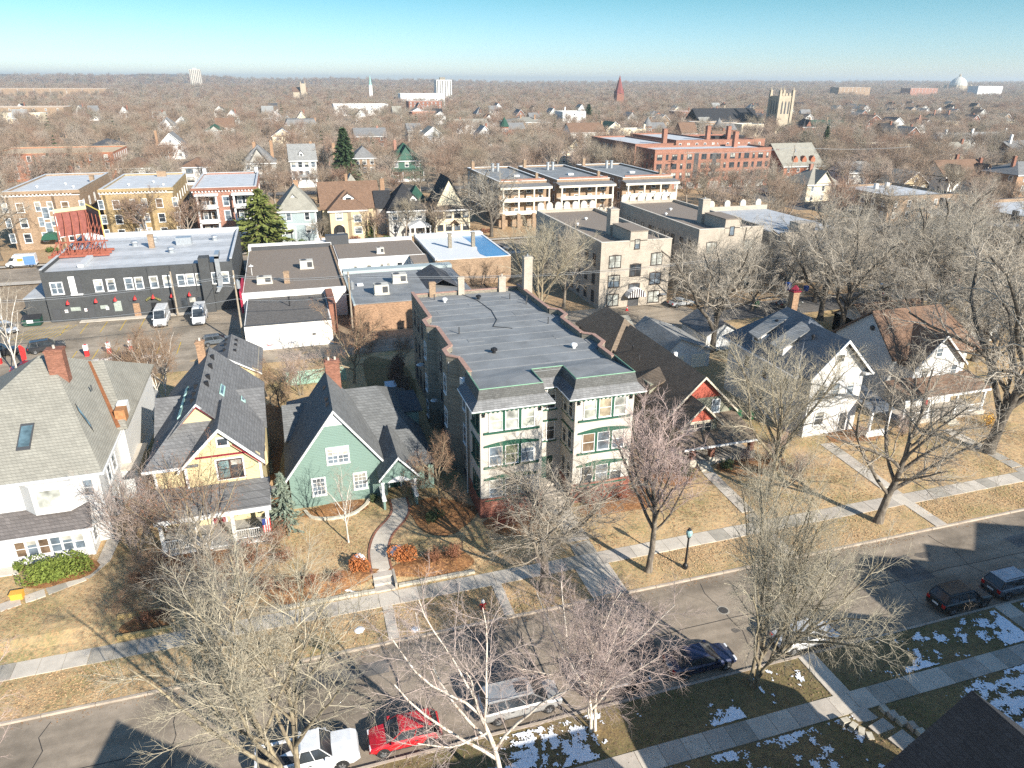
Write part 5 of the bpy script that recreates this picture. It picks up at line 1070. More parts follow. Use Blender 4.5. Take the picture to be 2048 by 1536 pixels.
# ------------------------------------------------------------------ cream brick apartment blocks right of centre
def cream_block(u0, v0, u1, v1, zr, label):
    t = thing('cream_apartment_block', label, 'apartment building', ((u0+u1)/2, (v0+v1)/2, 0))
    w = part(t, 'wall', br_cream, lambda m: m.box(u0, v0, -.2, u1, v1, zr))
    part(t, 'roof', gravel, lambda m: m.box(u0+.4, v0+.5, zr, u1-.4, v1-.5, zr+.06))
    part(t, 'parapet', br_cream, lambda m: (m.box(u0, v0, zr, u1, v0+.35, zr+.5), m.box(u0, v0+.35, zr, u0+.3, v1, zr+.5), m.box(u1-.3, v0+.35, zr, u1, v1, zr+.5), m.box(u0+.3, v1-.4, zr, u1-.3, v1, zr+.9)))
    part(t, 'coping', concrete_lt, lambda m: (m.box(u0-.06, v0-.06, zr+.5, u1+.06, v0+.4, zr+.62), m.box(u0-.06, v0+.4, zr+.5, u0+.36, v1+.06, zr+.62), m.box(u1-.36, v0+.4, zr+.5, u1+.06, v1+.06, zr+.62)))
    n = 7
    for k in range(n):
        x = u0+.8+(u1-u0-1.6)*k/(n-1); part(t, 'arched_merlon', concrete_lt, lambda m: m.ext([(x-.7, v1-.5, zr+.6), (x+.7, v1-.5, zr+.6)]+[(x+.7*math.cos(a), v1-.5, zr+1.5+.7*math.sin(a)) for a in np.linspace(0, math.pi, 7)], (0, .35, 0)))
    pt = part(t, 'penthouse', br_cream, lambda m: (m.box(u0+5.2, v0-.06, zr-.5, u0+8.4, v0+7, zr+2.1))); part(pt, 'penthouse_roof', gravel, lambda m: m.box(u0+5.1, v0-.16, zr+2.1, u0+8.5, v0+7.1, zr+2.25))
    chimney(t, br_cream, u0+5.8, v0+8.6, zr, zr+4.6, 1.6, 1.6, 1, metal_g)
    dk = paint('brown_window_frame', (.05, .04, .035)); c = (u0+u1)/2
    win(pt, (c, v0-.06, zr-.0), .8, 1.5, 'S', 'sash', dk, glass_s, .1)
    for i, z in enumerate((8.1, 4.7, 1.4)):
        for s in (-1, 1): win(w, (c+s*3.9, v0, z), 2.0, 1.9, 'S', 'double', dk, glass_b if (i+s) % 2 else glass_s, .12)
        if i < 2: win(w, (c, v0, z-1.7), 1.9, 1.9, 'S', 'double', dk, glass_d, .12)
    for s in (-1, 0, 1):
        for i, z in enumerate((8.1, 4.7, 1.4)):
            if s or i < 2:
                zz = z if s else z-1.7; part(w, 'window_arch', dk, lambda m: m.ext([(c+s*3.9-1.1+2.2*k/6, v0-.06, zz+.98+.22*math.sin(math.pi*k/6)) for k in range(7)], (0, .055, 0)))
    y = v0+2.6
    while y < v1-2:
        for z in (8.1, 4.9, 1.7): win(w, (u0, y, z), .95, 1.75, 'W', 'sash', dk, glass_d, .1)
        y += 3.3 if rng.random() < .6 else 1.9
    vent(t, u0+3, v0+18, zr, True, .3); vent(t, u0+6.8, v0+23, zr, True, .35); pipe(t, u0+8, v0+14, zr, .7)
    return t, w, c
t, w, c = cream_block(49.0, 107.8, 62.1, 141, 10.9, 'cream brick three storey block with arched windows and a striped awning over its door')
aw = part(t, 'striped_awning', white, lambda m: m.ext([(c-1.7, 106.3, 2.0)]+[(c-1.7*math.cos(a), 106.3, 2.0+1.5*math.sin(a)) for a in np.linspace(.15, math.pi-.15, 7)]+[(c+1.7, 106.3, 2.0)], (0, 1.5, 0)))
part(aw, 'stripes', paint('dark_brown', (.05, .03, .03)), lambda m: [m.box(c-1.45+.42*k, 106.24, 2.0, c-1.45+.42*k+.2, 106.295, 2.0+1.45*math.sqrt(max(.05, 1-((-1.35+.42*k)/1.7)**2))) for k in range(7)])
door(w, (c, 107.8, 0), 1.8, 2.2, dkgrey, 'S', dkgrey)
part(t, 'dish', metal_g, lambda m: m.cyl(61.0, 107.3, 1.9, 2.0, .6, .45, 12))
t2, w2, c2 = cream_block(70.5, 113.0, 84, 146.5, 11.0, 'cream brick three storey block half hidden by the oaks, right of the first cream block')
t3 = thing('pale_rear_block', 'pale rendered block with tall parapet behind the oaks', 'apartment building', (98, 125, 0))
w = part(t3, 'wall', br_cream, lambda m: (m.box(88, 113, -.2, 104, 140, 9.6), m.box(92, 112.9, 9, 95.5, 116, 11.6))); part(t3, 'roof', whroof2, lambda m: m.box(88.3, 113.3, 9.6, 103.7, 139.7, 9.7)); [part(t3, 'parapet', br_cream, lambda m: m.box(*b)) for b in ((88, 113, 9.6, 104, 113.3, 10.1), (88, 139.7, 9.6, 104, 140, 10.6))]
for x in (90, 94, 98, 102):
    for z in (7.6, 4.6, 1.6): win(w, (x, 113, z), 1.5, 1.7, 'S', 'double', dkgrey, glass_d, .1)
for x in (89.5, 93.5, 97.5, 101.5): part(t3, 'arched_merlon', concrete_lt, lambda m: m.ext([(x-.7, 139.6, 10.6)]+[(x+.7*math.cos(a), 139.6, 11.3+.7*math.sin(a)) for a in np.linspace(math.pi, 0, 7)]+[(x+.7, 139.6, 10.6)], (0, .35, 0)))
# ------------------------------------------------------------------ generic far and middle houses
def house(label, u0, u1, v0, v1, ze, zr, kind, wm, rm, name='house', cat='house', floors=2, cols=3, dormer=None, chims=(), porch=None, side=True, fr=None, gl=None, ww=.9, wh=1.5, trim=None, ov=.5, z0=-.5, par=.7):
    t = thing(name, label, cat, ((u0+u1)/2, (v0+v1)/2, 0)); fr = fr or white; gl = gl or glass_d; trim = trim or white
    uc, vc = (u0+u1)/2, (v0+v1)/2
    def wfn(m):
        m.box(u0, v0, z0, u1, v1, ze)
        if kind == 'gv': gwall_v(m, u0, u1, v0, ze-.3, ze, zr-.25, .3); gwall_v(m, u0, u1, v1-.3, ze-.3, ze, zr-.25, .3)
        if kind == 'gu': gwall_u(m, v0, v1, u0, ze-.3, ze, zr-.25, .3); gwall_u(m, v0, v1, u1-.3, ze-.3, ze, zr-.25, .3)
        if kind == 'cross': gwall_v(m, uc-(u1-u0)*.28, uc+(u1-u0)*.28, v0-.05, ze-.2, ze, zr-.9, .3)
        if kind == 'flat': m.box(u0, v0, ze, u1, v0+.35, ze+par); m.box(u0, v0+.35, ze, u0+.3, v1, ze+par); m.box(u1-.3, v0+.35, ze, u1, v1, ze+par); m.box(u0+.3, v1-.35, ze, u1-.3, v1, ze+par)
    w = part(t, 'wall', wm, wfn)
    def rfn(m):
        if kind == 'gv': gable_v(m, u0-ov, u1+ov, v0-ov, v1+ov, ze-.25, zr, .22)
        elif kind == 'gu': gable_u(m, u0-ov, u1+ov, v0-ov, v1+ov, ze-.25, zr, .22)
        elif kind == 'hip': hip(m, u0-ov, u1+ov, v0-ov, v1+ov, ze-.05, zr, .2)
        elif kind == 'cross': hip(m, u0-ov, u1+ov, v0-ov, v1+ov, ze-.05, zr, .2); gable_v(m, uc-(u1-u0)*.32, uc+(u1-u0)*.32, v0-ov-.15, vc, ze-.05, zr-.6, .2)
        elif kind == 'flat': m.box(u0+.3, v0+.35, ze+.001, u1-.3, v1-.35, ze+.12)
        elif kind == 'mansard':
            i = 1.6; q = [(u0-ov, v0-ov), (u1+ov, v0-ov), (u1+ov, v1+ov), (u0-ov, v1+ov)]; r = [(u0+i, v0+i), (u1-i, v0+i), (u1-i, v1-i), (u0+i, v1-i)]
            for a in range(4): m.slab([(*q[a], ze), (*q[(a+1) % 4], ze), (*r[(a+1) % 4], zr), (*r[a], zr)], .2)
            m.box(u0+i-.1, v0+i-.1, zr-.1, u1-i+.1, v1-i+.1, zr+.05)
    part(t, 'roof', rm, rfn)
    if kind == 'flat': part(t, 'coping', trim, lambda m: (m.box(u0-.08, v0-.08, ze+par, u1+.08, v0+.42, ze+par+.12), m.box(u0-.08, v0+.42, ze+par, u0+.38, v1+.08, ze+par+.12), m.box(u1-.38, v0+.42, ze+par, u1+.08, v1+.08, ze+par+.12), m.box(u0+.38, v1-.42, ze+par, u1-.38, v1+.08, ze+par+.12)))
    elif kind in ('gv',): part(t, 'fascia', trim, lambda m: rake_v(m, u0-ov, u1+ov, v0-ov, ze-.25, zr+.02, .3, .07))
    else: part(t, 'fascia', trim, lambda m: m.box(u0-ov, v0-ov-.06, ze-.4, u1+ov, v0-ov, ze-.05))
    H1 = min(3.1, ze/floors); ztop = ze-1.45
    for f_ in range(floors):
        z = ztop-f_*H1
        if z < .4: break
        for k in range(cols):
            x = u0+(u1-u0)*(k+.5)/cols; win(w, (x, v0-(.0), z), ww, wh, 'S', 'sash', fr, gl if (k+f_) % 3 else glass_s, .14)
        if side:
            n = max(2, int((v1-v0)/4)); fc, ux = ('W', u0) if uc > 8 else ('E', u1)
            for k in range(n): win(w, (ux, v0+(v1-v0)*(k+.5)/n, z), ww, wh, fc, 'sash', fr, gl, .14)
    if kind == 'gv' and zr-ze > 2.4: win(w, (uc, v0, ze+(zr-ze)*.32), .9, 1.1, 'S', 'sash', fr, glass_s, .13)
    if dormer:
        dx, dz, dw, dm = dormer; dv = v0-ov+(dz-ze)/max(.1, (zr-ze))*((v1-v0)/2 if kind != 'gv' else 1)+.2
        d = part(t, 'dormer', dm, lambda m: gwall_v(m, uc+dx-dw/2, uc+dx+dw/2, dv, dz-1.0, dz+.7, dz+1.5, 2.4)); part(t, 'dormer_roof', rm, lambda m: gable_v(m, uc+dx-dw/2-.3, uc+dx+dw/2+.3, dv-.35, dv+2.6, dz+.6, dz+1.75, .14)); win(d, (uc+dx, dv, dz+.1), dw*.5, 1.0, 'S', 'sash', fr, gl, .12)
    for (cu, cv, cm, ch) in chims: chimney(t, cm, cu, cv, ze-.5, zr+ch, 1.1, .9, 1)
    if porch:
        pz, pd, pm = porch
        part(t, 'porch_roof', rm, lambda m: m.slab([(u0-.2, v0-pd, pz), (u1+.2, v0-pd, pz), (u1+.2, v0-.06, pz+.7), (u0-.2, v0-.06, pz+.7)], .16)); posts(t, pm, [(u0+.2+(u1-u0-.4)*k/3, v0-pd+.3) for k in range(4)], -.1, pz-.1, .13); part(t, 'porch_floor', pm, lambda m: m.box(u0, v0-pd, -.3, u1, v0-.06, .6))
    return t, w
tanst = plain('tan_stucco', (.52, .42, .27), .9, .06); bluesd = siding('grey_blue_siding', (.30, .36, .37), .2); gryst = siding('grey_siding', (.40, .39, .36), .2); cream_s = plain('cream_wall', (.62, .55, .40), .9, .06); grnst = siding('deep_green_siding', (.05, .12, .09), .2)
br_pink = brick('pinkish_brick', (.36, .19, .14)); br_bright = brick('bright_red_brick', (.38, .15, .085))
# row across the next street
def apt_row(label, u0, u1, v0, v1, zr, wm, cols, bays=True):
    t, w = house(label, u0, u1, v0, v1, zr, zr, 'flat', wm, whroof, 'apartment_building', 'apartment building', 3, 0, side=False, trim=whroof, par=.5)
    part(t, 'cornice', wm, lambda m: m.box(u0-.4, v0-.45, zr-.1, u1+.4, v0-.1, zr+.55)); part(t, 'cornice_band', white, lambda m: ([m.box(u0-.3+.75*k, v0-.35, zr-.45, u0+.0+.75*k, v0-.02, zr-.12) for k in range(int((u1-u0)/.75))], m.box(u0-.2, v0-.12, zr-.62, u1+.2, v0-.02, zr-.47)))
    uc = (u0+u1)/2
    for s in (-1, 1):
        bc = uc+s*(u1-u0)*.30; hw = (u1-u0)*.145
        b = part(t, 'bay', wm, lambda m: m.prism([(bc-hw-.5, v0), (bc-hw+.3, v0-.9), (bc+hw-.3, v0-.9), (bc+hw+.5, v0)], -.3, zr-.7))
        for z in (zr-2.9, zr-6.3, zr-9.7):
            win(b, (bc, v0-.9, z), 1.3, 1.9, 'S', 'sash', white, glass_d if z < 8 else warm, .14)
            for q in (-1, 1): win(w, (bc+q*(hw+1.1), v0-.02, z), .95, 1.9, 'S', 'sash', white, glass_s, .13)
    for z in (zr-4.4, zr-7.8): win(w, (uc, v0, z), 1.2, 2.4, 'S', 'sash', white, glass_s, .16)
    fc, ux = ('E', u1) if uc < 0 else ('W', u0)
    for z in (zr-2.9, zr-6.3, zr-9.7):
        for k in range(6): win(w, (ux, v0+3+(v1-v0-6)*k/5, z), .9, 1.7, fc, 'sash', white, glass_d, .12)
    vent(t, uc-3, v0+9, zr+.1, True, .3); vent(t, uc+2, v0+13, zr+.1, True, .3); vent(t, uc+5, v0+7, zr+.1, True, .3)
    return t, w, uc
t, w, uc = apt_row('brown brick three storey walk up with bowed bays and a green awning over the door', -60.2, -45.3, 187.2, 221, 12.3, br_tan, 0)
part(t, 'green_awning', green_trim, lambda m: m.ext([(uc+.2-1.7, 184.6, 2.3)]+[(uc+.2-1.7*math.cos(a), 184.6, 2.3+1.5*math.sin(a)) for a in np.linspace(.1, math.pi-.1, 7)]+[(uc+.2+1.7, 184.6, 2.3)], (0, 2.6, 0))); chimney(t, br_tan, -45.9, 205, 11, 14.0, .9, 1.4, 0)
t, w, uc = apt_row('yellow brick three storey walk up with bowed bays and flat white roof', -41.4, -26.0, 189.3, 220, 11.9, br_yel, 0)
door(w, (uc, 189.3, .2), 2.0, 2.2, paint('blue_door', (.12, .2, .3)), 'S', white); chimney(t, br_tan, -31.5, 216, 11, 13.4, 2.2, 1, 0)
t, w = house('red brick walk up with stacked white columned porches and flat white roof', -21.5, -7.0, 188.6, 220, 11.6, 11.6, 'flat', br_pink, whroof, 'apartment_building', 'apartment building', 3, 0, side=False, trim=whroof, par=.5)
part(t, 'cornice', br_red, lambda m: m.box(-21.9, 188.1, 11.5, -6.6, 188.5, 12.1)); part(t, 'cornice_band', white, lambda m: [m.box(-21.7+.75*k, 188.3, 11.1, -21.4+.75*k, 188.59, 11.45) for k in range(20)])
for c in (-18.4, -10.2):
    for i, z in enumerate((7.4, 4.0, .6)): part(t, 'balcony', white, lambda m: (m.box(c-2.3, 186.2, z, c+2.3, 188.6, z+.25), m.box(c-2.3, 186.15, z+.25, c+2.3, 186.3, z+1.05))); part(t, 'balcony_recess', glass_d, lambda m: m.box(c-1.9, 188.45, z+.4, c+1.9, 188.59, z+2.6)); win(w, (c-.9, 188.44, z+1.6), .9, 1.7, 'S', 'sash', white, glass_s, .12); win(w, (c+.9, 188.44, z+1.6), .9, 1.7, 'S', 'sash', white, warm, .12)
    posts(t, white, [(c-2.1, 186.4), (c+2.1, 186.4)], -.2, 10.6, .2, 'column'); part(t, 'balcony_roof', white, lambda m: m.box(c-2.6, 185.8, 10.5, c+2.6, 188.6, 10.85))
for z in (8.9, 5.5): win(w, (-14.3, 188.6, z), 1.2, 2.1, 'S', 'sash', white, glass_s, .2)
for k in range(5):
    for z in (9, 5.6, 2.2): win(w, (-7.0, 192+5*k, z), .9, 1.7, 'E', 'sash', white, glass_d, .12)
part(t, 'parapet_step', whroof, lambda m: (m.box(-21.5, 219, 12, -20.6, 220, 13.4), m.box(-7.9, 219, 12, -7, 220, 13.4)))
t, w = house('grey blue house with tan hipped roof, dormer and white trim behind the roadside pine', -2.3, 6.2, 180, 193, 7.3, 12.6, 'hip', bluesd, sh_tan, floors=2, cols=2, dormer=(-.6, 9.2, 1.7, white), chims=((2.4, 188, br_org, .8),), ww=1.0, wh=1.7)
part(t, 'corner_board', white, lambda m: (m.box(-2.35, 179.95, 0, -2.0, 180, 7.2), m.box(5.9, 179.95, 0, 6.25, 180, 7.2), m.box(-2.3, 179.95, 3.9, 6.2, 179.99, 4.15))); part(t, 'entry_porch', white, lambda m: (m.box(-1.6, 177.6, 3.1, 1.2, 180, 3.5), m.box(-1.5, 177.8, 0, -1.3, 178, 3.1), m.box(.9, 177.8, 0, 1.1, 178, 3.1)))
t, w = house('tan stucco house with big brown roof, front dormer and dark arched porch', 9.4, 18.2, 180, 190, 6.9, 11.0, 'hip', tanst, sh_brn, floors=2, cols=2, dormer=(.5, 8.9, 2.6, white), ww=1.4, wh=1.6)
part(t, 'cross_roof', sh_brn, lambda m: gable_u(m, 7.4, 22.4, 183.5, 195, 6.8, 12.6, .25)); part(t, 'cross_wall', tanst, lambda m: (m.box(8.0, 184, -.3, 21.8, 194.5, 6.8), gwall_u(m, 184, 194.5, 8.0, 6.5, 6.8, 12.2, .3), gwall_u(m, 184, 194.5, 21.5, 6.5, 6.8, 12.2, .3))); part(t, 'arch_porch', black, lambda m: m.ext([(10.0, 179.93, .6)]+[(11.4-1.4*math.cos(a), 179.93, 2.0+1.4*math.sin(a)) for a in np.linspace(0, math.pi, 9)]+[(12.8, 179.93, .6)], (0, .06, 0))); chimney(t, br_org, 14.8, 190.5, 12, 14.2, .7, .6, 0); part(t, 'back_wing_roof', sh_tan, lambda m: hip(m, 12.5, 21, 194.5, 206, 7, 13.2, .2)); part(t, 'bay', tanst, lambda m: m.prism([(13.6, 180), (14.4, 179.2), (17.4, 179.2), (18.1, 180)], -.2, 6.4)); win(w, (15.9, 179.2, 4.9), 1.6, 1.5, 'S', 'sash', white, glass_s, .14); win(w, (15.9, 179.2, 2.0), 1.6, 1.5, 'S', 'sash', white, glass_s, .14)
t, w = house('grey house with charcoal pyramid roof and white pedimented entrance porch', 23.4, 32.6, 178.5, 189, 6.5, 12.4, 'hip', gryst, sh_blk, floors=2, cols=3, dormer=(2.0, 8.3, 1.7, white), chims=((23.6, 189, br_org, .6),), ww=1.1)
part(t, 'entry_pediment', white, lambda m: (m.ext([(27.8, 175.2, 2.9), (33.4, 175.2, 2.9), (30.6, 175.2, 4.2)], (0, 3.3, 0)), m.box(27.8, 175.2, 2.6, 33.4, 178.5, 2.9))); posts(t, white, [(28.1, 175.5), (29.3, 175.5), (31.9, 175.5), (33.1, 175.5)], -.2, 2.6, .16, 'column'); part(t, 'side_wing_roof', sh_blk, lambda m: gable_u(m, 20.8, 25, 183, 190, 6.6, 10.4, .2)); part(t, 'side_wing', gryst, lambda m: m.box(21.2, 183.4, -.3, 24, 189.6, 6.5))
t, w = house('beige house with steep black gambrel roof and dark porch windows under a bare tree', 35.0, 43.8, 177.5, 190, 6.4, 7.0, 'hip', cream_s, sh_blk, floors=2, cols=4, fr=dkgrey, ww=1.3, wh=1.3)
part(t, 'steep_roof', sh_blk, lambda m: (gable_v(m, 35.4, 43.4, 180.5, 191, 6.6, 13.6, .25))); part(t, 'steep_gable', cream_s, lambda m: gwall_v(m, 36.0, 42.8, 181, 6.2, 6.8, 13.0, .3)); part(t, 'entry_hood', sh_brn, lambda m: gable_v(m, 38.6, 41.0, 176.3, 178, 2.7, 3.8, .15)); part(t, 'green_wing_roof', sh_grn, lambda m: hip(m, 30.5, 36, 192, 199, 6.5, 10.2, .2)); part(t, 'green_wing', gryst, lambda m: m.box(31, 192.5, -.3, 35.5, 198.5, 6.5))
# three blocks with tall columned porches
for (u0, u1, lab) in ((53.5, 66.8, 'tan brick block with three storey columned porch behind the big bare tree'), (69.8, 85.2, 'tan brick block with columned porch between its two twins'), (89.2, 104.6, 'tan brick block with columned porch nearest the red brick apartments')):
    v0 = 184.5; t, w = house(lab, u0, u1, v0, 219, 11.2, 11.2, 'flat', br_tan, membrane, 'porch_block', 'apartment building', 3, 4, side=True, trim=white, par=.5, ww=1.1, wh=1.9)
    part(t, 'front_parapet', br_pink, lambda m: m.box(u0+.6, v0-.06, 11.72, u1-.6, v0+.3, 12.3)); part(t, 'porch_roof', sh_grey, lambda m: (m.slab([(u0-.5, v0-3.4, 10.7), (u1+.5, v0-3.4, 10.7), (u1+.5, v0-.02, 11.1), (u0-.5, v0-.02, 11.1)], .12))); part(t, 'porch_beam', cream_trim, lambda m: m.box(u0-.5, v0-3.45, 10.05, u1+.5, v0-2.95, 10.55))
    for k in range(4):
        x = u0+.3+(u1-u0-.6)*k/3; part(t, 'column', cream_trim, lambda m: (m.lathe(x, v0-3.1, [(3.9, .36), (4.1, .28), (9.7, .24), (10.05, .38)], 10))); part(t, 'porch_pier', br_tan, lambda m: m.box(x-.45, v0-3.55, -.3, x+.45, v0-2.65, 3.85))
    for z in (3.5, 6.8): part(t, 'gallery', cream_trim, lambda m: (m.box(u0, v0-3.2, z, u1, v0-.02, z+.22), m.box(u0, v0-3.2, z+.22, u1, v0-3.1, z+1.0)))
    for dx in (-2.5, 1.5): part(t, 'roof_stack', metal_g, lambda m: (m.cyl((u0+u1)/2+dx*.4, v0+26, 11.3, 13.4, .45, .45, 10), m.cyl((u0+u1)/2+dx*.4, v0+26, 13.4, 13.6, .55, .55, 10)))
    chimney(t, br_tan, u0+.6, v0+30, 11, 14, .9, .9, 1); chimney(t, br_tan, u1-.8, v0+6, 11, 12.9, .7, .7, 1); part(t, 'roof_hatch', white, lambda m: m.box(u0+8, v0+12, 11.3, u0+9.6, v0+13.4, 11.8))
# row beyond
house('grey house with steep slate grey roof, two brick chimneys and white windows', -14.2, -2.8, 284, 299, 8.2, 14.0, 'cross', gryst, sh_grey, chims=((-9.6, 292, br_org, 1.0), (-3.6, 294, br_org, 1.2)), dormer=(-1.5, 10, 1.6, white), porch=(3.4, 2.4, dkgrey), ww=1.2, wh=1.8)
house('tall white house with pale roof, small dormer and glazed front', 2.4, 11.6, 281, 297, 9.0, 14.2, 'gu', wsid, sh_lt, chims=((10.6, 291, br_org, .6),), dormer=(-.4, 10.6, 1.5, white), porch=(3.4, 2.2, white), cols=4, ww=1.4, wh=1.8)
house('dark house with green shingled gambrel roof and white porches', 39.8, 52.4, 288, 302, 7.4, 13.6, 'cross', grnst, sh_grn, chims=((43, 296, br_pink, .9),), dormer=(1.5, 9.2, 2.2, white), porch=(3.6, 2.6, white), ww=1.3, wh=1.8)
house('brick house with cream half timbering behind the tall spruce', 26.5, 35, 296, 308, 8, 12, 'hip', br_tan, sh_grey, cols=3, ww=1.3, wh=1.8, chims=((19.5, 300, br_org, 1.5),))
house('red brick flats with pale parapets at the far left', -105, -63, 322, 352, 9.4, 9.4, 'flat', br_bright, plain('straw_roof', (.46, .36, .24), .9, .15), 'apartment_building', 'apartment building', 3, 8, trim=plain('straw_coping', (.5, .4, .27), .9), par=.5, ww=1.2, wh=1.9)
house('red brick stepped building at the left edge beside the red flats', -135, -107.5, 300, 330, 7.5, 7.5, 'flat', br_pink, membrane, 'apartment_building', 'apartment building', 2, 5, par=.6, trim=cream_trim)
house('white house with low brown hipped roof behind the yellow brick walk up', -57.5, -45.5, 296, 312, 6.4, 9.4, 'hip', wplas, sh_brn, cols=3, ww=1.8, wh=1.3)
house('white house with low brown hipped roof behind the red brick walk up', -36.2, -25.6, 296, 310, 6.2, 9.0, 'hip', wplas, sh_brn, cols=2, ww=2.2, wh=1.5, fr=dkgrey)
# red brick apartment complex
rbm = brick('apartment_red_brick', (.34, .165, .115))
t, w = house('long four storey red brick apartment building with garage doors along its base', 127, 175.5, 238, 253, 13.2, 13.2, 'flat', rbm, whroof, 'apartment_building', 'apartment building', 3, 0, side=False, trim=br_pink, par=.6)
for f_, z in enumerate((11.2, 8.0, 4.8)):
    for k in range(16):
        x = 129+45*k/15; win(w, (x, 238, z), 1.9 if k % 2 == 0 else .8, 1.7, 'S', 'double' if k % 2 == 0 else 'sash', dkgrey, glass_d, .1)
    for k in range(4): win(w, (127, 240+3.4*k, z), 1.0, 1.7, 'W', 'sash', dkgrey, glass_d, .1)
for k in range(9): part(w, 'garage_door', plain('grey_garage_door', (.36, .35, .33), .7), lambda m: [m.box(131+4.9*k, 237.94, .6*j, 134.4+4.9*k, 237.99, .6*j+.57) for j in range(4)])
for x in (143, 150.5): part(w, 'grey_panel', dkgrey, lambda m: m.box(x, 237.93, 3.6, x+1.8, 237.99, 12.4))
part(w, 'brick_band', br_pink, lambda m: (m.box(127, 237.92, 3.2, 175.5, 237.99, 3.5), m.box(127, 237.92, 12.7, 175.5, 237.99, 13.0)))
chimney(t, rbm, 166, 248, 13, 19, 1.6, 1.6, 0)
for (u0, u1, v0, v1, z, lab, cu, cv) in ((134, 151, 268, 312, 12.8, 'red brick apartment wing with a dark window wall left of the long front wing', 148.8, 272), (160, 180, 282, 326, 12.8, 'red brick apartment wing behind the middle of the complex', 178, 287), (186, 214, 296, 330, 11.5, 'red brick flats with dark roof units and roof terrace at the right of the complex', 200, 305)):
    t, w = house(lab, u0, u1, v0, v1, z, z, 'flat', rbm, whroof if u0 < 180 else plain('dull_red_roof', (.30, .14, .10), .9), 'apartment_building', 'apartment building', 3, 5, side=False, trim=br_pink, par=.6); chimney(t, rbm, cu, cv, z, z+6, 1.7, 1.7, 0)
    for zz in (z-2, z-5.2, z-8.4):
        for k in range(11): win(w, (u0, v0+2+(v1-v0-4)*k/10, zz), 1.1, 1.8, 'W', 'sash', dkgrey, glass_s, .14)
    if u0 > 180: part(t, 'roof_unit', black, lambda m: [m.box(u0+3+6*k, v0+12, z, u0+7+6*k, v0+16, z+1.4) for k in range(4)]); part(t, 'roof_terrace', br_org, lambda m: (m.box(u1-6, v0, z+.7, u1, v0+9, z+.9), [m.box(u1-6+1.5*k, v0, z+.9, u1-5.9+1.5*k, v0+.1, z+2) for k in range(5)]))
t, w = house('red brick house with steep tan roof and three small dormers', 186, 204, 243, 262, 6.2, 14.0, 'gu', br_bright, sh_tan, floors=2, cols=4, ov=.7, chims=((187, 250, br_red, -2),))
for k in range(3): part(t, 'dormer', br_bright, lambda m: gwall_v(m, 191+4*k, 193+4*k, 244.2, 6.5, 8.6, 9.8, 2))
house('small cream house with grey cross gables by the parking lot of the brick complex', 162.5, 175, 199, 211, 5.6, 10.4, 'cross', cream_s, sh_tan, chims=((167.5, 205, br_pink, 1.0),), cols=3)
house('flat roofed brick building with bright white roof right of the cream house', 160.5, 184, 162, 186, 6.4, 6.4, 'flat', br_tan, whroof, 'apartment_building', 'apartment building', 2, 5, trim=dkgrey, par=.7, chims=((172, 180, wplas, 1.6), (177, 181, wplas, 1.6)))
t, w = house('brick building with broad white roof and dark stepped parapet at the right edge', 158, 196, 121, 143, 7.6, 7.6, 'flat', br_tan, whroof, 'apartment_building', 'apartment building', 2, 8, trim=dkgrey, par=.9)
part(t, 'awning_roof', whroof2, lambda m: m.slab([(154.0, 120, 6.2), (158.0, 120, 6.9), (158.0, 143.5, 6.9), (154.0, 143.5, 6.2)], .12)); [part(t, 'parapet_pier', dkgrey, lambda m: m.box(157.7, 122+5*k, 7.6, 158.4, 123.3+5*k, 9.6)) for k in range(5)]
tud = plain('tudor_white', (.68, .66, .6), .9, .05)
t, w = house('half timbered house with brown roof and two white timbered gables', 226, 246, 205, 218, 5.4, 10.6, 'gu', tud, sh_brn, cols=4, chims=((239, 214, br_red, 1.5), (246, 210, br_red, .5)))
for x in (229.5, 243):
    part(t, 'timbered_gable', tud, lambda m: gwall_v(m, x-3, x+3, 203.6, 0, 4.6, 9.2, 3)); part(t, 'timbering', plain('dark_timber', (.05, .035, .03)), lambda m: ([m.box(x-2.6+1.04*k, 203.52, 4.4, x-2.45+1.04*k, 203.59, 8.0-abs(-2.5+1.04*k)*1.1) for k in range(6)], m.box(x-2.9, 203.52, 4.3, x+2.9, 203.59, 4.5), m.box(x-1.6, 203.52, 6.3, x+1.6, 203.59, 6.5))); part(t, 'gable_roof', sh_brn, lambda m: gable_v(m, x-3.5, x+3.5, 203.0, 209, 4.2, 9.6, .2))
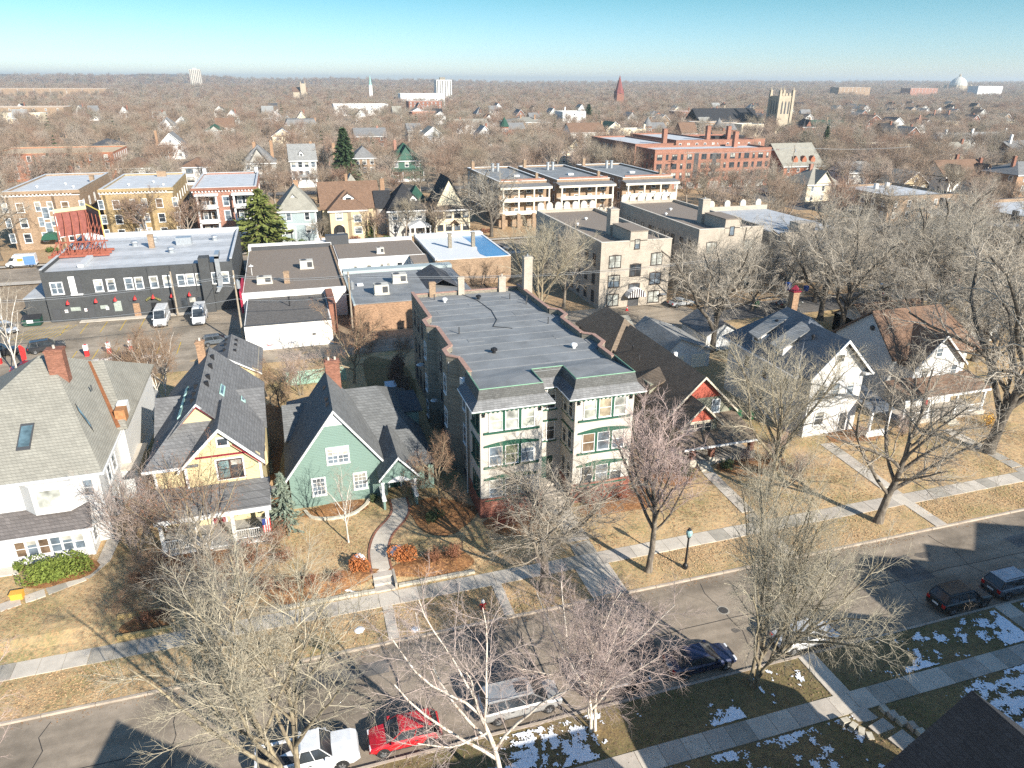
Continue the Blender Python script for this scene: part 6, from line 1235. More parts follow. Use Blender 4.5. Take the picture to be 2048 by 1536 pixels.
# houses among the trees, farther back
BG = [
 ('white gabled house with a tall brick chimney at the left', -57, -46, 398, 412, 6.5, 12, 'gv', wsid, sh_grey, ((-58, 402, br_org, 1),)),
 ('grey house with teal corner turret', -44, -33, 500, 514, 7, 10.5, 'cross', gryst, sh_grn, ()),
 ('small white gabled house behind the teal turret', -74, -62, 606, 620, 6, 11, 'gv', wsid, sh_red, ()),
 ('low dark roofed brick house behind the red flats', -92, -78, 420, 436, 5, 8, 'hip', br_org, sh_dk, ()),
 ('white mansion with slate mansard and arched dormers', 4, 25, 528, 545, 8, 11.6, 'mansard', wsid, sh_grey, ((24, 532, br_org, 1),)),
 ('brick mansion with white dormers behind the tall spruce', 39, 56, 414, 430, 8, 12, 'gu', br_red, sh_grey, ((52, 422, br_pink, 1),)),
 ('white house with steep front gable among bare trees', 79, 92, 432, 446, 6.5, 11.5, 'gv', wsid, sh_tan, ()),
 ('long pale house with grey tiled roof', 122, 150, 545, 560, 6, 10, 'gu', wsid, sh_tan, ((130, 552, br_pink, 1),)),
 ('large buff brick house with low tan hipped roof and two chimneys', 160, 192, 525, 550, 8.5, 11.6, 'hip', br_tan, sh_tan, ((172, 535, br_org, 1.8), (182, 532, br_org, 1.8))),
 ('tall white apartment house with stepped back', 240, 262, 625, 645, 11, 11.5, 'flat', wsid, whroof2, ((243, 628, wsid, 4),)),
 ('brown roofed tudor house with black timbered gables', 178, 202, 448, 464, 6, 11.6, 'gu', tud, sh_brn, ((202, 455, br_tan, 1),)),
 ('grey green gabled house beside the brown tudor', 209, 221, 462, 478, 7, 11.5, 'gv', cream_s, sh_grn, ()),
 ('cream house with crenellated parapet', 207, 227, 440, 452, 7.5, 8, 'flat', cream_s, membrane, ((208, 441, cream_s, 3), (226, 441, cream_s, 3))),
 ('red brick house with tall front gable and grey roof', 316, 334, 608, 626, 8, 12.5, 'cross', br_bright, sh_grey, ()),
 ('long flat brick block with four chimneys', 375, 425, 655, 680, 9, 9.4, 'flat', br_red, whroof2, ((385, 660, br_red, 4), (410, 660, br_red, 4))),
 ('buff brick flats with cream bays', 292, 322, 482, 500, 8.5, 9, 'flat', br_tan, membrane, ()),
 ('pale yellow flat roofed house', 316, 334, 466, 480, 8, 8.4, 'flat', cream_s, membrane, ()),
 ('long house with patinated green roof and red bay', 375, 425, 478, 496, 6, 10, 'hip', br_pink, sh_grn, ((388, 485, br_tan, 2), (404, 485, br_tan, 2))),
 ('red brick house with steep brown gable', 466, 484, 512, 530, 6.5, 12, 'gv', br_red, sh_brn, ((480, 520, br_red, 1.5),)),
 ('white timbered gable house', 460, 476, 480, 494, 6, 11.6, 'gv', wsid, sh_dk, ()),
 ('white house with brown cross gables', 484, 508, 478, 494, 6, 11, 'cross', wsid, sh_brn, ((492, 484, br_pink, 2),)),
 ('house with black slate roof and two tall brick chimneys', 546, 572, 518, 536, 6.5, 12, 'gu', cream_s, sh_blk, ((550, 526, br_pink, 3), (566, 526, br_pink, 3))),
 ('yellow square house with tan hipped roof', 618, 640, 520, 540, 6, 9.6, 'hip', cream_s, sh_tan, ()),
 ('terrace of pale grey roofed row houses with white chimneys', 372, 430, 345, 358, 5.5, 9.4, 'gu', gsid, sh_lt, ((378, 350, white, 2), (398, 350, white, 2), (424, 350, white, 2))),
 ('brick house with slate roof at the right edge', 346, 366, 278, 294, 6, 10, 'gu', br_org, sh_grey, ((349, 284, white, 3),)),
 ('orange brick house with flat red hipped roof', 382, 402, 405, 420, 6, 8.6, 'hip', br_org, sh_red, ()),
 ('square pale yellow house among bare trees', 280, 300, 297, 312, 7.5, 8, 'flat', cream_s, membrane, ()),
 ('tan gabled house left of the white shingled one', 302, 322, 278, 292, 5, 10, 'gu', cream_s, sh_tan, ((318, 284, br_red, 1.5),)),
 ('white house with grey shingled roof right of the half timbered one', 330, 350, 250, 266, 5.5, 9.6, 'gu', wsid, sh_lt, ()),
 ('cream gabled house left of the brick complex', 140, 150, 357, 370, 5, 9, 'gv', cream_s, sh_red, ()),
 ('cream house with small gables left of the red wings', 122, 134, 330, 344, 5.5, 9.4, 'cross', cream_s, sh_tan, ()),
 ('small grey house behind the bright white flat roof', 206, 219, 231, 243, 4.5, 8, 'gu', gsid, sh_lt, ()),
 ('brown house with small front gable right of the cream house', 200, 211, 198, 210, 4.6, 8.6, 'gv', tanst, sh_tan, ()),
 ('orange brick corner house with slate gables at the right edge', 236, 258, 186, 200, 8, 11.5, 'cross', br_org, sh_grey, ((240, 192, br_red, 2),)),
 ('bright red brick block with flat roof far back', 118, 144, 690, 710, 9, 9.4, 'flat', br_bright, whroof2, ()),
 ('tan brick school with rows of dark windows at the left', -268, -190, 800, 830, 11, 11.4, 'flat', br_tan, whroof2, ()),
 ('cream annex in front of the tan school', -236, -200, 760, 780, 7, 7.4, 'flat', cream_s, whroof2, ()),
 ('long tan brick school block far left', -560, -330, 1745, 1790, 17, 17.5, 'flat', br_tan, whroof2, ()),
 ('long white flat roofed block below the white high rise', 186, 256, 1190, 1215, 17, 17.5, 'flat', wsid, whroof, ()),
 ('white and brick block left of the long white one', 150, 190, 900, 920, 13, 13.4, 'flat', br_red, whroof, ()),
 ('pale long block among the trees in the centre', 60, 120, 860, 880, 11, 11.4, 'flat', wplas, whroof2, ()),
 ('row of tan brick blocks on the far right ridge', 1260, 1350, 1490, 1520, 27, 27.5, 'flat', br_tan, membrane, ()),
 ('pale brick block right of the far tan row', 1420, 1500, 1440, 1470, 26, 26.4, 'flat', br_pink, whroof2, ()),
 ('white government block beside the dome', 1690, 1770, 1500, 1530, 31, 31.4, 'flat', wsid, whroof, ()),
 ('small white block on the far right skyline', 1950, 1975, 1470, 1490, 30, 30.4, 'flat', wsid, whroof, ()),
 ('small white gabled house at far left centre', -8, 4, 700, 714, 6, 11, 'gv', wsid, sh_grey, ()),
 ('white house with brown roof between bare crowns', 165, 178, 620, 634, 6, 11, 'cross', wsid, sh_brn, ()),
 ('pale house with dark roof right of the church tower', 440, 455, 560, 574, 6, 11, 'gv', wsid, sh_dk, ()),
 ('cream house far right beneath the ridge', 700, 722, 560, 576, 6, 11, 'cross', cream_s, sh_brn, ()),
]
for (lab, u0, u1, v0, v1, ze, zr, kd, wm, rm, ch) in BG:
    far = v0 > 600
    house(lab, u0, u1, v0, v1, ze, zr, kd, wm, rm, floors=2 if ze < 11 else 3, cols=3 if (u1-u0) < 30 else 8, chims=ch, side=not far, ww=1.3, wh=1.6)
# more roofs that show between the crowns
_g = random.Random(23); _taken = [((a[1]+a[2])/2, (a[3]+a[4])/2) for a in BG]+[(140, 290), (200, 310), (375, 510), (345, 538), (28, 325), (236, 460), (277, 440), (150, 475), (7, 290), (46, 295)]
_kinds = [('white', wsid), ('white', wsid), ('pale grey', gsid), ('cream', cream_s), ('tan brick', br_tan), ('red brick', br_red), ('grey', gryst)]; _roofs = [('grey', sh_grey), ('brown', sh_brn), ('black', sh_blk), ('tan', sh_tan), ('pale', sh_lt), ('dark', sh_dk)]
_n = 0
while _n < 78:
    v = math.sqrt(_g.uniform(335**2, 900**2)); u = _g.uniform(-.34*v, 1.33*v)
    if any((u-a)**2+(v-b)**2 < 26**2 for a, b in _taken): continue
    _taken.append((u, v)); _n += 1; kn, km = _g.choice(_kinds); rn, rm = _g.choice(_roofs); w_ = _g.uniform(8, 12); kd = _g.choice(['gv', 'gu', 'cross', 'gv'])
    house('%s house with %s %s roof glimpsed among the bare crowns' % (kn, rn, {'gv': 'front gabled', 'gu': 'side gabled', 'cross': 'cross gabled'}[kd]), u-w_/2, u+w_/2, v, v+_g.uniform(10, 14), _g.uniform(5.5, 7.5), _g.uniform(10.5, 13), kd, km, rm, cols=2, side=False, ww=1.2, wh=1.6, chims=((u+w_*.25, v+6, br_red, 1.2),) if _g.random() < .4 else ())[0]['group'] = 'houses glimpsed among the trees'
# turrets near the brick complex
for (u, v, lab) in ((236, 456, 'brick turret with grey cone roof left of the brick complex'), (277, 435, 'brick turret with grey cone roof right of the brick complex'), (140, 470, 'patinated green cone turret in front of the buff brick house')):
    t = thing('turret_house', lab, 'house', (u, v, 0)); w = part(t, 'wall', br_red, lambda m: (m.cyl(u, v, -.5, 9, 3, 3, 10), m.box(u+2, v, -.5, u+14, v+10, 7.5))); part(t, 'cone_roof', sh_grn if u == 140 else sh_grey, lambda m: m.cyl(u, v, 9, 15, 3.5, .05, 10)); part(t, 'roof', sh_grey, lambda m: gable_u(m, u+1.6, u+14.5, v-.5, v+10.5, 7.3, 11, .2))
    for k in (-1, 0, 1): win(w, (u+k*1.3, v-3.0+abs(k)*.35, 7), .9, 1.5, 'S', 'sash', white, glass_d, .12)
# landmarks on the skyline
stone = plain('buff_stone', (.38, .32, .24), .9, .15, .3)
t = thing('church', 'stone church with a square pinnacled tower and dark steep roof', 'church', (375, 503, 0))
w = part(t, 'tower', stone, lambda m: (m.box(368, 498, -1, 380, 510, 27), [m.box(x-1.0, y-1.0, -1, x+1.0, y+1.0, 28) for x in (368.2, 379.8) for y in (498.2, 509.8)])); part(t, 'pinnacle', stone, lambda m: [(m.box(x-.9, y-.9, 28, x+.9, y+.9, 31), m.cyl(x, y, 31, 33.5, .9, .1, 4)) for x in (368.2, 379.8) for y in (498.2, 509.8)]); part(t, 'battlement', stone, lambda m: [m.box(370+3*k, 497.8, 27, 371.6+3*k, 498.6, 28.8) for k in range(4)])
for x in (371, 374, 377): part(t, 'lancet', dkgrey, lambda m: m.ext([(x-.7, 497.94, 14), (x+.7, 497.94, 14), (x+.7, 497.94, 22), (x, 497.94, 23.5), (x-.7, 497.94, 22)], (0, .05, 0)))
for y in (501, 504, 507): part(t, 'lancet', dkgrey, lambda m: m.ext([(367.94, y-.7, 14), (367.94, y+.7, 14), (367.94, y+.7, 22), (367.94, y, 23.5), (367.94, y-.7, 22)], (.05, 0, 0)))
part(t, 'nave', stone, lambda m: m.box(318, 528, -1, 372, 548, 8)); part(t, 'nave_roof', sh_blk, lambda m: gable_u(m, 317, 373, 527, 549, 8, 17, .4)); part(t, 'chapel_roof', sh_lt, lambda m: m.slab([(316, 526, 11), (326, 526, 11), (321, 526.5, 4)], .5))
def tower(label, u, v, w_, d, z, mat, cat='tower', extra=None, band=None):
    t = thing('high_rise' if cat == 'high rise' else 'tower', label, cat, (u, v, 0)); q = part(t, 'wall', mat, lambda m: m.box(u-w_/2, v-d/2, -5, u+w_/2, v+d/2, z))
    if band: part(t, 'window_band', band, lambda m: [m.box(u-w_/2+w_*(k+.3)/6, v-d/2-.3, 8, u-w_/2+w_*(k+.62)/6, v-d/2-.05, z-1.5) for k in range(6)])
    part(t, 'rooftop_house', mat if not extra else extra, lambda m: m.box(u-w_*.2, v-2, z, u+w_*.15, v+4, z+4.5)); return t
tower('pale concrete tower block on the left skyline', -266, 2990, 37, 30, 69, plain('pale_concrete_tower', (.52, .47, .40), .9, .1, .1), 'high rise', None, dkgrey)
tower('white high rise with a dark rooftop hut in the centre of the skyline', 313, 1469, 30, 24, 38, plain('white_tower', (.62, .60, .56), .9, .1, .1), 'high rise', br_side, dkgrey)
t = thing('green_spire_church', 'slim white church steeple with pale green spire on the skyline', 'church', (176, 1490, 0)); part(t, 'steeple', wplas, lambda m: m.box(173, 1487, -3, 179, 1493, 27)); part(t, 'spire', paint('copper_green', (.28, .52, .46)), lambda m: (m.box(173.5, 1487.5, 27, 178.5, 1492.5, 29), m.cyl(176, 1490, 29, 46, 2.4, .05, 8)))
t = thing('red_spire_church', 'dark red pointed church spire right of the centre skyline', 'church', (509, 1086, 0)); part(t, 'steeple', br_red, lambda m: m.box(503, 1080, -3, 515, 1092, 20)); part(t, 'spire', plain('red_slate', (.19, .06, .055), .8), lambda m: (m.cyl(509, 1086, 20, 46, 7.5, .05, 8), [m.cyl(509+a, 1086+b, 18, 27, 1.6, .05, 6) for a in (-5, 5) for b in (-5, 5)]))
t = thing('domed_cathedral', 'great pale dome on the right skyline', 'cathedral', (2203, 2036, 0)); dm_ = plain('pale_copper_dome', (.50, .50, .46), .7, .15, .1)
part(t, 'wall', stone, lambda m: m.box(2165, 2010, -3, 2241, 2070, 20)); part(t, 'drum', stone, lambda m: m.cyl(2203, 2036, 20, 32, 27, 27, 20)); part(t, 'dome', dm_, lambda m: m.lathe(2203, 2036, [(32, 27), (40, 25.5), (47, 21.5), (53, 15), (57, 8), (59, 4)], 20)); part(t, 'lantern', stone, lambda m: (m.cyl(2203, 2036, 59, 64, 3.2, 3.2, 8), m.cyl(2203, 2036, 64, 69, 3.6, .2, 8))); part(t, 'corner_turret', stone, lambda m: [m.cyl(2203+a, 2036+b, 18, 34, 5, 4, 8) for a in (-30, 30) for b in (-22, 22)])
t = thing('gothic_church', 'small buff church with twin pinnacled gable far left of centre', 'church', (44, 1500, 0)); part(t, 'wall', stone, lambda m: (m.box(32, 1494, -3, 58, 1520, 16), m.box(46, 1490, -3, 56, 1500, 30), [m.cyl(x, 1491, 30, 35, 1.4, .1, 4) for x in (47, 55)])); part(t, 'roof', sh_brn, lambda m: gable_u(m, 31, 59, 1493, 1521, 16, 24, .4))
# buildings on the near side of the street, mostly below the frame, whose shadows fall across it
def near_house(label, u0, u1, v0, v1, ze, zr, kd): return house(label, u0, u1, v0, v1, ze, zr, kd, wsid, sh_blk, cols=3, side=False)
near_house('near side house with black gabled roof, its ridge in the lower right corner', 21.5, 32.3, 2, 16.2, 6.2, 11.0, 'gv')
near_house('near side house right of the black gabled one, out of frame', 36.4, 46.5, 2, 16.8, 7.2, 9.0, 'gv')
near_house('left one of three tall near side gabled houses beyond the right edge', 48.2, 55.6, 1, 17, 10.0, 11.2, 'gv')
near_house('middle one of three tall near side gabled houses beyond the right edge', 55.7, 60.4, 1, 17, 10.0, 11.0, 'gv')
near_house('right one of three tall near side gabled houses beyond the right edge', 60.5, 70.5, 1, 17.5, 9.8, 11.4, 'gv')
near_house('near side house below the lower left edge, out of frame', -9.5, 3.5, -2, 14.5, 7.0, 12.3, 'gv')
near_house('near side house left of the black gabled one, out of frame', 7.0, 19.5, 1, 15.2, 7.2, 8.4, 'hip')
near_house('near side house far right out of frame', 71, 84, 1, 17, 8.0, 13, 'gv')
# ------------------------------------------------------------------ bare trees, grown level by level
def _norm(a): return a/np.maximum(np.linalg.norm(a, axis=-1, keepdims=True), 1e-9)
def grow(P, Rd, n, t0, t1, ang, length, K, rr, wander, up, g, shape=None, out=0.0):
    """children of the polylines P (N,K0,3) with radii Rd (N,K0)"""
    N, K0, _ = P.shape
    idx = np.repeat(np.arange(N), n); M = len(idx)
    k = np.tile(np.arange(n), N)
    t = t0+(t1-t0)*(k+g.uniform(0.1, .9, M))/n
    f = t*(K0-1); i = np.minimum(f.astype(int), K0-2); fr = (f-i)[:, None]
    pos = P[idx, i]*(1-fr)+P[idx, i+1]*fr
    tan = _norm(P[idx, i+1]-P[idx, i]); r0 = Rd[idx, i]*(1-fr[:, 0])+Rd[idx, i+1]*fr[:, 0]
    ref = _norm(g.normal(size=(N, 3)))[idx]
    a1 = _norm(np.cross(tan, ref)); a2 = np.cross(tan, a1)
    az = k*2.39996+g.uniform(-.5, .5, M)
    perp = a1*np.cos(az)[:, None]+a2*np.sin(az)[:, None]
    if out: perp = _norm(perp+out*np.array([0, 0, 1.0]))
    a = g.uniform(ang[0], ang[1], M)[:, None]
    d = _norm(tan*np.cos(a)+perp*np.sin(a))
    L = length*g.uniform(.7, 1.3, M)
    if shape is not None: L = L*shape(t)
    rad = np.minimum(r0*.85, rr*g.uniform(.8, 1.2, M)*(L/length)**.5)
    Q = np.zeros((M, K, 3)); Q[:, 0] = pos; step = (L/(K-1))[:, None]
    for j in range(1, K):
        d = _norm(d+g.normal(0, wander, (M, 3))+np.array(up)*(1.0/(K-1)))
        Q[:, j] = Q[:, j-1]+d*step
    taper = np.linspace(1.0, .35, K)[None, :]
    return Q, rad[:, None]*taper
def tubes(sets):
    """one vertex / quad array from [(P, R, sides)]"""
    V = []; F = []; b = 0
    for P, Rd, s in sets:
        N, K, _ = P.shape
        T = np.empty_like(P); T[:, 1:-1] = P[:, 2:]-P[:, :-2]; T[:, 0] = P[:, 1]-P[:, 0]; T[:, -1] = P[:, -1]-P[:, -2]; T = _norm(T)
        ref = np.where(np.abs(T[..., 2:3]) > .9, np.array([1.0, 0, 0]), np.array([0, 0, 1.0]))
        n1 = _norm(np.cross(T, ref)); n2 = np.cross(T, n1)
        a = 2*np.pi*np.arange(s)/s
        v = P[:, :, None, :]+Rd[:, :, None, None]*(np.cos(a)[None, None, :, None]*n1[:, :, None, :]+np.sin(a)[None, None, :, None]*n2[:, :, None, :])
        V.append(v.reshape(-1, 3))
        base = (np.arange(N)[:, None, None]*K+np.arange(K-1)[None, :, None])*s+np.zeros((1, 1, s), int)
        q = np.arange(s)[None, None, :]; q1 = (q+1) % s
        F.append((b+np.stack([base+q, base+q1, base+s+q1, base+s+q], -1)).reshape(-1, 4)); b += N*K*s
    return np.concatenate(V), np.concatenate(F)
def np_mesh(name, V, F, mats, mi=None, smooth=False):
    me = bpy.data.meshes.new(name); me.vertices.add(len(V)); me.vertices.foreach_set('co', np.ascontiguousarray(V, np.float32).ravel())
    k = F.shape[1]; me.loops.add(F.size); me.loops.foreach_set('vertex_index', np.ascontiguousarray(F, np.int32).ravel())
    me.polygons.add(len(F)); me.polygons.foreach_set('loop_start', np.arange(0, F.size, k, dtype=np.int32))
    for m in (mats if isinstance(mats, (list, tuple)) else [mats]): me.materials.append(m)
    if mi is not None: me.polygons.foreach_set('material_index', np.asarray(mi, np.int32))
    if smooth: me.polygons.foreach_set('use_smooth', np.ones(len(F), bool))
    me.update(calc_edges=True); return me
def twig_mat(name, a, b_, var=True, ends=None):
    m, nt, b = _base(name, .85, .2)
    oi = nt.nodes.new('ShaderNodeObjectInfo')
    c = _ramp(nt, oi.outputs['Random'], ends or [(0.0, a), (1.0, b_)])
    f = _noise(nt, _pos(nt), 1.1, 3.0)
    c = _mix(nt, .5, c, _ramp(nt, f, [(.3, (.6,)*3), (.7, (1.25,)*3)]), 'MULTIPLY')
    nt.links.new(c, b.inputs['Base Color']); return m
def bark(name, col, dark, scale=5.0, thr=(.45, .6)):
    m, nt, b = _base(name, .9, .15)
    mp = nt.nodes.new('ShaderNodeMapping'); mp.inputs['Scale'].default_value = (1, 1, .35); nt.links.new(_pos(nt, True), mp.inputs[0])
    f = _noise(nt, mp.outputs[0], scale, 5.0, .7)
    nt.links.new(_ramp(nt, f, [(thr[0], dark), (thr[1], col)]), b.inputs['Base Color']); _bump(nt, b, f, .5, .03); return m
bk_grey = bark('grey_bark', (.25, .215, .17), (.13, .11, .09)); bk_birch = bark('birch_bark', (.62, .55, .46), (.22, .16, .12), 4.0, (.36, .5)); bk_tan = bark('tan_bark', (.33, .275, .18), (.17, .14, .10)); bk_dark = bark('dark_bark', (.14, .12, .095), (.07, .06, .05))
bk_white = bark('white_bark', (.68, .64, .58), (.45, .40, .34))
tw_tan = twig_mat('tan_twigs', (.40, .345, .275), (.365, .315, .25)); tw_pink = twig_mat('pink_grey_twigs', (.45, .345, .31), (.42, .34, .30)); tw_olive = twig_mat('olive_tan_twigs', (.41, .36, .265), (.38, .335, .255)); tw_oak = twig_mat('oak_twigs', (.41, .36, .295), (.37, .33, .27))
tw_brown = twig_mat('brown_twigs', (.30, .20, .13), (.27, .19, .13)); tw_far = twig_mat('woodland_twigs', None, None, ends=[(0, (.20, .15, .115)), (.2, (.33, .255, .19)), (.4, (.29, .19, .14)), (.6, (.27, .235, .175)), (.8, (.37, .31, .255)), (1, (.31, .225, .175))]); bk_far = bark('woodland_bark', (.32, .27, .22), (.2, .17, .14))
leaf_rust = plain('rust_leaves', (.42, .15, .05), .8, .35, 6.0); leaf_brown = plain('brown_seed_heads', (.22, .10, .06), .9, .3, 5.0)

def leaves(c, size, g, up=.3):
    """small leaf-sized quads at the points c"""
    M = len(c); a = _norm(g.normal(size=(M, 3))); n = _norm(g.normal(size=(M, 3))+np.array([0, 0, up])); b = _norm(np.cross(n, a)); a = np.cross(b, n)
    s = size*g.uniform(.6, 1.3, (M, 1)); V = np.stack([c-a*s, c-b*s*.5, c+a*s, c+b*s*.5], 1).reshape(-1, 3)
    return V, np.arange(4*M).reshape(-1, 4)
def tree_mesh(seed, Ht, W, bole=.3, limbs=6, n=(10, 9, 7), K=(7, 6, 4, 3), lean=.03, r=.17, tw=.011, ang=(.35, .8), up=(.25, .22, .12, .05), wander=(.10, .14, .18, .2), stems=1, lf=None, lfs=.05, lfn=.5, len_k=(1.0, .42, .36, .34), s=(7, 5, 3, 3)):
    """trunk mesh and crown mesh of a leafless tree Ht metres tall and about W wide"""
    g = np.random.default_rng(seed)
    T0 = []; 
    for k in range(stems):
        pts = [np.zeros(3)+np.array([g.normal(0, .15*(stems > 1)), g.normal(0, .15*(stems > 1)), -.35])]; d = np.array([g.normal(0, lean+(.22 if stems > 1 else 0)), g.normal(0, lean+(.22 if stems > 1 else 0)), 1.0])
        nseg = 8; Lt = Ht*(bole+.38)
        for j in range(nseg): d = d+g.normal(0, .05, 3); d[2] = 1.0; pts.append(pts[-1]+d/np.linalg.norm(d)*Lt/nseg)
        T0.append(pts)
    P0 = np.array(T0); taper = np.linspace(1.15, .42, P0.shape[1]); taper[0] = 1.5
    R0 = r*taper[None, :]*(.7 if stems > 1 else 1.0)*np.ones((stems, 1))
    tb = bole/(bole+.38); L1 = math.hypot(W*.5, Ht*(1-bole)*.62)*.82
    P1, R1 = grow(P0, R0, limbs, tb*.95, .99, ang, L1*len_k[0], K[0], r*.52, wander[0], (0, 0, up[0]), g, lambda t: 1.12-.45*(t-tb)/(1-tb+1e-6), .15)
    P2, R2 = grow(P1, R1, n[0], .18, 1.0, (.45, .95), L1*len_k[1], K[1], max(r*.17, tw*2.2), wander[1], (0, 0, up[1]), g, lambda t: 1.15-.6*t)
    P3, R3 = grow(P2, R2, n[1], .15, 1.0, (.4, .9), L1*len_k[1]*len_k[2], K[2], max(r*.06, tw*1.4), wander[2], (0, 0, up[2]), g, lambda t: 1.15-.5*t)
    P4, R4 = grow(P3, R3, n[2], .12, 1.0, (.35, .85), L1*len_k[1]*len_k[2]*len_k[3]*1.6, K[3], tw, wander[3], (0, 0, up[3]), g, lambda t: 1.1-.4*t)
    V, F = tubes([(P0, R0, s[0]+1), (P1, R1, s[0]-1)]); V2, F2 = tubes([(P2, R2, s[1]-1), (P3, R3, s[2]), (P4, R4, s[3])])
    k_ = Ht/max(np.percentile(V2[:, 2], 99.3), 1e-3); V = V*k_; V2 = V2*k_
    wr = np.percentile(np.hypot(V2[:, 0]-V2[:, 0].mean(), V2[:, 1]-V2[:, 1].mean()), 97); q = (W/2)/wr
    if abs(q-1) > .08:
        q = min(1.5, max(.6, q)); V[:, :2] *= q; V2[:, :2] *= q
    mi = np.zeros(len(F2), int)
    if lf is not None:
        tips = P4[:, -1]*k_*np.array([q if abs(q-1) > .08 else 1, q if abs(q-1) > .08 else 1, 1]); tips = tips[g.random(len(tips)) < lfn]
        Vl, Fl = leaves(tips, lfs, g); F2 = np.concatenate([F2, Fl+len(V2)]); V2 = np.concatenate([V2, Vl]); mi = np.concatenate([mi, np.ones(len(Fl), int)])
    return V, F, V2, F2, mi
TREES = {}
def proto(key, bkm, twm, lf=None, **k):
    V, F, V2, F2, mi = tree_mesh(lf=lf, **k)
    TREES[key] = (np_mesh(key+'_trunk', V, F, bkm, smooth=True), np_mesh(key+'_crown', V2, F2, [twm]+([lf] if lf else []), mi))
def plant(key, u, v, label, group=None, scale=1.0, sz=None, rot=None, z=None, name='bare_tree', cat='tree'):
    t = local(name, label, cat, (u, v, gz(u, v) if z is None else z), rng.uniform(0, 6.28) if rot is None else rot, group)
    t.scale = (scale, scale, scale if sz is None else sz)
    obj('trunk', TREES[key][0], t); obj('crown', TREES[key][1], t); return t
proto('elm', bk_grey, tw_tan, seed=3, Ht=12.8, W=11.5, bole=.22, limbs=9, n=(11, 9, 7), tw=.0095, r=.24, up=(.5, .25, -.15, -.12), ang=(.3, .7))
proto('purple', bk_grey, tw_pink, seed=5, Ht=15.2, W=7.6, bole=.28, limbs=12, n=(10, 8, 6), tw=.0095, r=.19, up=(.7, .5, .3, .15), ang=(.3, .6))
proto('maple', bk_tan, tw_olive, seed=8, Ht=16.8, W=12.5, bole=.16, limbs=11, n=(10, 8, 6), tw=.0105, r=.25, stems=3, up=(.5, .3, -.1, -.12), ang=(.2, .85))
proto('yard', bk_tan, tw_olive, seed=12, Ht=15, W=14, bole=.16, limbs=10, n=(11, 9, 7), tw=.0105, r=.24, up=(.4, .25, .15, .1), ang=(.35, .8))
proto('spreading', bk_grey, tw_tan, seed=21, Ht=15.8, W=14.5, bole=.2, limbs=10, n=(10, 9, 6), tw=.0105, r=.32, up=(.25, .1, .0, .0), ang=(.5, 1.0), wander=(.13, .16, .2, .2))
proto('birch', bk_birch, tw_pink, seed=30, Ht=14.6, W=12.5, bole=.25, limbs=8, n=(9, 8, 6), r=.16, up=(.35, .1, -.15, -.2), ang=(.4, .9), tw=.0085)
proto('low_birch', bk_birch, tw_pink, seed=33, Ht=9.8, W=12.6, bole=.1, limbs=7, n=(11, 9, 7), r=.14, stems=2, up=(.15, .15, .0, .0), ang=(.5, 1.0), tw=.009)
proto('grey_maple', bk_tan, tw_olive, seed=41, Ht=15.5, W=12.0, bole=.18, limbs=8, n=(10, 8, 7), tw=.0105, r=.24, stems=2, up=(.5, .3, .1, .0), ang=(.3, .7))
proto('oak', bk_dark, tw_oak, seed=50, Ht=17.5, W=21, bole=.16, limbs=11, n=(10, 8, 7), r=.42, up=(.2, .1, .05, .0), ang=(.5, 1.1), wander=(.22, .26, .28, .25), tw=.017)
proto('oak2', bk_dark, tw_oak, seed=52, Ht=16.5, W=21, bole=.17, limbs=11, n=(10, 8, 7), r=.40, up=(.2, .1, .05, .0), ang=(.5, 1.1), wander=(.22, .26, .28, .25), tw=.017)
proto('magnolia', bk_tan, tw_brown, lf=leaf_brown, seed=60, Ht=9.6, W=10, bole=.12, limbs=5, n=(8, 6, 5), r=.13, stems=3, up=(.25, .2, .15, .1), ang=(.4, .9), lfs=.06, lfn=.45)
proto('thicket', bk_grey, tw_pink, seed=66, Ht=8.6, W=7.5, bole=.1, limbs=5, n=(8, 7, 5), r=.10, stems=4, up=(.3, .2, .1, .0), ang=(.4, .9))
proto('crab', bk_tan, tw_brown, lf=leaf_brown, seed=70, Ht=8.6, W=11.5, bole=.12, limbs=8, n=(11, 9, 6), r=.17, up=(.15, .1, .05, .0), ang=(.5, 1.1), wander=(.2, .25, .28, .25), tw=.014, lfs=.07, lfn=.2)
proto('slim_birch', bk_white, tw_tan, seed=75, Ht=7.6, W=4.4, bole=.25, limbs=9, n=(6, 5, 4), r=.075, up=(.5, .3, .1, .0), ang=(.4, .7), tw=.007)
proto('white_clump', bk_white, tw_brown, seed=79, Ht=9.6, W=8.2, bole=.2, limbs=6, n=(8, 7, 5), r=.11, stems=4, up=(.4, .3, .2, .1), ang=(.3, .7), tw=.013)
proto('sapling', bk_grey, tw_tan, seed=81, Ht=3.6, W=1.2, bole=.4, limbs=4, n=(3, 2, 1), r=.025, ang=(.3, .6), tw=.006)
for i, sd in enumerate((101, 107, 113, 120, 131)):
    proto('mid%d' % i, bk_far, tw_far, seed=sd, Ht=12+.8*i, W=11+.7*(i % 3), bole=.22, limbs=7, n=(9, 7, 4), K=(6, 5, 3, 2), r=.26, tw=.028, up=(.35, .2, .1, .05), ang=(.4, .95), s=(6, 4, 3, 3), len_k=(1.0, .44, .42, .5))
T = plant
T('elm', 15.6, 41.3, 'bare grey tree on the verge directly before the cream bays of the apartment block')
T('purple', 24.3, 41.0, 'tall slender bare tree with purplish twigs beside the wide concrete walk')
T('maple', 25.5, 28.6, 'tall two stemmed bare tree beside the white sedan on the near kerb', rot=.7)
T('yard', 40.3, 47.6, 'dense bare tree in the yard before the slate blue roofed house')
T('spreading', 47.2, 41.4, 'stout bare street tree with a long limb reaching right over the pavement', rot=2.6)
T('oak', 68.0, 48.6, 'huge old bare tree with thick pale trunk at the right edge', scale=1.2, sz=1.38)
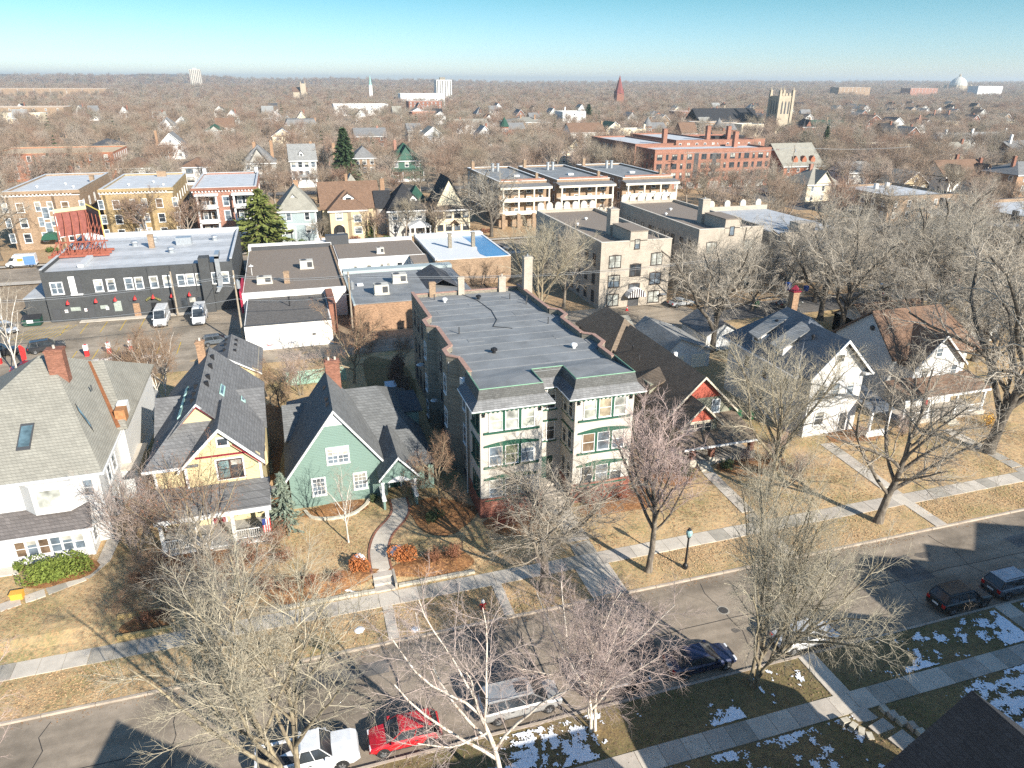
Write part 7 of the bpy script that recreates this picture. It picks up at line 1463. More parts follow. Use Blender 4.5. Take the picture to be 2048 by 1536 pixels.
T('birch', 7.7, 25.6, 'white barked birch arching over the silver minivan at the bottom centre', rot=1.9)
T('low_birch', 13.8, 28.3, 'low spreading birch with pinkish twigs hiding parked cars right of the minivan', rot=.4)
T('grey_maple', -2.9, 28.9, 'many stemmed olive barked tree over the white pickup at the bottom', rot=1.2)
T('elm', -8.0, 38.4, 'bare tree on the verge before the yellow house', scale=.82, sz=.85, rot=2.2)
T('birch', -17.2, 30.2, 'slim pale birch in the lower left corner', scale=.62, sz=.95, rot=.6)
T('slim_birch', -20.5, 31.5, 'thin white stemmed birch at the left edge near the kerb', scale=1.3, sz=1.6)
T('magnolia', -9.3, 52.4, 'bare magnolia with brown buds before the yellow porch', rot=.5)
T('thicket', -14.8, 53.6, 'tangled grey tree between the white hipped house and the yellow house', rot=1.0)
T('crab', -12.0, 47.0, 'low weeping crab apple over the yellow timber walls', scale=.55, sz=.5, rot=2.8)
T('slim_birch', 1.7, 51.0, 'young white barked birch on the lawn before the green house')
T('crab', 10.2, 54.8, 'small rusty crab apple between the green house and the apartment block', scale=.55, sz=.78)
T('crab', 5.6, 86.7, 'gnarled spreading crab apple behind the green house', rot=.3, scale=1.0, sz=1.2)
T('white_clump', -16.8, 87.1, 'white barked clump birch with rusty twigs by the parking lot')
T('crab', -20.5, 93, 'rusty bare tree behind the white barked clump', scale=.7, sz=.9, rot=2)
T('crab', -3.6, 80.9, 'russet bare shrub tree behind the yellow house', scale=.55, sz=.75, rot=4)
T('thicket', -1.0, 84.5, 'grey brown bare tree right behind the yellow garage', scale=.8)
T('white_clump', 12.5, 90.5, 'dark twiggy bush beside the left flank of the apartment block', scale=.45, sz=.5)
T('oak', 56.5, 83.7, 'old oak with dark trunk between the red gabled house and the slate roof', scale=.92, sz=1.05, rot=1.5)
T('yard', 36.5, 102.5, 'round topped bare tree behind the apartment block chimney', scale=1.0, sz=1.1, rot=1)
T('spreading', 43.5, 110, 'bare tree against the left flank of the first cream block', scale=.75, sz=.95, rot=2)
T('slim_birch', -35.5, 99, 'tall tan trunked tree at the left edge by the parking lot', scale=1.7, sz=2.0)
OAK = ['narrow oak by the right flank of the first cream block', 'wide oak standing behind the orange chimney of the slate roof', 'wide oak before the pale rendered block', 'broadest oak of the grove, beyond the silver white sedan', 'oak leaning over the brown garage', 'oak close behind the blue bins', 'oak at the far right of the grove above the grey shed', 'oak by the blue and white pickup', 'oak behind the silver white sedan', 'oak standing just behind the brown roofed house', 'oak right of the white front gable of the brown roofed house', 'oak between the huge old tree and the brown garage', 'oak at the right edge above the red car', 'rightmost oak of the grove, low in the lot', 'oak behind the huge old tree at the right edge', 'slim oak by the short alley pole', 'oak just right of the orange chimney of the slate roof', 'oak behind the brown garage, over the blue pickup', 'tall oak at the right edge above the grey shed', 'oak touching the front of the pale rendered block', 'far oak at the right below the bright white roof', 'oak between the slate roof and the brown roofed house', 'farthest right oak of the grove, beyond the red car']
for i, (u, v, sc_, szz, k) in enumerate(((74, 99.5, .62, .92, 'oak2'), (81.9, 92, 1.0, 1.02, 'oak'), (96.6, 93.5, 1.05, 1.1, 'oak2'), (114.9, 94.6, 1.25, 1.1, 'oak'), (106, 82.6, .9, .92, 'oak2'), (88, 101, .85, .95, 'oak2'), (126, 88, 1.15, 1.0, 'oak'), (104, 104, .9, 1.0, 'oak'), (118, 108, 1.0, 1.0, 'oak2'), (90, 70, .9, .85, 'oak'), (84, 62.5, .85, .9, 'oak2'), (98, 66, .9, .9, 'oak'), (135, 104, 1.1, 1.0, 'oak2'), (142, 92, 1.1, 1.0, 'oak'), (110, 70, 1.0, 1.05, 'oak2'), (67, 103, .6, .8, 'oak2'), (79, 83.5, .95, 1.0, 'oak'), (101, 86, 1.1, 1.08, 'oak'), (127, 76, 1.15, 1.05, 'oak2'), (94, 106, 1.0, 1.1, 'oak'), (134, 116, 1.15, 1.1, 'oak2'), (86, 76, .95, 1.0, 'oak2'), (150, 104, 1.2, 1.1, 'oak'))):
    T(k, u, v, OAK[i], 'oaks of the grove behind the houses on the right', sc_, szz, i*1.3)
T('oak2', 48.1, 172.5, 'large pale bare tree before the columned porches', scale=1.0, sz=1.1, rot=.4)
T('mid0', -32.2, 184.0, 'bare tree in front of the yellow brick walk up', scale=1.15)
T('oak', -60.1, 176, 'big bare tree at the left edge before the brown brick walk up', scale=.75, sz=1.1, rot=3)
T('mid1', -23.0, 184.5, 'bare tree between the yellow and the red brick walk ups', scale=.9)
T('mid2', 19.5, 176.5, 'small bare tree between the tan and the charcoal roofed house', scale=.6)
T('mid3', 26.5, 174, 'bare tree before the charcoal roofed house', scale=.75)
T('mid4', 6.8, 174.5, 'wispy bush left of the tan stucco house', scale=.45)
T('mid0', 33.5, 173, 'bare tree right of the pedimented porch', scale=.8)
T('mid1', 66.5, 150, 'bare tree between the two cream blocks', scale=.95)
T('sapling', 41.7, 28.0, 'staked sapling on the shaded near verge'); T('sapling', 6.2, 40.8, 'thin sapling on the verge by the narrow footpath', scale=.9); T('sapling', 60.0, 41.0, 'thin sapling on the verge at the right', scale=.9); T('sapling', -13.8, 38.0 if False else 40.3, 'thin sapling on the verge at the left', scale=.9)
# trees between and behind the houses, as individuals as far as they show large
RECTS = []
for o in list(bpy.data.objects):
    if o.type == 'MESH' and o.parent and o.name.split('.')[0] in ('wall', 'left_wing', 'nave', 'right_wing', 'cross_wall', 'back_wing_roof'):
        b = [o.matrix_basis @ Vector(c) for c in o.bound_box]; of = o.parent.location
        xs = [p.x+of.x for p in b]; ys = [p.y+of.y for p in b]; RECTS.append((min(xs), max(xs), min(ys), max(ys)))
def free(u, v, m=3.5): return not any(a-m < u < b+m and c-m < v < d+m for a, b, c, d in RECTS)
def in_view(u, v, m=12): return -.345*v-m < u < 1.335*v+m
pts = []; tries = 0
while len(pts) < 268 and tries < 60000:
    tries += 1
    v = math.sqrt(rng.uniform(190**2, 330**2)); u = rng.uniform(-.345*v-8, 1.335*v+8)
    if u < 110 and v < 222: continue
    if 256 < v < 270 and rng.random() < .6: continue
    if 150 < u < 186 and 186 < v < 240: continue
    if 120 < u < 178 and 205 < v < 238: continue
    if -60 < u < 55 and 268 < v < 282: continue
    if not free(u, v, 3.0): continue
    if any((u-a)**2+(v-b)**2 < 64 for a, b in pts): continue
    pts.append((u, v))
for (u, v) in pts:
    s_ = rng.uniform(.74, 1.16); plant('mid%d' % rng.randrange(5), u, v, 'bare brownish tree among the houses beyond the second street', 'bare trees between the houses beyond the second street', s_, s_*rng.uniform(.85, 1.1), z=-.3)
for (u, v) in ((146, 122), (152, 128), (150, 150), (140, 160), (132, 150), (122, 160), (118, 150), (112, 172), (124, 178), (136, 176), (148, 168), (176, 150), (190, 150), (205, 168), (215, 178), (198, 190), (222, 190), (188, 200), (205, 215), (225, 228), (130, 196), (118, 188), (142, 190), (110, 148)):
    if free(u, v, 2.5): plant('mid%d' % rng.randrange(5), u, v, 'bare tree by the flat white roofs on the right', 'bare trees round the flat roofs on the right', rng.uniform(.75, 1.1))
# ------------------------------------------------------------------ the woodland that reads as one mass
def far_mesh(seed, conifer=False):
    g = np.random.default_rng(seed)
    if conifer:
        V, F = conifer_arrays(seed, 12, 5, 9, 7, 5); return np_mesh('far_conifer', V, F, spruce_m)
    V, F, V2, F2, mi = tree_mesh(seed, 11.5, 11.5, .2, 6, (8, 6, 4), (4, 4, 3, 2), r=.26, tw=.032, up=(.35, .2, .1, .05), ang=(.4, 1.0), s=(5, 4, 3, 3), len_k=(1.0, .46, .46, .6))
    VV = np.concatenate([V, V2]); FF = np.concatenate([F, F2+len(V)]); return np_mesh('far_tree', VV, FF, tw_far)
def needles(name, a, b_):
    m, nt, b = _base(name, .8, .2); f = _noise(nt, _pos(nt), 1.8, 4.0, .7)
    nt.links.new(_ramp(nt, f, [(.3, a), (.7, b_)]), b.inputs['Base Color']); return m
spruce_m = needles('spruce_needles', (.025, .05, .025), (.085, .13, .055)); blue_sp = needles('blue_spruce_needles', (.10, .14, .11), (.26, .29, .22)); pine_m = needles('pine_needles', (.07, .095, .025), (.20, .22, .06)); jun_m = needles('juniper_needles', (.075, .11, .02), (.20, .24, .05)); cedar_m = needles('cedar_needles', (.04, .075, .02), (.11, .15, .045)); dk_ev = needles('dark_evergreen', (.03, .05, .02), (.09, .11, .05))
def conifer_arrays(seed, Ht, W, levels, per, q, droop=.25, gap=.0, size=.34, sh=.85):
    g = np.random.default_rng(seed); C = []; D = []
    for i in range(levels):
        t = i/(levels-1); z = Ht*(.06+.92*t); R_ = W/2*(1-t)**sh*g.uniform(.8, 1.1)+.12
        for k in range(per):
            a = 2*math.pi*(k+g.uniform(0, 1))/per+i; R2 = R_*g.uniform(.7, 1.15)
            for j in range(q):
                s_ = (j+.6)/q; 
                for _ in range(2):
                    C.append((R2*s_*math.cos(a)+g.normal(0, .06*W/4*s_), R2*s_*math.sin(a)+g.normal(0, .06*W/4*s_), z-droop*R2*s_+g.normal(0, .08)+.12*R2*s_**3)); D.append((math.cos(a), math.sin(a), -droop*.6))
    C = np.array(C); D = _norm(np.array(D)+g.normal(0, .35, (len(C), 3))); up = _norm(np.array([0, 0, 1.0])+g.normal(0, .35, (len(C), 3))); S = _norm(np.cross(D, up)); s_ = (size*g.uniform(.6, 1.3, len(C))*(W/5)**.5)[:, None]
    V = np.stack([C-D*s_, C-S*s_*.42, C+D*s_*1.1, C+S*s_*.42], 1).reshape(-1, 3)
    return V, np.arange(4*len(C)).reshape(-1, 4)
def conifer(name, label, u, v, Ht, W, mat, seed, levels=20, per=9, q=7, z=None, group=None, size=.34, gap=0, sh=.85):
    t = local(name, label, 'tree', (u, v, gz(u, v) if z is None else z), 0, group)
    part(t, 'trunk', bk_dark, lambda m: m.cyl(0, 0, -.4, Ht*.93, .02*Ht, .03, 7)); V, F = conifer_arrays(seed, Ht, W, levels, per, q, size=size, sh=sh); obj('crown', np_mesh('crown', V, F, mat), t); return t
conifer('blue_spruce', 'small blue spruce between the yellow and the green house', -3.2, 54.6, 5.4, 3.2, blue_sp, 1, 16, 9, 7, size=.26)
conifer('spruce', 'tall dark green spruce above the tan stucco house', 21.5, 274, 20.5, 13.5, spruce_m, 2, 26, 12, 9, z=-.3, size=.62, sh=.7)
conifer('pine', 'broad yellowish green pine before the grey blue house', -6.2, 172.2, 13.4, 14.5, pine_m, 3, 14, 11, 11, z=-.1, size=.5, sh=.5)
conifer('cedar', 'narrow green arborvitae right of the tan stucco house', 19.0, 178.6, 6.2, 3.0, cedar_m, 4, 20, 9, 5, z=-.1, size=.3)
conifer('spruce', 'dark bushy spruce before the red brick flats at the left', -84, 317, 10.5, 7, dk_ev, 5, 18, 9, 7, z=-.3, size=.5); conifer('spruce', 'slim dark spruce left of the bushy one before the red flats', -88.5, 316, 10.0, 3.6, dk_ev, 6, 18, 8, 5, z=-.3, size=.4)
conifer('spruce', 'dark spruce right of the red chalet roofed house', 283, 338, 15, 8, spruce_m, 7, 18, 9, 7, z=-.3, size=.6); conifer('spruce', 'lighter green spruce just left of the darker one behind the red house', 262, 330, 13, 8, cedar_m, 8, 16, 9, 7, z=-.3, size=.6)
conifer('spruce', 'tall dark spruce far back beside the white stepped apartment house', 275, 650, 17, 13, spruce_m, 9, 16, 9, 7, z=-.3, size=.9); conifer('spruce', 'small spruce right of the tall one near the tan back house', 34.5, 299, 6.5, 5, dk_ev, 10, 12, 8, 6, z=-.3, size=.5)
def scatter():
    g = np.random.default_rng(5); P = []
    def add(v0, v1, cell, jit=.9):
        v = v0
        while v < v1:
            u = -.36*v-10
            while u < 1.36*v+20:
                a, b = u+g.uniform(-.5, .5)*cell*jit, v+g.uniform(-.5, .5)*cell*jit
                if g.random() < .86 and free(a, b, 2.5 if v < 900 else 0): P.append((a, b, -.4))
                u += cell
            v += cell
    add(333, 620, 11.5); add(620, 1300, 14.5); add(1300, 2600, 24); add(2600, 4300, 46)
    return np.array(P)
SP = scatter()
protos = bpy.data.collections.new('woodland_kinds')
for i, sd in enumerate((201, 207, 215, 222)):
    o = bpy.data.objects.new('far_tree', far_mesh(sd)); protos.objects.link(o)
o = bpy.data.objects.new('far_conifer', far_mesh(230, True)); protos.objects.link(o)
me = bpy.data.meshes.new('woodland')
# drop the points onto the rising land
dep = bpy.context.evaluated_depsgraph_get(); dep.update()
def land(x, y):
    ok, co, n_, i_ = HILLS.ray_cast(Vector((x, y, 500)), Vector((0, 0, -1)))
    return co.z if ok else -.3
Z = [max(-.4, land(x, y)-.3) if y > 1500 else -.4 for x, y, _ in SP]
SP[:, 2] = Z
me.vertices.add(len(SP)); me.vertices.foreach_set('co', SP.astype(np.float32).ravel()); me.update()
wood = tag(obj('woodland', me), 'bare winter woodland and street trees out to the hills', None, None, 'stuff')
ng = bpy.data.node_groups.new('woodland_trees', 'GeometryNodeTree')
ng.interface.new_socket('Geometry', in_out='INPUT', socket_type='NodeSocketGeometry'); ng.interface.new_socket('Geometry', in_out='OUTPUT', socket_type='NodeSocketGeometry')
gi, go = ng.nodes.new('NodeGroupInput'), ng.nodes.new('NodeGroupOutput')
ip = ng.nodes.new('GeometryNodeInstanceOnPoints'); ci = ng.nodes.new('GeometryNodeCollectionInfo'); ci.inputs['Collection'].default_value = protos; ci.inputs['Separate Children'].default_value = True; ci.inputs['Reset Children'].default_value = True
def rv(dt, lo, hi, seed):
    n = ng.nodes.new('FunctionNodeRandomValue'); n.data_type = dt; n.inputs['Seed'].default_value = seed
    i = {'FLOAT_VECTOR': (0, 1), 'FLOAT': (2, 3), 'INT': (4, 5)}[dt]; n.inputs[i[0]].default_value = lo; n.inputs[i[1]].default_value = hi
    return n.outputs[{'FLOAT_VECTOR': 0, 'FLOAT': 1, 'INT': 2}[dt]]
ng.links.new(gi.outputs[0], ip.inputs['Points']); ng.links.new(ci.outputs[0], ip.inputs['Instance']); ip.inputs['Pick Instance'].default_value = True
ng.links.new(rv('FLOAT_VECTOR', (0, 0, 0), (0, 0, 6.283), 1), ip.inputs['Rotation'])
# kinds are sorted by name: far_conifer first, so a low weight keeps it rare
k = ng.nodes.new('ShaderNodeMath'); k.operation = 'FLOOR'; kk = rv('FLOAT', .80, 5.0, 3); ng.links.new(kk, k.inputs[0]); ng.links.new(k.outputs[0], ip.inputs['Instance Index'])
ps = ng.nodes.new('GeometryNodeInputPosition'); ln = ng.nodes.new('ShaderNodeVectorMath'); ln.operation = 'LENGTH'; ng.links.new(ps.outputs[0], ln.inputs[0])
mr = ng.nodes.new('ShaderNodeMapRange'); mr.inputs[1].default_value = 1100; mr.inputs[2].default_value = 3800; mr.inputs[3].default_value = 1.0; mr.inputs[4].default_value = 2.3; ng.links.new(ln.outputs['Value'], mr.inputs[0])
mm = ng.nodes.new('ShaderNodeMath'); mm.operation = 'MULTIPLY'; ng.links.new(mr.outputs[0], mm.inputs[0]); ng.links.new(rv('FLOAT', .6, 1.28, 2), mm.inputs[1])
ng.links.new(mm.outputs[0], ip.inputs['Scale']); ng.links.new(ip.outputs[0], go.inputs[0])
md = wood.modifiers.new('trees', 'NODES'); md.node_group = ng
# ------------------------------------------------------------------ shrubs and hedges
def shrub(name, label, u, v, ru, rv_, h, mat, n=900, size=.09, seed=1, cat='shrub', group=None, stems=None, lumps=7, dens=1.0):
    t = local(name, label, cat, (u, v, gz(u, v)), 0, group); g = np.random.default_rng(seed)
    ce = np.stack([g.uniform(-.6, .6, lumps)*ru, g.uniform(-.6, .6, lumps)*rv_, g.uniform(.35, .6, lumps)*h], 1); w = g.integers(0, lumps, n)
    d = _norm(g.normal(size=(n, 3))); r_ = g.uniform(.55, 1.0, n)**.5
    C = ce[w]+d*r_[:, None]*np.array([ru*.5, rv_*.5, h*.45]); C[:, 2] = np.abs(C[:, 2])
    V, F = leaves(C, size, g); obj('foliage', np_mesh('foliage', V, F, mat), t)
    P = np.stack([np.zeros((lumps, 3)), ce*.9], 1); V2, F2 = tubes([(P, np.full((lumps, 2), .025), 4)]); obj('stems', np_mesh('stems', V2, F2, bk_dark), t); return t
def twiggy(name, label, u, v, r, h, twm, seed, cat='shrub', group=None, n=26, lf=None):
    t = local(name, label, cat, (u, v, gz(u, v)), 0, group); g = np.random.default_rng(seed)
    P0 = np.zeros((1, 3, 3)); P0[0, :, 2] = [-.1, .05, .15]; P1, R1 = grow(P0, np.full((1, 3), .05), n, .3, 1, (.15, .9), h*.75, 4, .018, .15, (0, 0, .3), g); P2, R2 = grow(P1, R1, 7, .2, 1, (.3, .8), h*.4, 3, .009, .2, (0, 0, .15), g); P3, R3 = grow(P2, R2, 4, .2, 1, (.3, .8), h*.18, 2, .006, .2, (0, 0, .1), g)
    V, F = tubes([(P1, R1, 4)]); obj('stems', np_mesh('stems', V, F, bk_dark if lf is None else twm), t); V, F = tubes([(P2, R2, 3), (P3, R3, 3)]); mi = np.zeros(len(F), int); ms = [twm]
    if lf is not None: Vl, Fl = leaves(P3[:, -1], .06, g); F = np.concatenate([F, Fl+len(V)]); V = np.concatenate([V, Vl]); mi = np.concatenate([mi, np.ones(len(Fl), int)]); ms.append(lf)
    obj('twigs', np_mesh('twigs', V, F, ms, mi), t); return t
shrub('juniper', 'wide sprawling yellow green juniper under the glazed porch of the white house', -20.3, 53.0, 2.7, 1.6, 1.7, jun_m, 4200, .11, 1, lumps=14)
shrub('juniper', 'small round boxwood beside the front door of the white house', -23.2, 54.7, .45, .45, .9, jun_m, 500, .08, 2)
shrub('rust_bush', 'clipped rust coloured bush left of the curved path', 2.3, 47.2, .95, .85, 1.2, leaf_rust, 1500, .08, 3); shrub('rust_bush', 'clipped rust coloured bush right of the curved path', 5.6, 47.2, 1.15, .95, 1.3, leaf_rust, 1800, .08, 4)
red_tw = twig_mat('red_twigs', (.40, .10, .07), (.36, .13, .07)); rust_tw = twig_mat('rust_twigs', (.42, .20, .10), (.36, .17, .09))
ORD = ['first', 'second', 'third', 'fourth', 'fifth', 'sixth', 'seventh']
for i, (u, v, r_, h) in enumerate(((-1.5, 46.2, .9, .9), (-3.3, 46.0, .9, 1.0), (.4, 46.1, .9, .8), (8.0, 46.4, 1, 1.0), (9.7, 46.5, 1, 1.1), (-4.8, 46.3, 1, 1.2))): twiggy('twig_shrub', 'rusty twig shrub in the bank ' + ['left of the path beside the rust bush', 'at the middle of the left bank', 'nearest the left rust bush', 'nearest the right rust bush', 'at the right end of the bank', 'at the left end of the bank'][i], u, v, r_, h, rust_tw, 20+i, group='rusty twig shrubs along the bank', lf=leaf_brown)
for i, (u, v, h, m_) in enumerate(((14.6, 49.6, 1.5, red_tw), (16.0, 50.2, 1.4, red_tw), (17.6, 50.0, 1.3, red_tw), (23.5, 51.0, 1.5, red_tw), (25.0, 51.2, 1.4, red_tw), (26.8, 51.0, 1.5, red_tw), (28.8, 51.2, 1.9, rust_tw))): twiggy('red_twig_shrub', '%s red twig shrub from the left before the cream apartment front' % ORD[i], u, v, 1, h, m_, 40+i, group='red twig shrubs before the apartment block', lf=leaf_brown if i % 2 else None)
for i, (u, v, h) in enumerate(((-12.6, 51.2, 1.6), (-10.8, 50.6, 1.5), (-6.3, 51.2, 1.5), (-5.4, 50.0, 1.3), (-4.0, 52.2, 1.9), (-13.8, 49.6, 1.4), (-3.4, 49.6, 1.2), (-12.9, 45.6, .9), (-11.8, 45.7, .8))): twiggy('brown_shrub', 'brown leafless shrub before the yellow porch', u, v, 1, h, tw_brown, 60+i, group='leafless shrubs round the yellow porch', lf=leaf_brown)
for i, (u, v, h) in enumerate(((31.8, 54.5, 2.2), (33.4, 55.6, 2.4), (30.2, 53.3, 2.0), (42.0, 54.0, 1.5), (44.5, 53.6, 1.6), (47.5, 55.5, 2.0), (57.0, 55.0, 1.6), (62.0, 54.0, 1.5), (63.5, 55.5, 1.8), (46.0, 50.5, 2.2), (44.0, 49.0, 2.2))): twiggy('brown_shrub', 'leafless shrub in the yards right of the apartment block', u, v, 1, h, tw_pink, 80+i, group='leafless shrubs right of the apartment block')
shrub('yew', 'green yew left of the porch steps of the red gabled house', 34.6, 53.6, .9, .8, 1.1, dk_ev, 900, .09, 9); shrub('yew', 'green yew right of the porch steps of the red gabled house', 39.4, 53.2, .8, .8, 1.0, dk_ev, 800, .09, 10)
shrub('boxwood', 'dark green low bush right of the hooded entry of the green house', 9.3, 52.2, .9, .8, 1.0, dk_ev, 900, .08, 11); shrub('boxwood', 'small green bush under the right window of the green house', 4.5, 56.8, .4, .4, .8, dk_ev, 400, .07, 12)
shrub('golden_shrub', 'golden leaved shrub at the right edge behind the huge old tree', 73.5, 53.0, 1.0, 1.0, 1.6, plain('golden_leaves', (.55, .30, .04), .8, .3, 6), 700, .1, 13)
for i, (u, v) in enumerate(((10.5, 78), (11.2, 82), (10.8, 86), (11.6, 89.5))): shrub('vine_thicket', 'dark reddish vine thicket along the left flank of the apartment block', u, v, 1.2, 1.8, 2.6, plain('dry_vine', (.13, .085, .065), .9, .3, 5), 1500, .10, 30+i, group='vine thicket left of the apartment block')
SHR = ['dark evergreen shrub left of the roadside pine', 'brown shrub under the roadside pine', 'green shrub before the grey blue house', 'dark evergreen shrub between the grey blue and the tan stucco house', 'brown shrub before the bay of the tan stucco house', 'green shrub left of the charcoal roofed house', 'dark evergreen shrub before the beige gambrel house', 'brown shrub at the right corner of the beige gambrel house', 'green shrub before the brown brick walk up', 'dark evergreen shrub before the yellow brick walk up', 'brown shrub left of the columned porches']
for i, (u, v) in enumerate(((-21, 171.5), (-17, 172), (2, 176.5), (8, 176.5), (15, 177), (22, 175), (36, 174.6), (40, 174.6), (-52, 182.5), (-44, 184.5), (48, 178))): shrub('hedge', SHR[i], u, v, 1.6, 1.0, 1.1, [dk_ev, leaf_brown, cedar_m][i % 3], 300, .2, 50+i, group='shrubs before the houses across the second street')
# ------------------------------------------------------------------ vehicles
car_glass = glassm('car_glass', (.03, .036, .042), .06); tyre_m = plain('tyre_rubber', (.02, .02, .02), .8); rim_m = plain('alloy_rim', (.42, .43, .44), .35, .1, 5, metal=.7); lamp_w = plain('headlamp_lens', (.62, .64, .66), .15); lamp_r = plain('tail_lamp_lens', (.42, .015, .012), .2); plast = plain('black_plastic', (.03, .03, .032), .6)
def loft(m, secs, cap=True):
    n = len(secs[0]); P = [p for s_ in secs for p in s_]; F = []
    for i in range(len(secs)-1):
        for k in range(n): F.append((i*n+k, i*n+(k+1) % n, (i+1)*n+(k+1) % n, (i+1)*n+k))
    if cap: F += [tuple(range(n-1, -1, -1)), tuple(range((len(secs)-1)*n, len(secs)*n))]
    m.add(P, F)
KINDS_ = {
 # L, W, H, belt, sections (x fraction from rear, belt height factor, width factor), cabin (x0, x1 at belt; x2, x3 at roof) as fractions from the rear
 'sedan': (4.75, 1.82, 1.46, .94, ((0, .80, .86), (.03, .98, .95), (.16, 1.02, 1), (.5, 1.0, 1), (.70, .98, 1), (.90, .86, .97), (.98, .72, .88), (1, .55, .80)), (.10, .74, .27, .55)),
 'hatch': (4.25, 1.78, 1.52, .95, ((0, .90, .88), (.03, 1.0, .96), (.3, 1.02, 1), (.68, .98, 1), (.90, .88, .97), (.98, .74, .88), (1, .55, .80)), (.02, .76, .12, .56)),
 'suv': (4.65, 1.88, 1.70, 1.06, ((0, .92, .88), (.03, 1.0, .96), (.3, 1.02, 1), (.70, 1.0, 1), (.92, .92, .97), (.985, .8, .9), (1, .6, .82)), (.015, .75, .10, .58)),
 'minivan': (5.1, 1.98, 1.76, 1.05, ((0, .92, .90), (.02, 1.0, .97), (.3, 1.02, 1), (.74, .98, 1), (.92, .86, .96), (.985, .72, .88), (1, .55, .8)), (.015, .82, .07, .62)),
 'van': (5.6, 2.0, 2.6, 1.25, ((0, 1.0, .96), (.02, 1.0, 1), (.5, 1.0, 1), (.80, 1.0, 1), (.92, .86, .97), (.985, .74, .9), (1, .55, .84)), (.005, .88, .012, .70)),
 'pickup': (5.7, 2.0, 1.9, 1.15, ((0, .95, .92), (.02, .98, .97), (.4, 1.0, 1), (.72, 1.0, 1), (.93, .95, .98), (.985, .85, .92), (1, .6, .85)), (.40, .74, .44, .62)),
}
def build_car(label, kind, col, u, v, ang, cat='car', name='parked_car', group=None, metal=.35, z=None, roof_mat=None):
    L, W, Ht, bz, secs, cab = KINDS_[kind]; pm = carpaint('car_paint_%d_%d_%d' % tuple(int(c*255) for c in col), col, metal)
    t = local(name, label, cat, (u, v, -0.12 if z is None else z), ang, group); X = lambda f: -L/2+L*f; w = W/2
    def body(m):
        m.smooth = False; S = []
        for f, hb, wf in secs:
            x = X(f); zt = bz*hb; ww = w*wf; zb = .26 if 0.04 < f < .96 else .36
            S.append([(x, -ww*.86, zb), (x, -ww*.98, zb+.12), (x, -ww, zb+.34*(zt-zb)), (x, -ww*.975, zt-.10), (x, -ww*.86, zt), (x, 0, zt+.03), (x, ww*.86, zt), (x, ww*.975, zt-.10), (x, ww, zb+.34*(zt-zb)), (x, ww*.98, zb+.12), (x, ww*.86, zb)])
        loft(m, S)
    bd = part(t, 'body', pm, body)
    if kind == 'pickup': part(bd, 'cargo_bed', plast, lambda m: m.box(X(.03), -w*.8, bz*.985, X(.385), w*.8, bz+.02)); part(bd, 'bed_rail', pm, lambda m: (m.box(X(.01), -w*.95, bz*.95, X(.40), -w*.8, bz+.12), m.box(X(.01), w*.8, bz*.95, X(.40), w*.95, bz+.12), m.box(X(.005), -w*.9, bz*.9, X(.03), w*.9, bz+.12)))
    x0, x1, x2, x3 = (X(f) for f in cab); wb, wt = w*.88, w*.72 if kind != 'van' else w*.84; zb, zr_ = bz*.99, Ht
    B = [(x0, -wb, zb), (x1, -wb, zb), (x1, wb, zb), (x0, wb, zb)]; T_ = [(x2, -wt, zr_-.05), (x3, -wt, zr_-.05), (x3, wt, zr_-.05), (x2, wt, zr_-.05)]
    core = part(t, 'cabin', pm if kind == 'van' else plast, lambda m: loft(m, [[(a*.985+.015*((x0+x1)/2), b*.985, c) for a, b, c in B], [(a*.985+.015*((x0+x1)/2), b*.985, c) for a, b, c in T_]]))
    def quad(m, a, b, c, d, i0=.06, i1=.94, j0=.08, j1=.92, lift=.012):
        a, b, c, d = map(Vector, (a, b, c, d)); n = (b-a).cross(d-a).normalized(); f = lambda s, q: (a.lerp(b, s)).lerp(d.lerp(c, s), q)+n*lift
        m.ext([tuple(f(i0, j0)), tuple(f(i1, j0)), tuple(f(i1, j1)), tuple(f(i0, j1))], tuple(-n*.02))
    part(t, 'windshield', car_glass, lambda m: quad(m, B[1], B[2], T_[2], T_[1]))
    if kind != 'van': part(t, 'rear_window', car_glass, lambda m: quad(m, B[3], B[0], T_[0], T_[3]))
    for s_ in (0, 1):
        q = (B[0], B[1], T_[1], T_[0]) if s_ == 0 else (B[2], B[3], T_[3], T_[2])
        if kind == 'van':
            rng_ = (.86, .985) if s_ == 0 else (.015, .14); part(t, 'side_window', car_glass, lambda m: quad(m, *q, rng_[0]-.06, rng_[1], .12, .62))
        else:
            n = {'sedan': 2, 'hatch': 2, 'suv': 3, 'minivan': 3, 'pickup': 2}[kind]
            for k in range(n): part(t, 'side_window', car_glass, lambda m: quad(m, *q, .05+.9*k/n+.012, .05+.9*(k+1)/n-.012, .08, .90))
            [part(t, 'pillar', pm, lambda m: m.bar(Vector(q[0]).lerp(q[1], f), Vector(q[3]).lerp(q[2], f), .028, 4)) for f in [0.02]+[.05+.9*k/n for k in range(1, n)]+[.98]]
    part(t, 'roof', roof_mat or pm, lambda m: loft(m, [[(x2-.06, -wt*1.02, zr_-.07), (x3+.06, -wt*1.02, zr_-.07), (x3+.06, wt*1.02, zr_-.07), (x2-.06, wt*1.02, zr_-.07)], [(x2+.05, -wt*.86, zr_), (x3-.08, -wt*.86, zr_), (x3-.08, wt*.86, zr_), (x2+.05, wt*.86, zr_)]]))
    for s_ in (-1, 1): part(t, 'door_seams', plast, lambda m: ([m.box(X(f)-.008, s_*w*.965, .42, X(f)+.008, s_*(w*.99+.004), bz*.93) for f in (.30, .47, .64)], [m.box(X(f), s_*w*.97, bz*.80, X(f)+.2, s_*(w*.995+.02), bz*.84) for f in (.33, .50)], m.box(X(.27), s_*w*.95, .36, X(.72), s_*(w*.99), .44)))
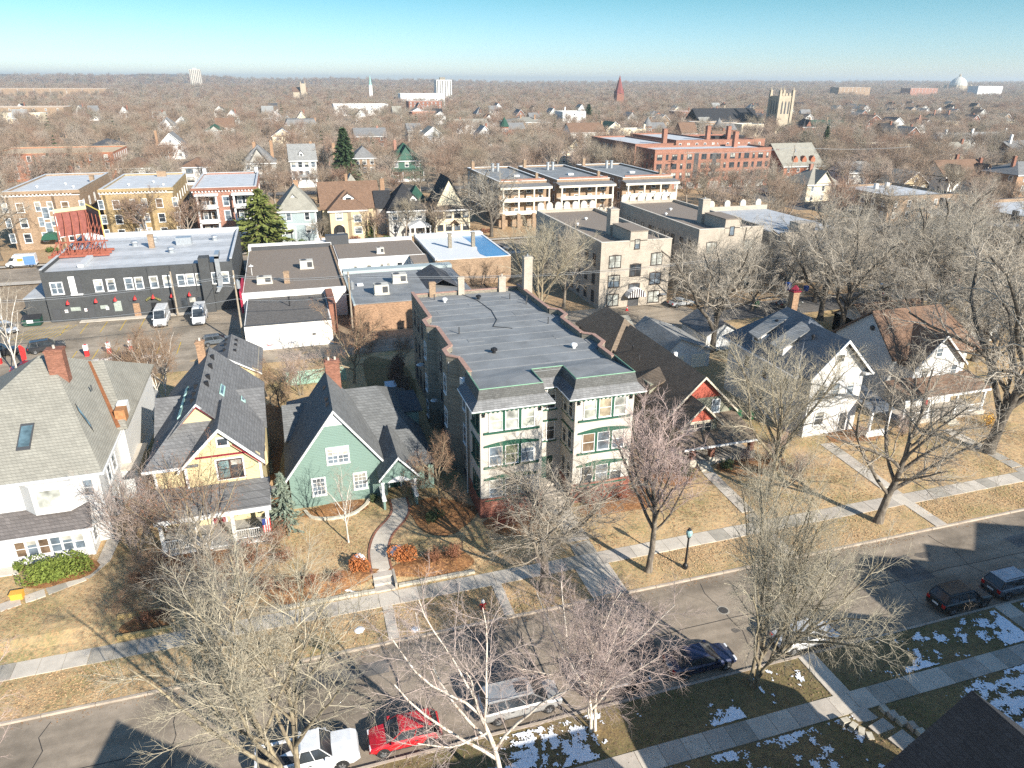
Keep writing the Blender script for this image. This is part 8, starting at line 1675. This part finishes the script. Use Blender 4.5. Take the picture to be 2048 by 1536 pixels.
    part(t, 'grille', plast, lambda m: m.box(X(.985), -w*.42, .52, X(1.0)+.004, w*.42, .72))
    if kind in ('suv', 'minivan'): part(t, 'roof_rail', plast if kind == 'suv' else metal_g, lambda m: [m.bar((x2+.1, s_*wt*.92, zr_+.03), (x3-.15, s_*wt*.92, zr_+.03), .025, 4) for s_ in (-1, 1)])
    if kind == 'minivan': part(t, 'sunroof', car_glass, lambda m: m.box(x3-1.0, -.42, zr_-.01, x3-.25, .42, zr_+.012))
    key = ('wheel', kind == 'van' or kind == 'pickup' or kind == 'suv')
    if key not in WCACHE:
        r = .36 if key[1] else .325; a = MB(); N = 14
        for (ra, rb, ya, yb, mb) in ((r, r*.66, -.11, .11, a),):
            P = []; 
            for (rr, yy) in ((r*.66, -.11), (r*.97, -.11), (r, -.07), (r, .07), (r*.97, .11), (r*.66, .11)):
                for k in range(N): P.append((rr*math.cos(2*math.pi*k/N), yy, rr*math.sin(2*math.pi*k/N)))
            a.add(P, [(i*N+k, i*N+(k+1) % N, (i+1)*N+(k+1) % N, (i+1)*N+k) for i in range(5) for k in range(N)])
        h = MB(); h.ext([(r*.67*math.cos(2*math.pi*k/N), -.09, r*.67*math.sin(2*math.pi*k/N)) for k in range(N)], (0, .18, 0))
        for k in range(5):
            c_, s_ = math.cos(2*math.pi*k/5), math.sin(2*math.pi*k/5); h.bar((.05*c_, -.10, .05*s_), (r*.6*c_, -.10, r*.6*s_), .035, 4); h.bar((.05*c_, .10, .05*s_), (r*.6*c_, .10, r*.6*s_), .035, 4)
        WCACHE[key] = (a.mesh('tyre', tyre_m), h.mesh('rim', rim_m), r)
    tm, rm, r = WCACHE[key]
    for fx in (.175, .815):
        for s_ in (-1, 1):
            wl_ = obj('wheel', tm, t, (X(fx), s_*(w-.10), r)); obj('rim', rm, wl_)
    for fx in (.175, .815):
        for s_ in (-1, 1): part(t, 'wheel_arch', plast, lambda m: m.ext([(X(fx)+(r+.07)*math.cos(a), s_*(w*.995), r+(r+.07)*math.sin(a)) for a in np.linspace(-.25, math.pi+.25, 11)], (0, -s_*.12, 0)))
    fz_, fw2 = bz*.66, w*.62
    for s_ in (-1, 1):
        part(t, 'headlight', lamp_w, lambda m: m.box(X(.965), s_*fw2-.2, fz_-.08, X(.992), s_*fw2+.14, fz_+.09)); part(t, 'tail_light', lamp_r, lambda m: m.box(X(-.004), s_*w*.72-.14, bz*.66, X(.03), s_*w*.72+.14, bz*.9)); part(t, 'mirror', pm, lambda m: m.box(x1-.42, s_*(wb+.06), zb+.02, x1-.24, s_*(wb+.24), zb+.18))
    part(t, 'bumper', plast, lambda m: (m.box(X(.985), -w*.72, .30, X(1.003), w*.72, .48), m.box(X(-.006), -w*.8, .30, X(.02), w*.8, .5))); part(t, 'licence_plate', white, lambda m: m.box(X(-.008), -.26, .62, X(-.002), .26, .76))
    return t
KA = math.radians(0)
silver = (.46, .46, .45)
build_car('silver minivan parked at the near kerb under the white barked birch', 'minivan', silver, 10.4, 31.3, KA, 'minivan', name='parked_minivan', metal=.5)
build_car('white silver sedan parked at the near kerb beside the tall two stemmed tree', 'sedan', (.62, .63, .64), 31.2, 30.9, KA, metal=.3)
build_car('dark navy sedan in shade between the pink birch and the tall tree', 'sedan', (.012, .02, .06), 23.0, 31.1, KA)
build_car('dark car almost hidden behind the twigs of the low birch', 'hatch', (.02, .021, .024), 16.9, 31.1, KA)
build_car('bright red hatchback at the bottom behind birch twigs', 'hatch', (.52, .012, .02), 3.1, 31.0, math.pi, metal=.15)
build_car('white pickup truck under the olive barked tree at the bottom', 'pickup', (.72, .73, .74), -2.4, 31.0, KA, 'pickup', name='parked_pickup', metal=.1)
build_car('black suv parked in the house shadow on the right', 'suv', (.012, .015, .015), 45.0, 30.9, KA, 'suv', name='parked_suv')
build_car('dark grey suv with pale roof at the right edge of the street', 'suv', (.10, .105, .115), 50.4, 31.0, KA, 'suv', name='parked_suv', roof_mat=plain('frosty_roof', (.40, .42, .45), .5))
build_car('white van parked left of its twin before the grey commercial building', 'van', (.70, .71, .72), -21.3, 120.0, -math.pi/2, 'van', name='parked_van', metal=.1, z=.04)
build_car('white van parked right of its twin before the grey commercial building', 'van', (.70, .71, .72), -15.6, 119.4, -math.pi/2, 'van', name='parked_van', metal=.1, z=.04)
build_car('grey car nosing out beside the alley pole', 'hatch', (.13, .15, .17), -12.2, 107.2, .15, z=.04)
build_car('black hatchback with red tail lights behind the snow bank', 'hatch', (.02, .02, .024), -24.0, 102.8, math.pi/2+.1, z=.04); build_car('dark suv parked before the feather flag', 'suv', (.03, .032, .036), -35.3, 111.0, .3, 'suv', name='parked_suv', z=.04); build_car('maroon car beside the feather flag', 'sedan', (.14, .01, .025), -35.0, 102.6, .2, z=.04); build_car('black car at the left edge of the lot', 'suv', (.02, .022, .025), -41.0, 110.5, .2, 'suv', name='parked_suv', z=.04)
build_car('white hatchback at the left edge of the parking lot', 'hatch', (.66, .67, .68), -43.4, 122.0, -.9, z=.04)
build_car('silver white sedan parked under the oaks on the right', 'sedan', (.60, .62, .63), 119.1, 112.5, -.2, z=.04); build_car('silver sedan beside the striped awning block', 'sedan', (.5, .52, .53), 63.8, 105.5, .1, z=.04); build_car('dark green car behind the slate blue roofed house', 'sedan', (.05, .055, .05), 81.9, 100.0, .1, z=.05); build_car('blue and white pickup under the oaks', 'pickup', (.05, .10, .22), 103.0, 102.0, 1.3, 'pickup', name='parked_pickup', z=.05); build_car('red car glimpsed through the oak branches', 'hatch', (.5, .02, .02), 124, 105.2, .3, z=.04)
build_car('blue car parked behind the white and blue roof', 'sedan', (.03, .08, .30), 38.5, 156.9, 0); build_car('white car on the second street right of the blue one', 'sedan', (.62, .63, .64), 45.5, 156.9, 0); build_car('grey car on the second street left', 'suv', (.2, .2, .21), -46, 166.4, math.pi, 'suv', name='parked_suv')
for i, (u, v, c) in enumerate(((156, 226, (.12, .12, .13)), (160, 221, (.45, .02, .03)), (163.5, 216, (.6, .6, .62)), (178, 224, (.35, .35, .36)), (172, 229, (.5, .5, .52)))): build_car(['dark car by the brick garages', 'red car by the brick garages', 'white car beside the cream house', 'grey suv right of the brick garages', 'silver suv close to the brick garages'][i], 'suv' if i > 2 else 'sedan', c, u, v, 1.57, z=.0)
# delivery van with printed sides
dv = build_car('white and blue delivery van at the far left corner with printed sides', 'van', (.68, .69, .70), -54.3, 169.4, math.pi+.05, 'van', name='delivery_van', metal=.1)
part(dv, 'blue_panel', paint('print_blue', (.10, .20, .42)), lambda m: (m.box(-2.7, -1.015, .5, -.6, -1.0, 2.3), m.box(-2.7, 1.0, .5, -.6, 1.015, 2.3))); part(dv, 'orange_print', paint('print_orange', (.6, .25, .05)), lambda m: (m.box(-.5, 1.0, 1.3, .5, 1.015, 1.9)))

# ------------------------------------------------------------------ poles, wires and street furniture
pole_m = plain('grey_brown_pole', (.30, .25, .19), .9, .25, 3.0)
def pole(label, u, v, h, arms=(), tr=False, lamp=False):
    t = thing('utility_pole', label, 'utility pole', (u, v, 0)); part(t, 'shaft', pole_m, lambda m: m.cyl(u, v, -.3, h, .16, .11, 9))
    for z, w_, ax in arms: part(t, 'crossarm', pole_m, lambda m: m.box(u-(w_/2 if ax == 'u' else .06), v-(w_/2 if ax == 'v' else .06)-.15, z, u+(w_/2 if ax == 'u' else .06), v+(w_/2 if ax == 'v' else .06)-.13, z+.12)); part(t, 'insulator', white, lambda m: [m.cyl(u+(s_*w_*.45 if ax == 'u' else 0), v-.14+(s_*w_*.45 if ax == 'v' else 0), z+.12, z+.3, .05, .04, 6) for s_ in (-1, -.4, .4, 1)])
    if tr: part(t, 'transformer', metal_g, lambda m: (m.cyl(u+.4, v-.1, h-2.6, h-1.5, .28, .28, 10), m.cyl(u+.4, v-.1, h-1.5, h-1.3, .1, .1, 6)))
    if lamp: part(t, 'lamp_arm', metal_g, lambda m: (m.path([(u, v, h-2.4), (u-1.2, v-.6, h-2.0), (u-1.9, v-.9, h-2.0)], .04), m.box(u-2.3, v-1.15, h-2.1, u-1.7, v-.75, h-1.92)))
    return t
pole('tall wooden utility pole with transformer at the corner of the white block garage', -8.4, 104.6, 11.5, ((10.6, 2.2, 'v'), (9.6, 1.6, 'v')), True, True)
pole('wooden utility pole behind the green house beside the brick pier', 7.2, 103.4, 10.5, ((9.8, 2.0, 'v'),), True)
pole('slim pole before the door of the grey commercial building', -19.4, 123.6, 7.5)
pole('wooden pole with crossarms before the red brick apartments', 136.5, 232, 14, ((13, 2.6, 'u'), (12, 2.6, 'u')), True); pole('double armed pole between the brick apartments and the red house', 181, 232, 15, ((14, 2.8, 'u'), (13, 2.8, 'u')), True); pole('street pole with lamps beside the brick garages', 160, 228, 9.5, (), False, True)
pole('short alley pole right of the first cream block', 66.0, 101.0, 9.5, ((8.9, 2.0, 'v'),)); pole('alley pole at the far left', -46, 103.5, 10.5, ((9.8, 2.0, 'v'),)); pole('alley pole among the oaks', 108, 101, 10, ((9.4, 2.0, 'v'),))
def wires(label, a, b, n=3, sag=.8, sp=.5, r=.026):
    t = thing('power_line', label, 'power line', a)
    for k in range(n):
        o_ = (k-(n-1)/2)*sp; P = []
        for q in range(13):
            f = q/12; P.append((a[0]+(b[0]-a[0])*f, a[1]+(b[1]-a[1])*f+o_, a[2]+(b[2]-a[2])*f-sag*4*f*(1-f)))
        part(t, 'wire', plast if k % 2 else metal_g, lambda m: m.path(P, r, 4))
wires('power lines over the parking lot from the far left pole to the tall pole', (-46, 103.4, 9.9), (-8.4, 104.6, 10.7), 3); wires('low cable over the parking lot left of the tall pole', (-46, 103.4, 7.2), (-8.4, 104.6, 7.4), 2, .9, .25, .025)
wires('power lines over the white block garage between two poles', (-8.4, 104.6, 10.7), (7.2, 103.4, 9.9), 3, .5); wires('low cable before the white block garage', (-8.4, 104.6, 7.4), (7.2, 103.4, 7.2), 2, .6, .25, .025)
wires('power lines along the alley behind the apartment block', (7.2, 103.4, 9.9), (66.0, 101.0, 9.0), 3, 1.2); wires('alley power lines through the oaks', (66.0, 101.0, 9.0), (108, 101, 9.5), 3, 1.0); wires('service wire from the tall pole to the grey commercial building', (-8.4, 104.6, 9.6), (-12.2, 125.0, 6.5), 2, .5, .2)
wires('power lines before the red brick house', (136.5, 232, 13.3), (181, 232, 14.3), 3, .9, .7); wires('power lines running right from the double armed pole', (181, 232, 14.3), (235, 232, 13.5), 3, .9, .7)
# lantern, hydrant, bins
lt = thing('street_lamp', 'black post street lamp with a pale teal lantern on the far verge', 'street lamp', (27.3, 40.5, 0))
part(lt, 'post', black, lambda m: m.lathe(27.3, 40.5, [(-.05, .2), (.35, .2), (.5, .1), (2.9, .07), (3.0, .16), (3.06, .16)], 10)); part(lt, 'lantern', plain('teal_lantern', (.25, .42, .44), .3), lambda m: m.lathe(27.3, 40.5, [(3.06, .14), (3.25, .24), (3.5, .25), (3.68, .16)], 10)); part(lt, 'cap', black, lambda m: m.lathe(27.3, 40.5, [(3.68, .18), (3.78, .12), (3.9, .03)], 8))
hy = thing('fire_hydrant', 'red fire hydrant with white cap on the leafy verge', 'hydrant', (10.5, 40.6, 0))
part(hy, 'barrel', red_paint, lambda m: m.lathe(10.5, 40.6, [(0, .17), (.08, .17), (.1, .12), (.55, .12), (.6, .15)], 10)); part(hy, 'bonnet', white, lambda m: m.lathe(10.5, 40.6, [(.6, .15), (.72, .12), (.8, .05), (.86, .05)], 10)); part(hy, 'outlet', red_paint, lambda m: (m.bar((10.25, 40.6, .42), (10.75, 40.6, .42), .06, 8), m.bar((10.5, 40.36, .42), (10.5, 40.6, .42), .075, 8)))
def bin_(label, u, v, col, z=.04, s=1.0, group=None):
    t = local('wheelie_bin', label, 'bin', (u, v, z), rng.uniform(-.2, .2), group); mt = paint('bin_%d' % int(col[2]*999), col)
    part(t, 'body', mt, lambda m: loft(m, [[(-.25*s, -.3*s, .1), (.25*s, -.3*s, .1), (.25*s, .3*s, .1), (-.25*s, .3*s, .1)], [(-.32*s, -.38*s, 1.0*s), (.32*s, -.38*s, 1.0*s), (.32*s, .38*s, 1.0*s), (-.32*s, .38*s, 1.0*s)]])); part(t, 'lid', mt, lambda m: m.ext([(-.35*s, -.42*s, 1.0*s), (-.35*s, .42*s, 1.0*s), (-.35*s, .42*s, 1.08*s), (-.35*s, 0, 1.16*s), (-.35*s, -.42*s, 1.06*s)], (.7*s, 0, 0))); part(t, 'wheel', plast, lambda m: [m.ext([(x*s, .3*s+.1*math.cos(a), .1+.1*math.sin(a)) for a in np.linspace(0, 6.28, 9)[:-1]], (.06, 0, 0)) for x in (-.3, .24)]); return t
bin_('upright blue recycling bin by the alley under the oaks', 88.3, 109.0, (.02, .10, .42), s=1.3); bin_('low blue bin right of the upright blue one', 91.0, 107.2, (.02, .09, .38), s=1.0); bin_('green bin by the grey garage', 76.0, 101.2, (.02, .12, .05), s=1.2)
bin_('grey bin at the right flank of the yellow house', -4.0, 60.2, (.22, .22, .22), z=.4)
for i, (u, v) in enumerate(((46.3, 64.5), (47.4, 63.6), (48.4, 62.6), (46.6, 62.4))): bin_('dark bin in the gap right of the red gabled house', u, v, (.02, .025, .05), s=1.0, group='dark bins right of the red gabled house')
dp = local('dumpster', 'dark dumpster with a white sign at the left wing of the grey building', 'dumpster', (-40.6, 124.6, .04)); part(dp, 'body', dkgreen, lambda m: loft(m, [[(-1.2, -.7, .1), (1.2, -.7, .1), (1.2, .7, .1), (-1.2, .7, .1)], [(-1.3, -.9, 1.2), (1.3, -.9, 1.2), (1.3, .7, 1.5), (-1.3, .7, 1.5)]])); part(dp, 'lid', plast, lambda m: m.slab([(-1.35, -.95, 1.25), (1.35, -.95, 1.25), (1.35, .75, 1.6), (-1.35, .75, 1.6)], .06)); part(dp, 'sign', white, lambda m: m.box(-.6, -.92, .6, .3, -.87, 1.1))
cn = local('traffic_cone', 'small red cone beside the striped awning door', 'cone', (53.4, 105.6, .04)); part(cn, 'cone', red_paint, lambda m: (m.box(-.25, -.25, 0, .25, .25, .05), m.cyl(0, 0, .05, .9, .2, .04, 8))); part(cn, 'band', white, lambda m: m.cyl(0, 0, .45, .62, .135, .105, 8))
wst = local('white_bench', 'white slatted bench before the grey blue house', 'bench', (6.5, 175.0, .0)); 
for k in range(4): part(wst, 'slat', white, lambda m: m.box(-1.3, -.02, .5+.25*k, 1.3, .04, .68+.25*k))
part(wst, 'leg', white, lambda m: [m.box(x, -.45, 0, x+.08, .05, .5) for x in (-1.2, 1.1)]); part(wst, 'seat', white, lambda m: m.box(-1.3, -.5, .45, 1.3, -.03, .5))
# stone walls of the near walkway at the bottom right
nw = thing('stone_wall', 'low tan stone wall along the walkway in the lower right corner', 'wall', (32.4, 24, 0))
for k in range(14):
    y = 24.3-.6*k; x = 31.95+.16*k*.6
    part(nw, 'stone', [limestone, concrete, limestone, kerb_m][k % 4], lambda m: m.cbox(x+rng.uniform(-.04, .04), y, gz(x, y)-.1, .40+.05*(k % 3), .56, .42+.05*(k % 2), -.1))
tag(part(None, 'hedge_stones', limestone, lambda m: [m.cbox(28.9+.2*k, 24.2-.45*k, .1, .5, .35, .35, .4*k) for k in range(4)]), 'few dark edging stones left of the lower right walkway', 'edging').name = 'edging_stones'
# ------------------------------------------------------------------ air
hz = MB(); hz.box(-13500, -350, -1.5, 13500, 13500, 110)
hm = bpy.data.materials.new('air'); hm.use_nodes = True; n_ = hm.node_tree; n_.nodes.clear()
pv = n_.nodes.new('ShaderNodeVolumePrincipled'); pv.inputs['Color'].default_value = (.84, .93, 1.0, 1); pv.inputs['Density'].default_value = 0.00014; pv.inputs['Anisotropy'].default_value = .25
mo = n_.nodes.new('ShaderNodeOutputMaterial'); n_.links.new(pv.outputs[0], mo.inputs['Volume'])
hzo = tag(hz.build('haze', hm), None, None, None, 'stuff')
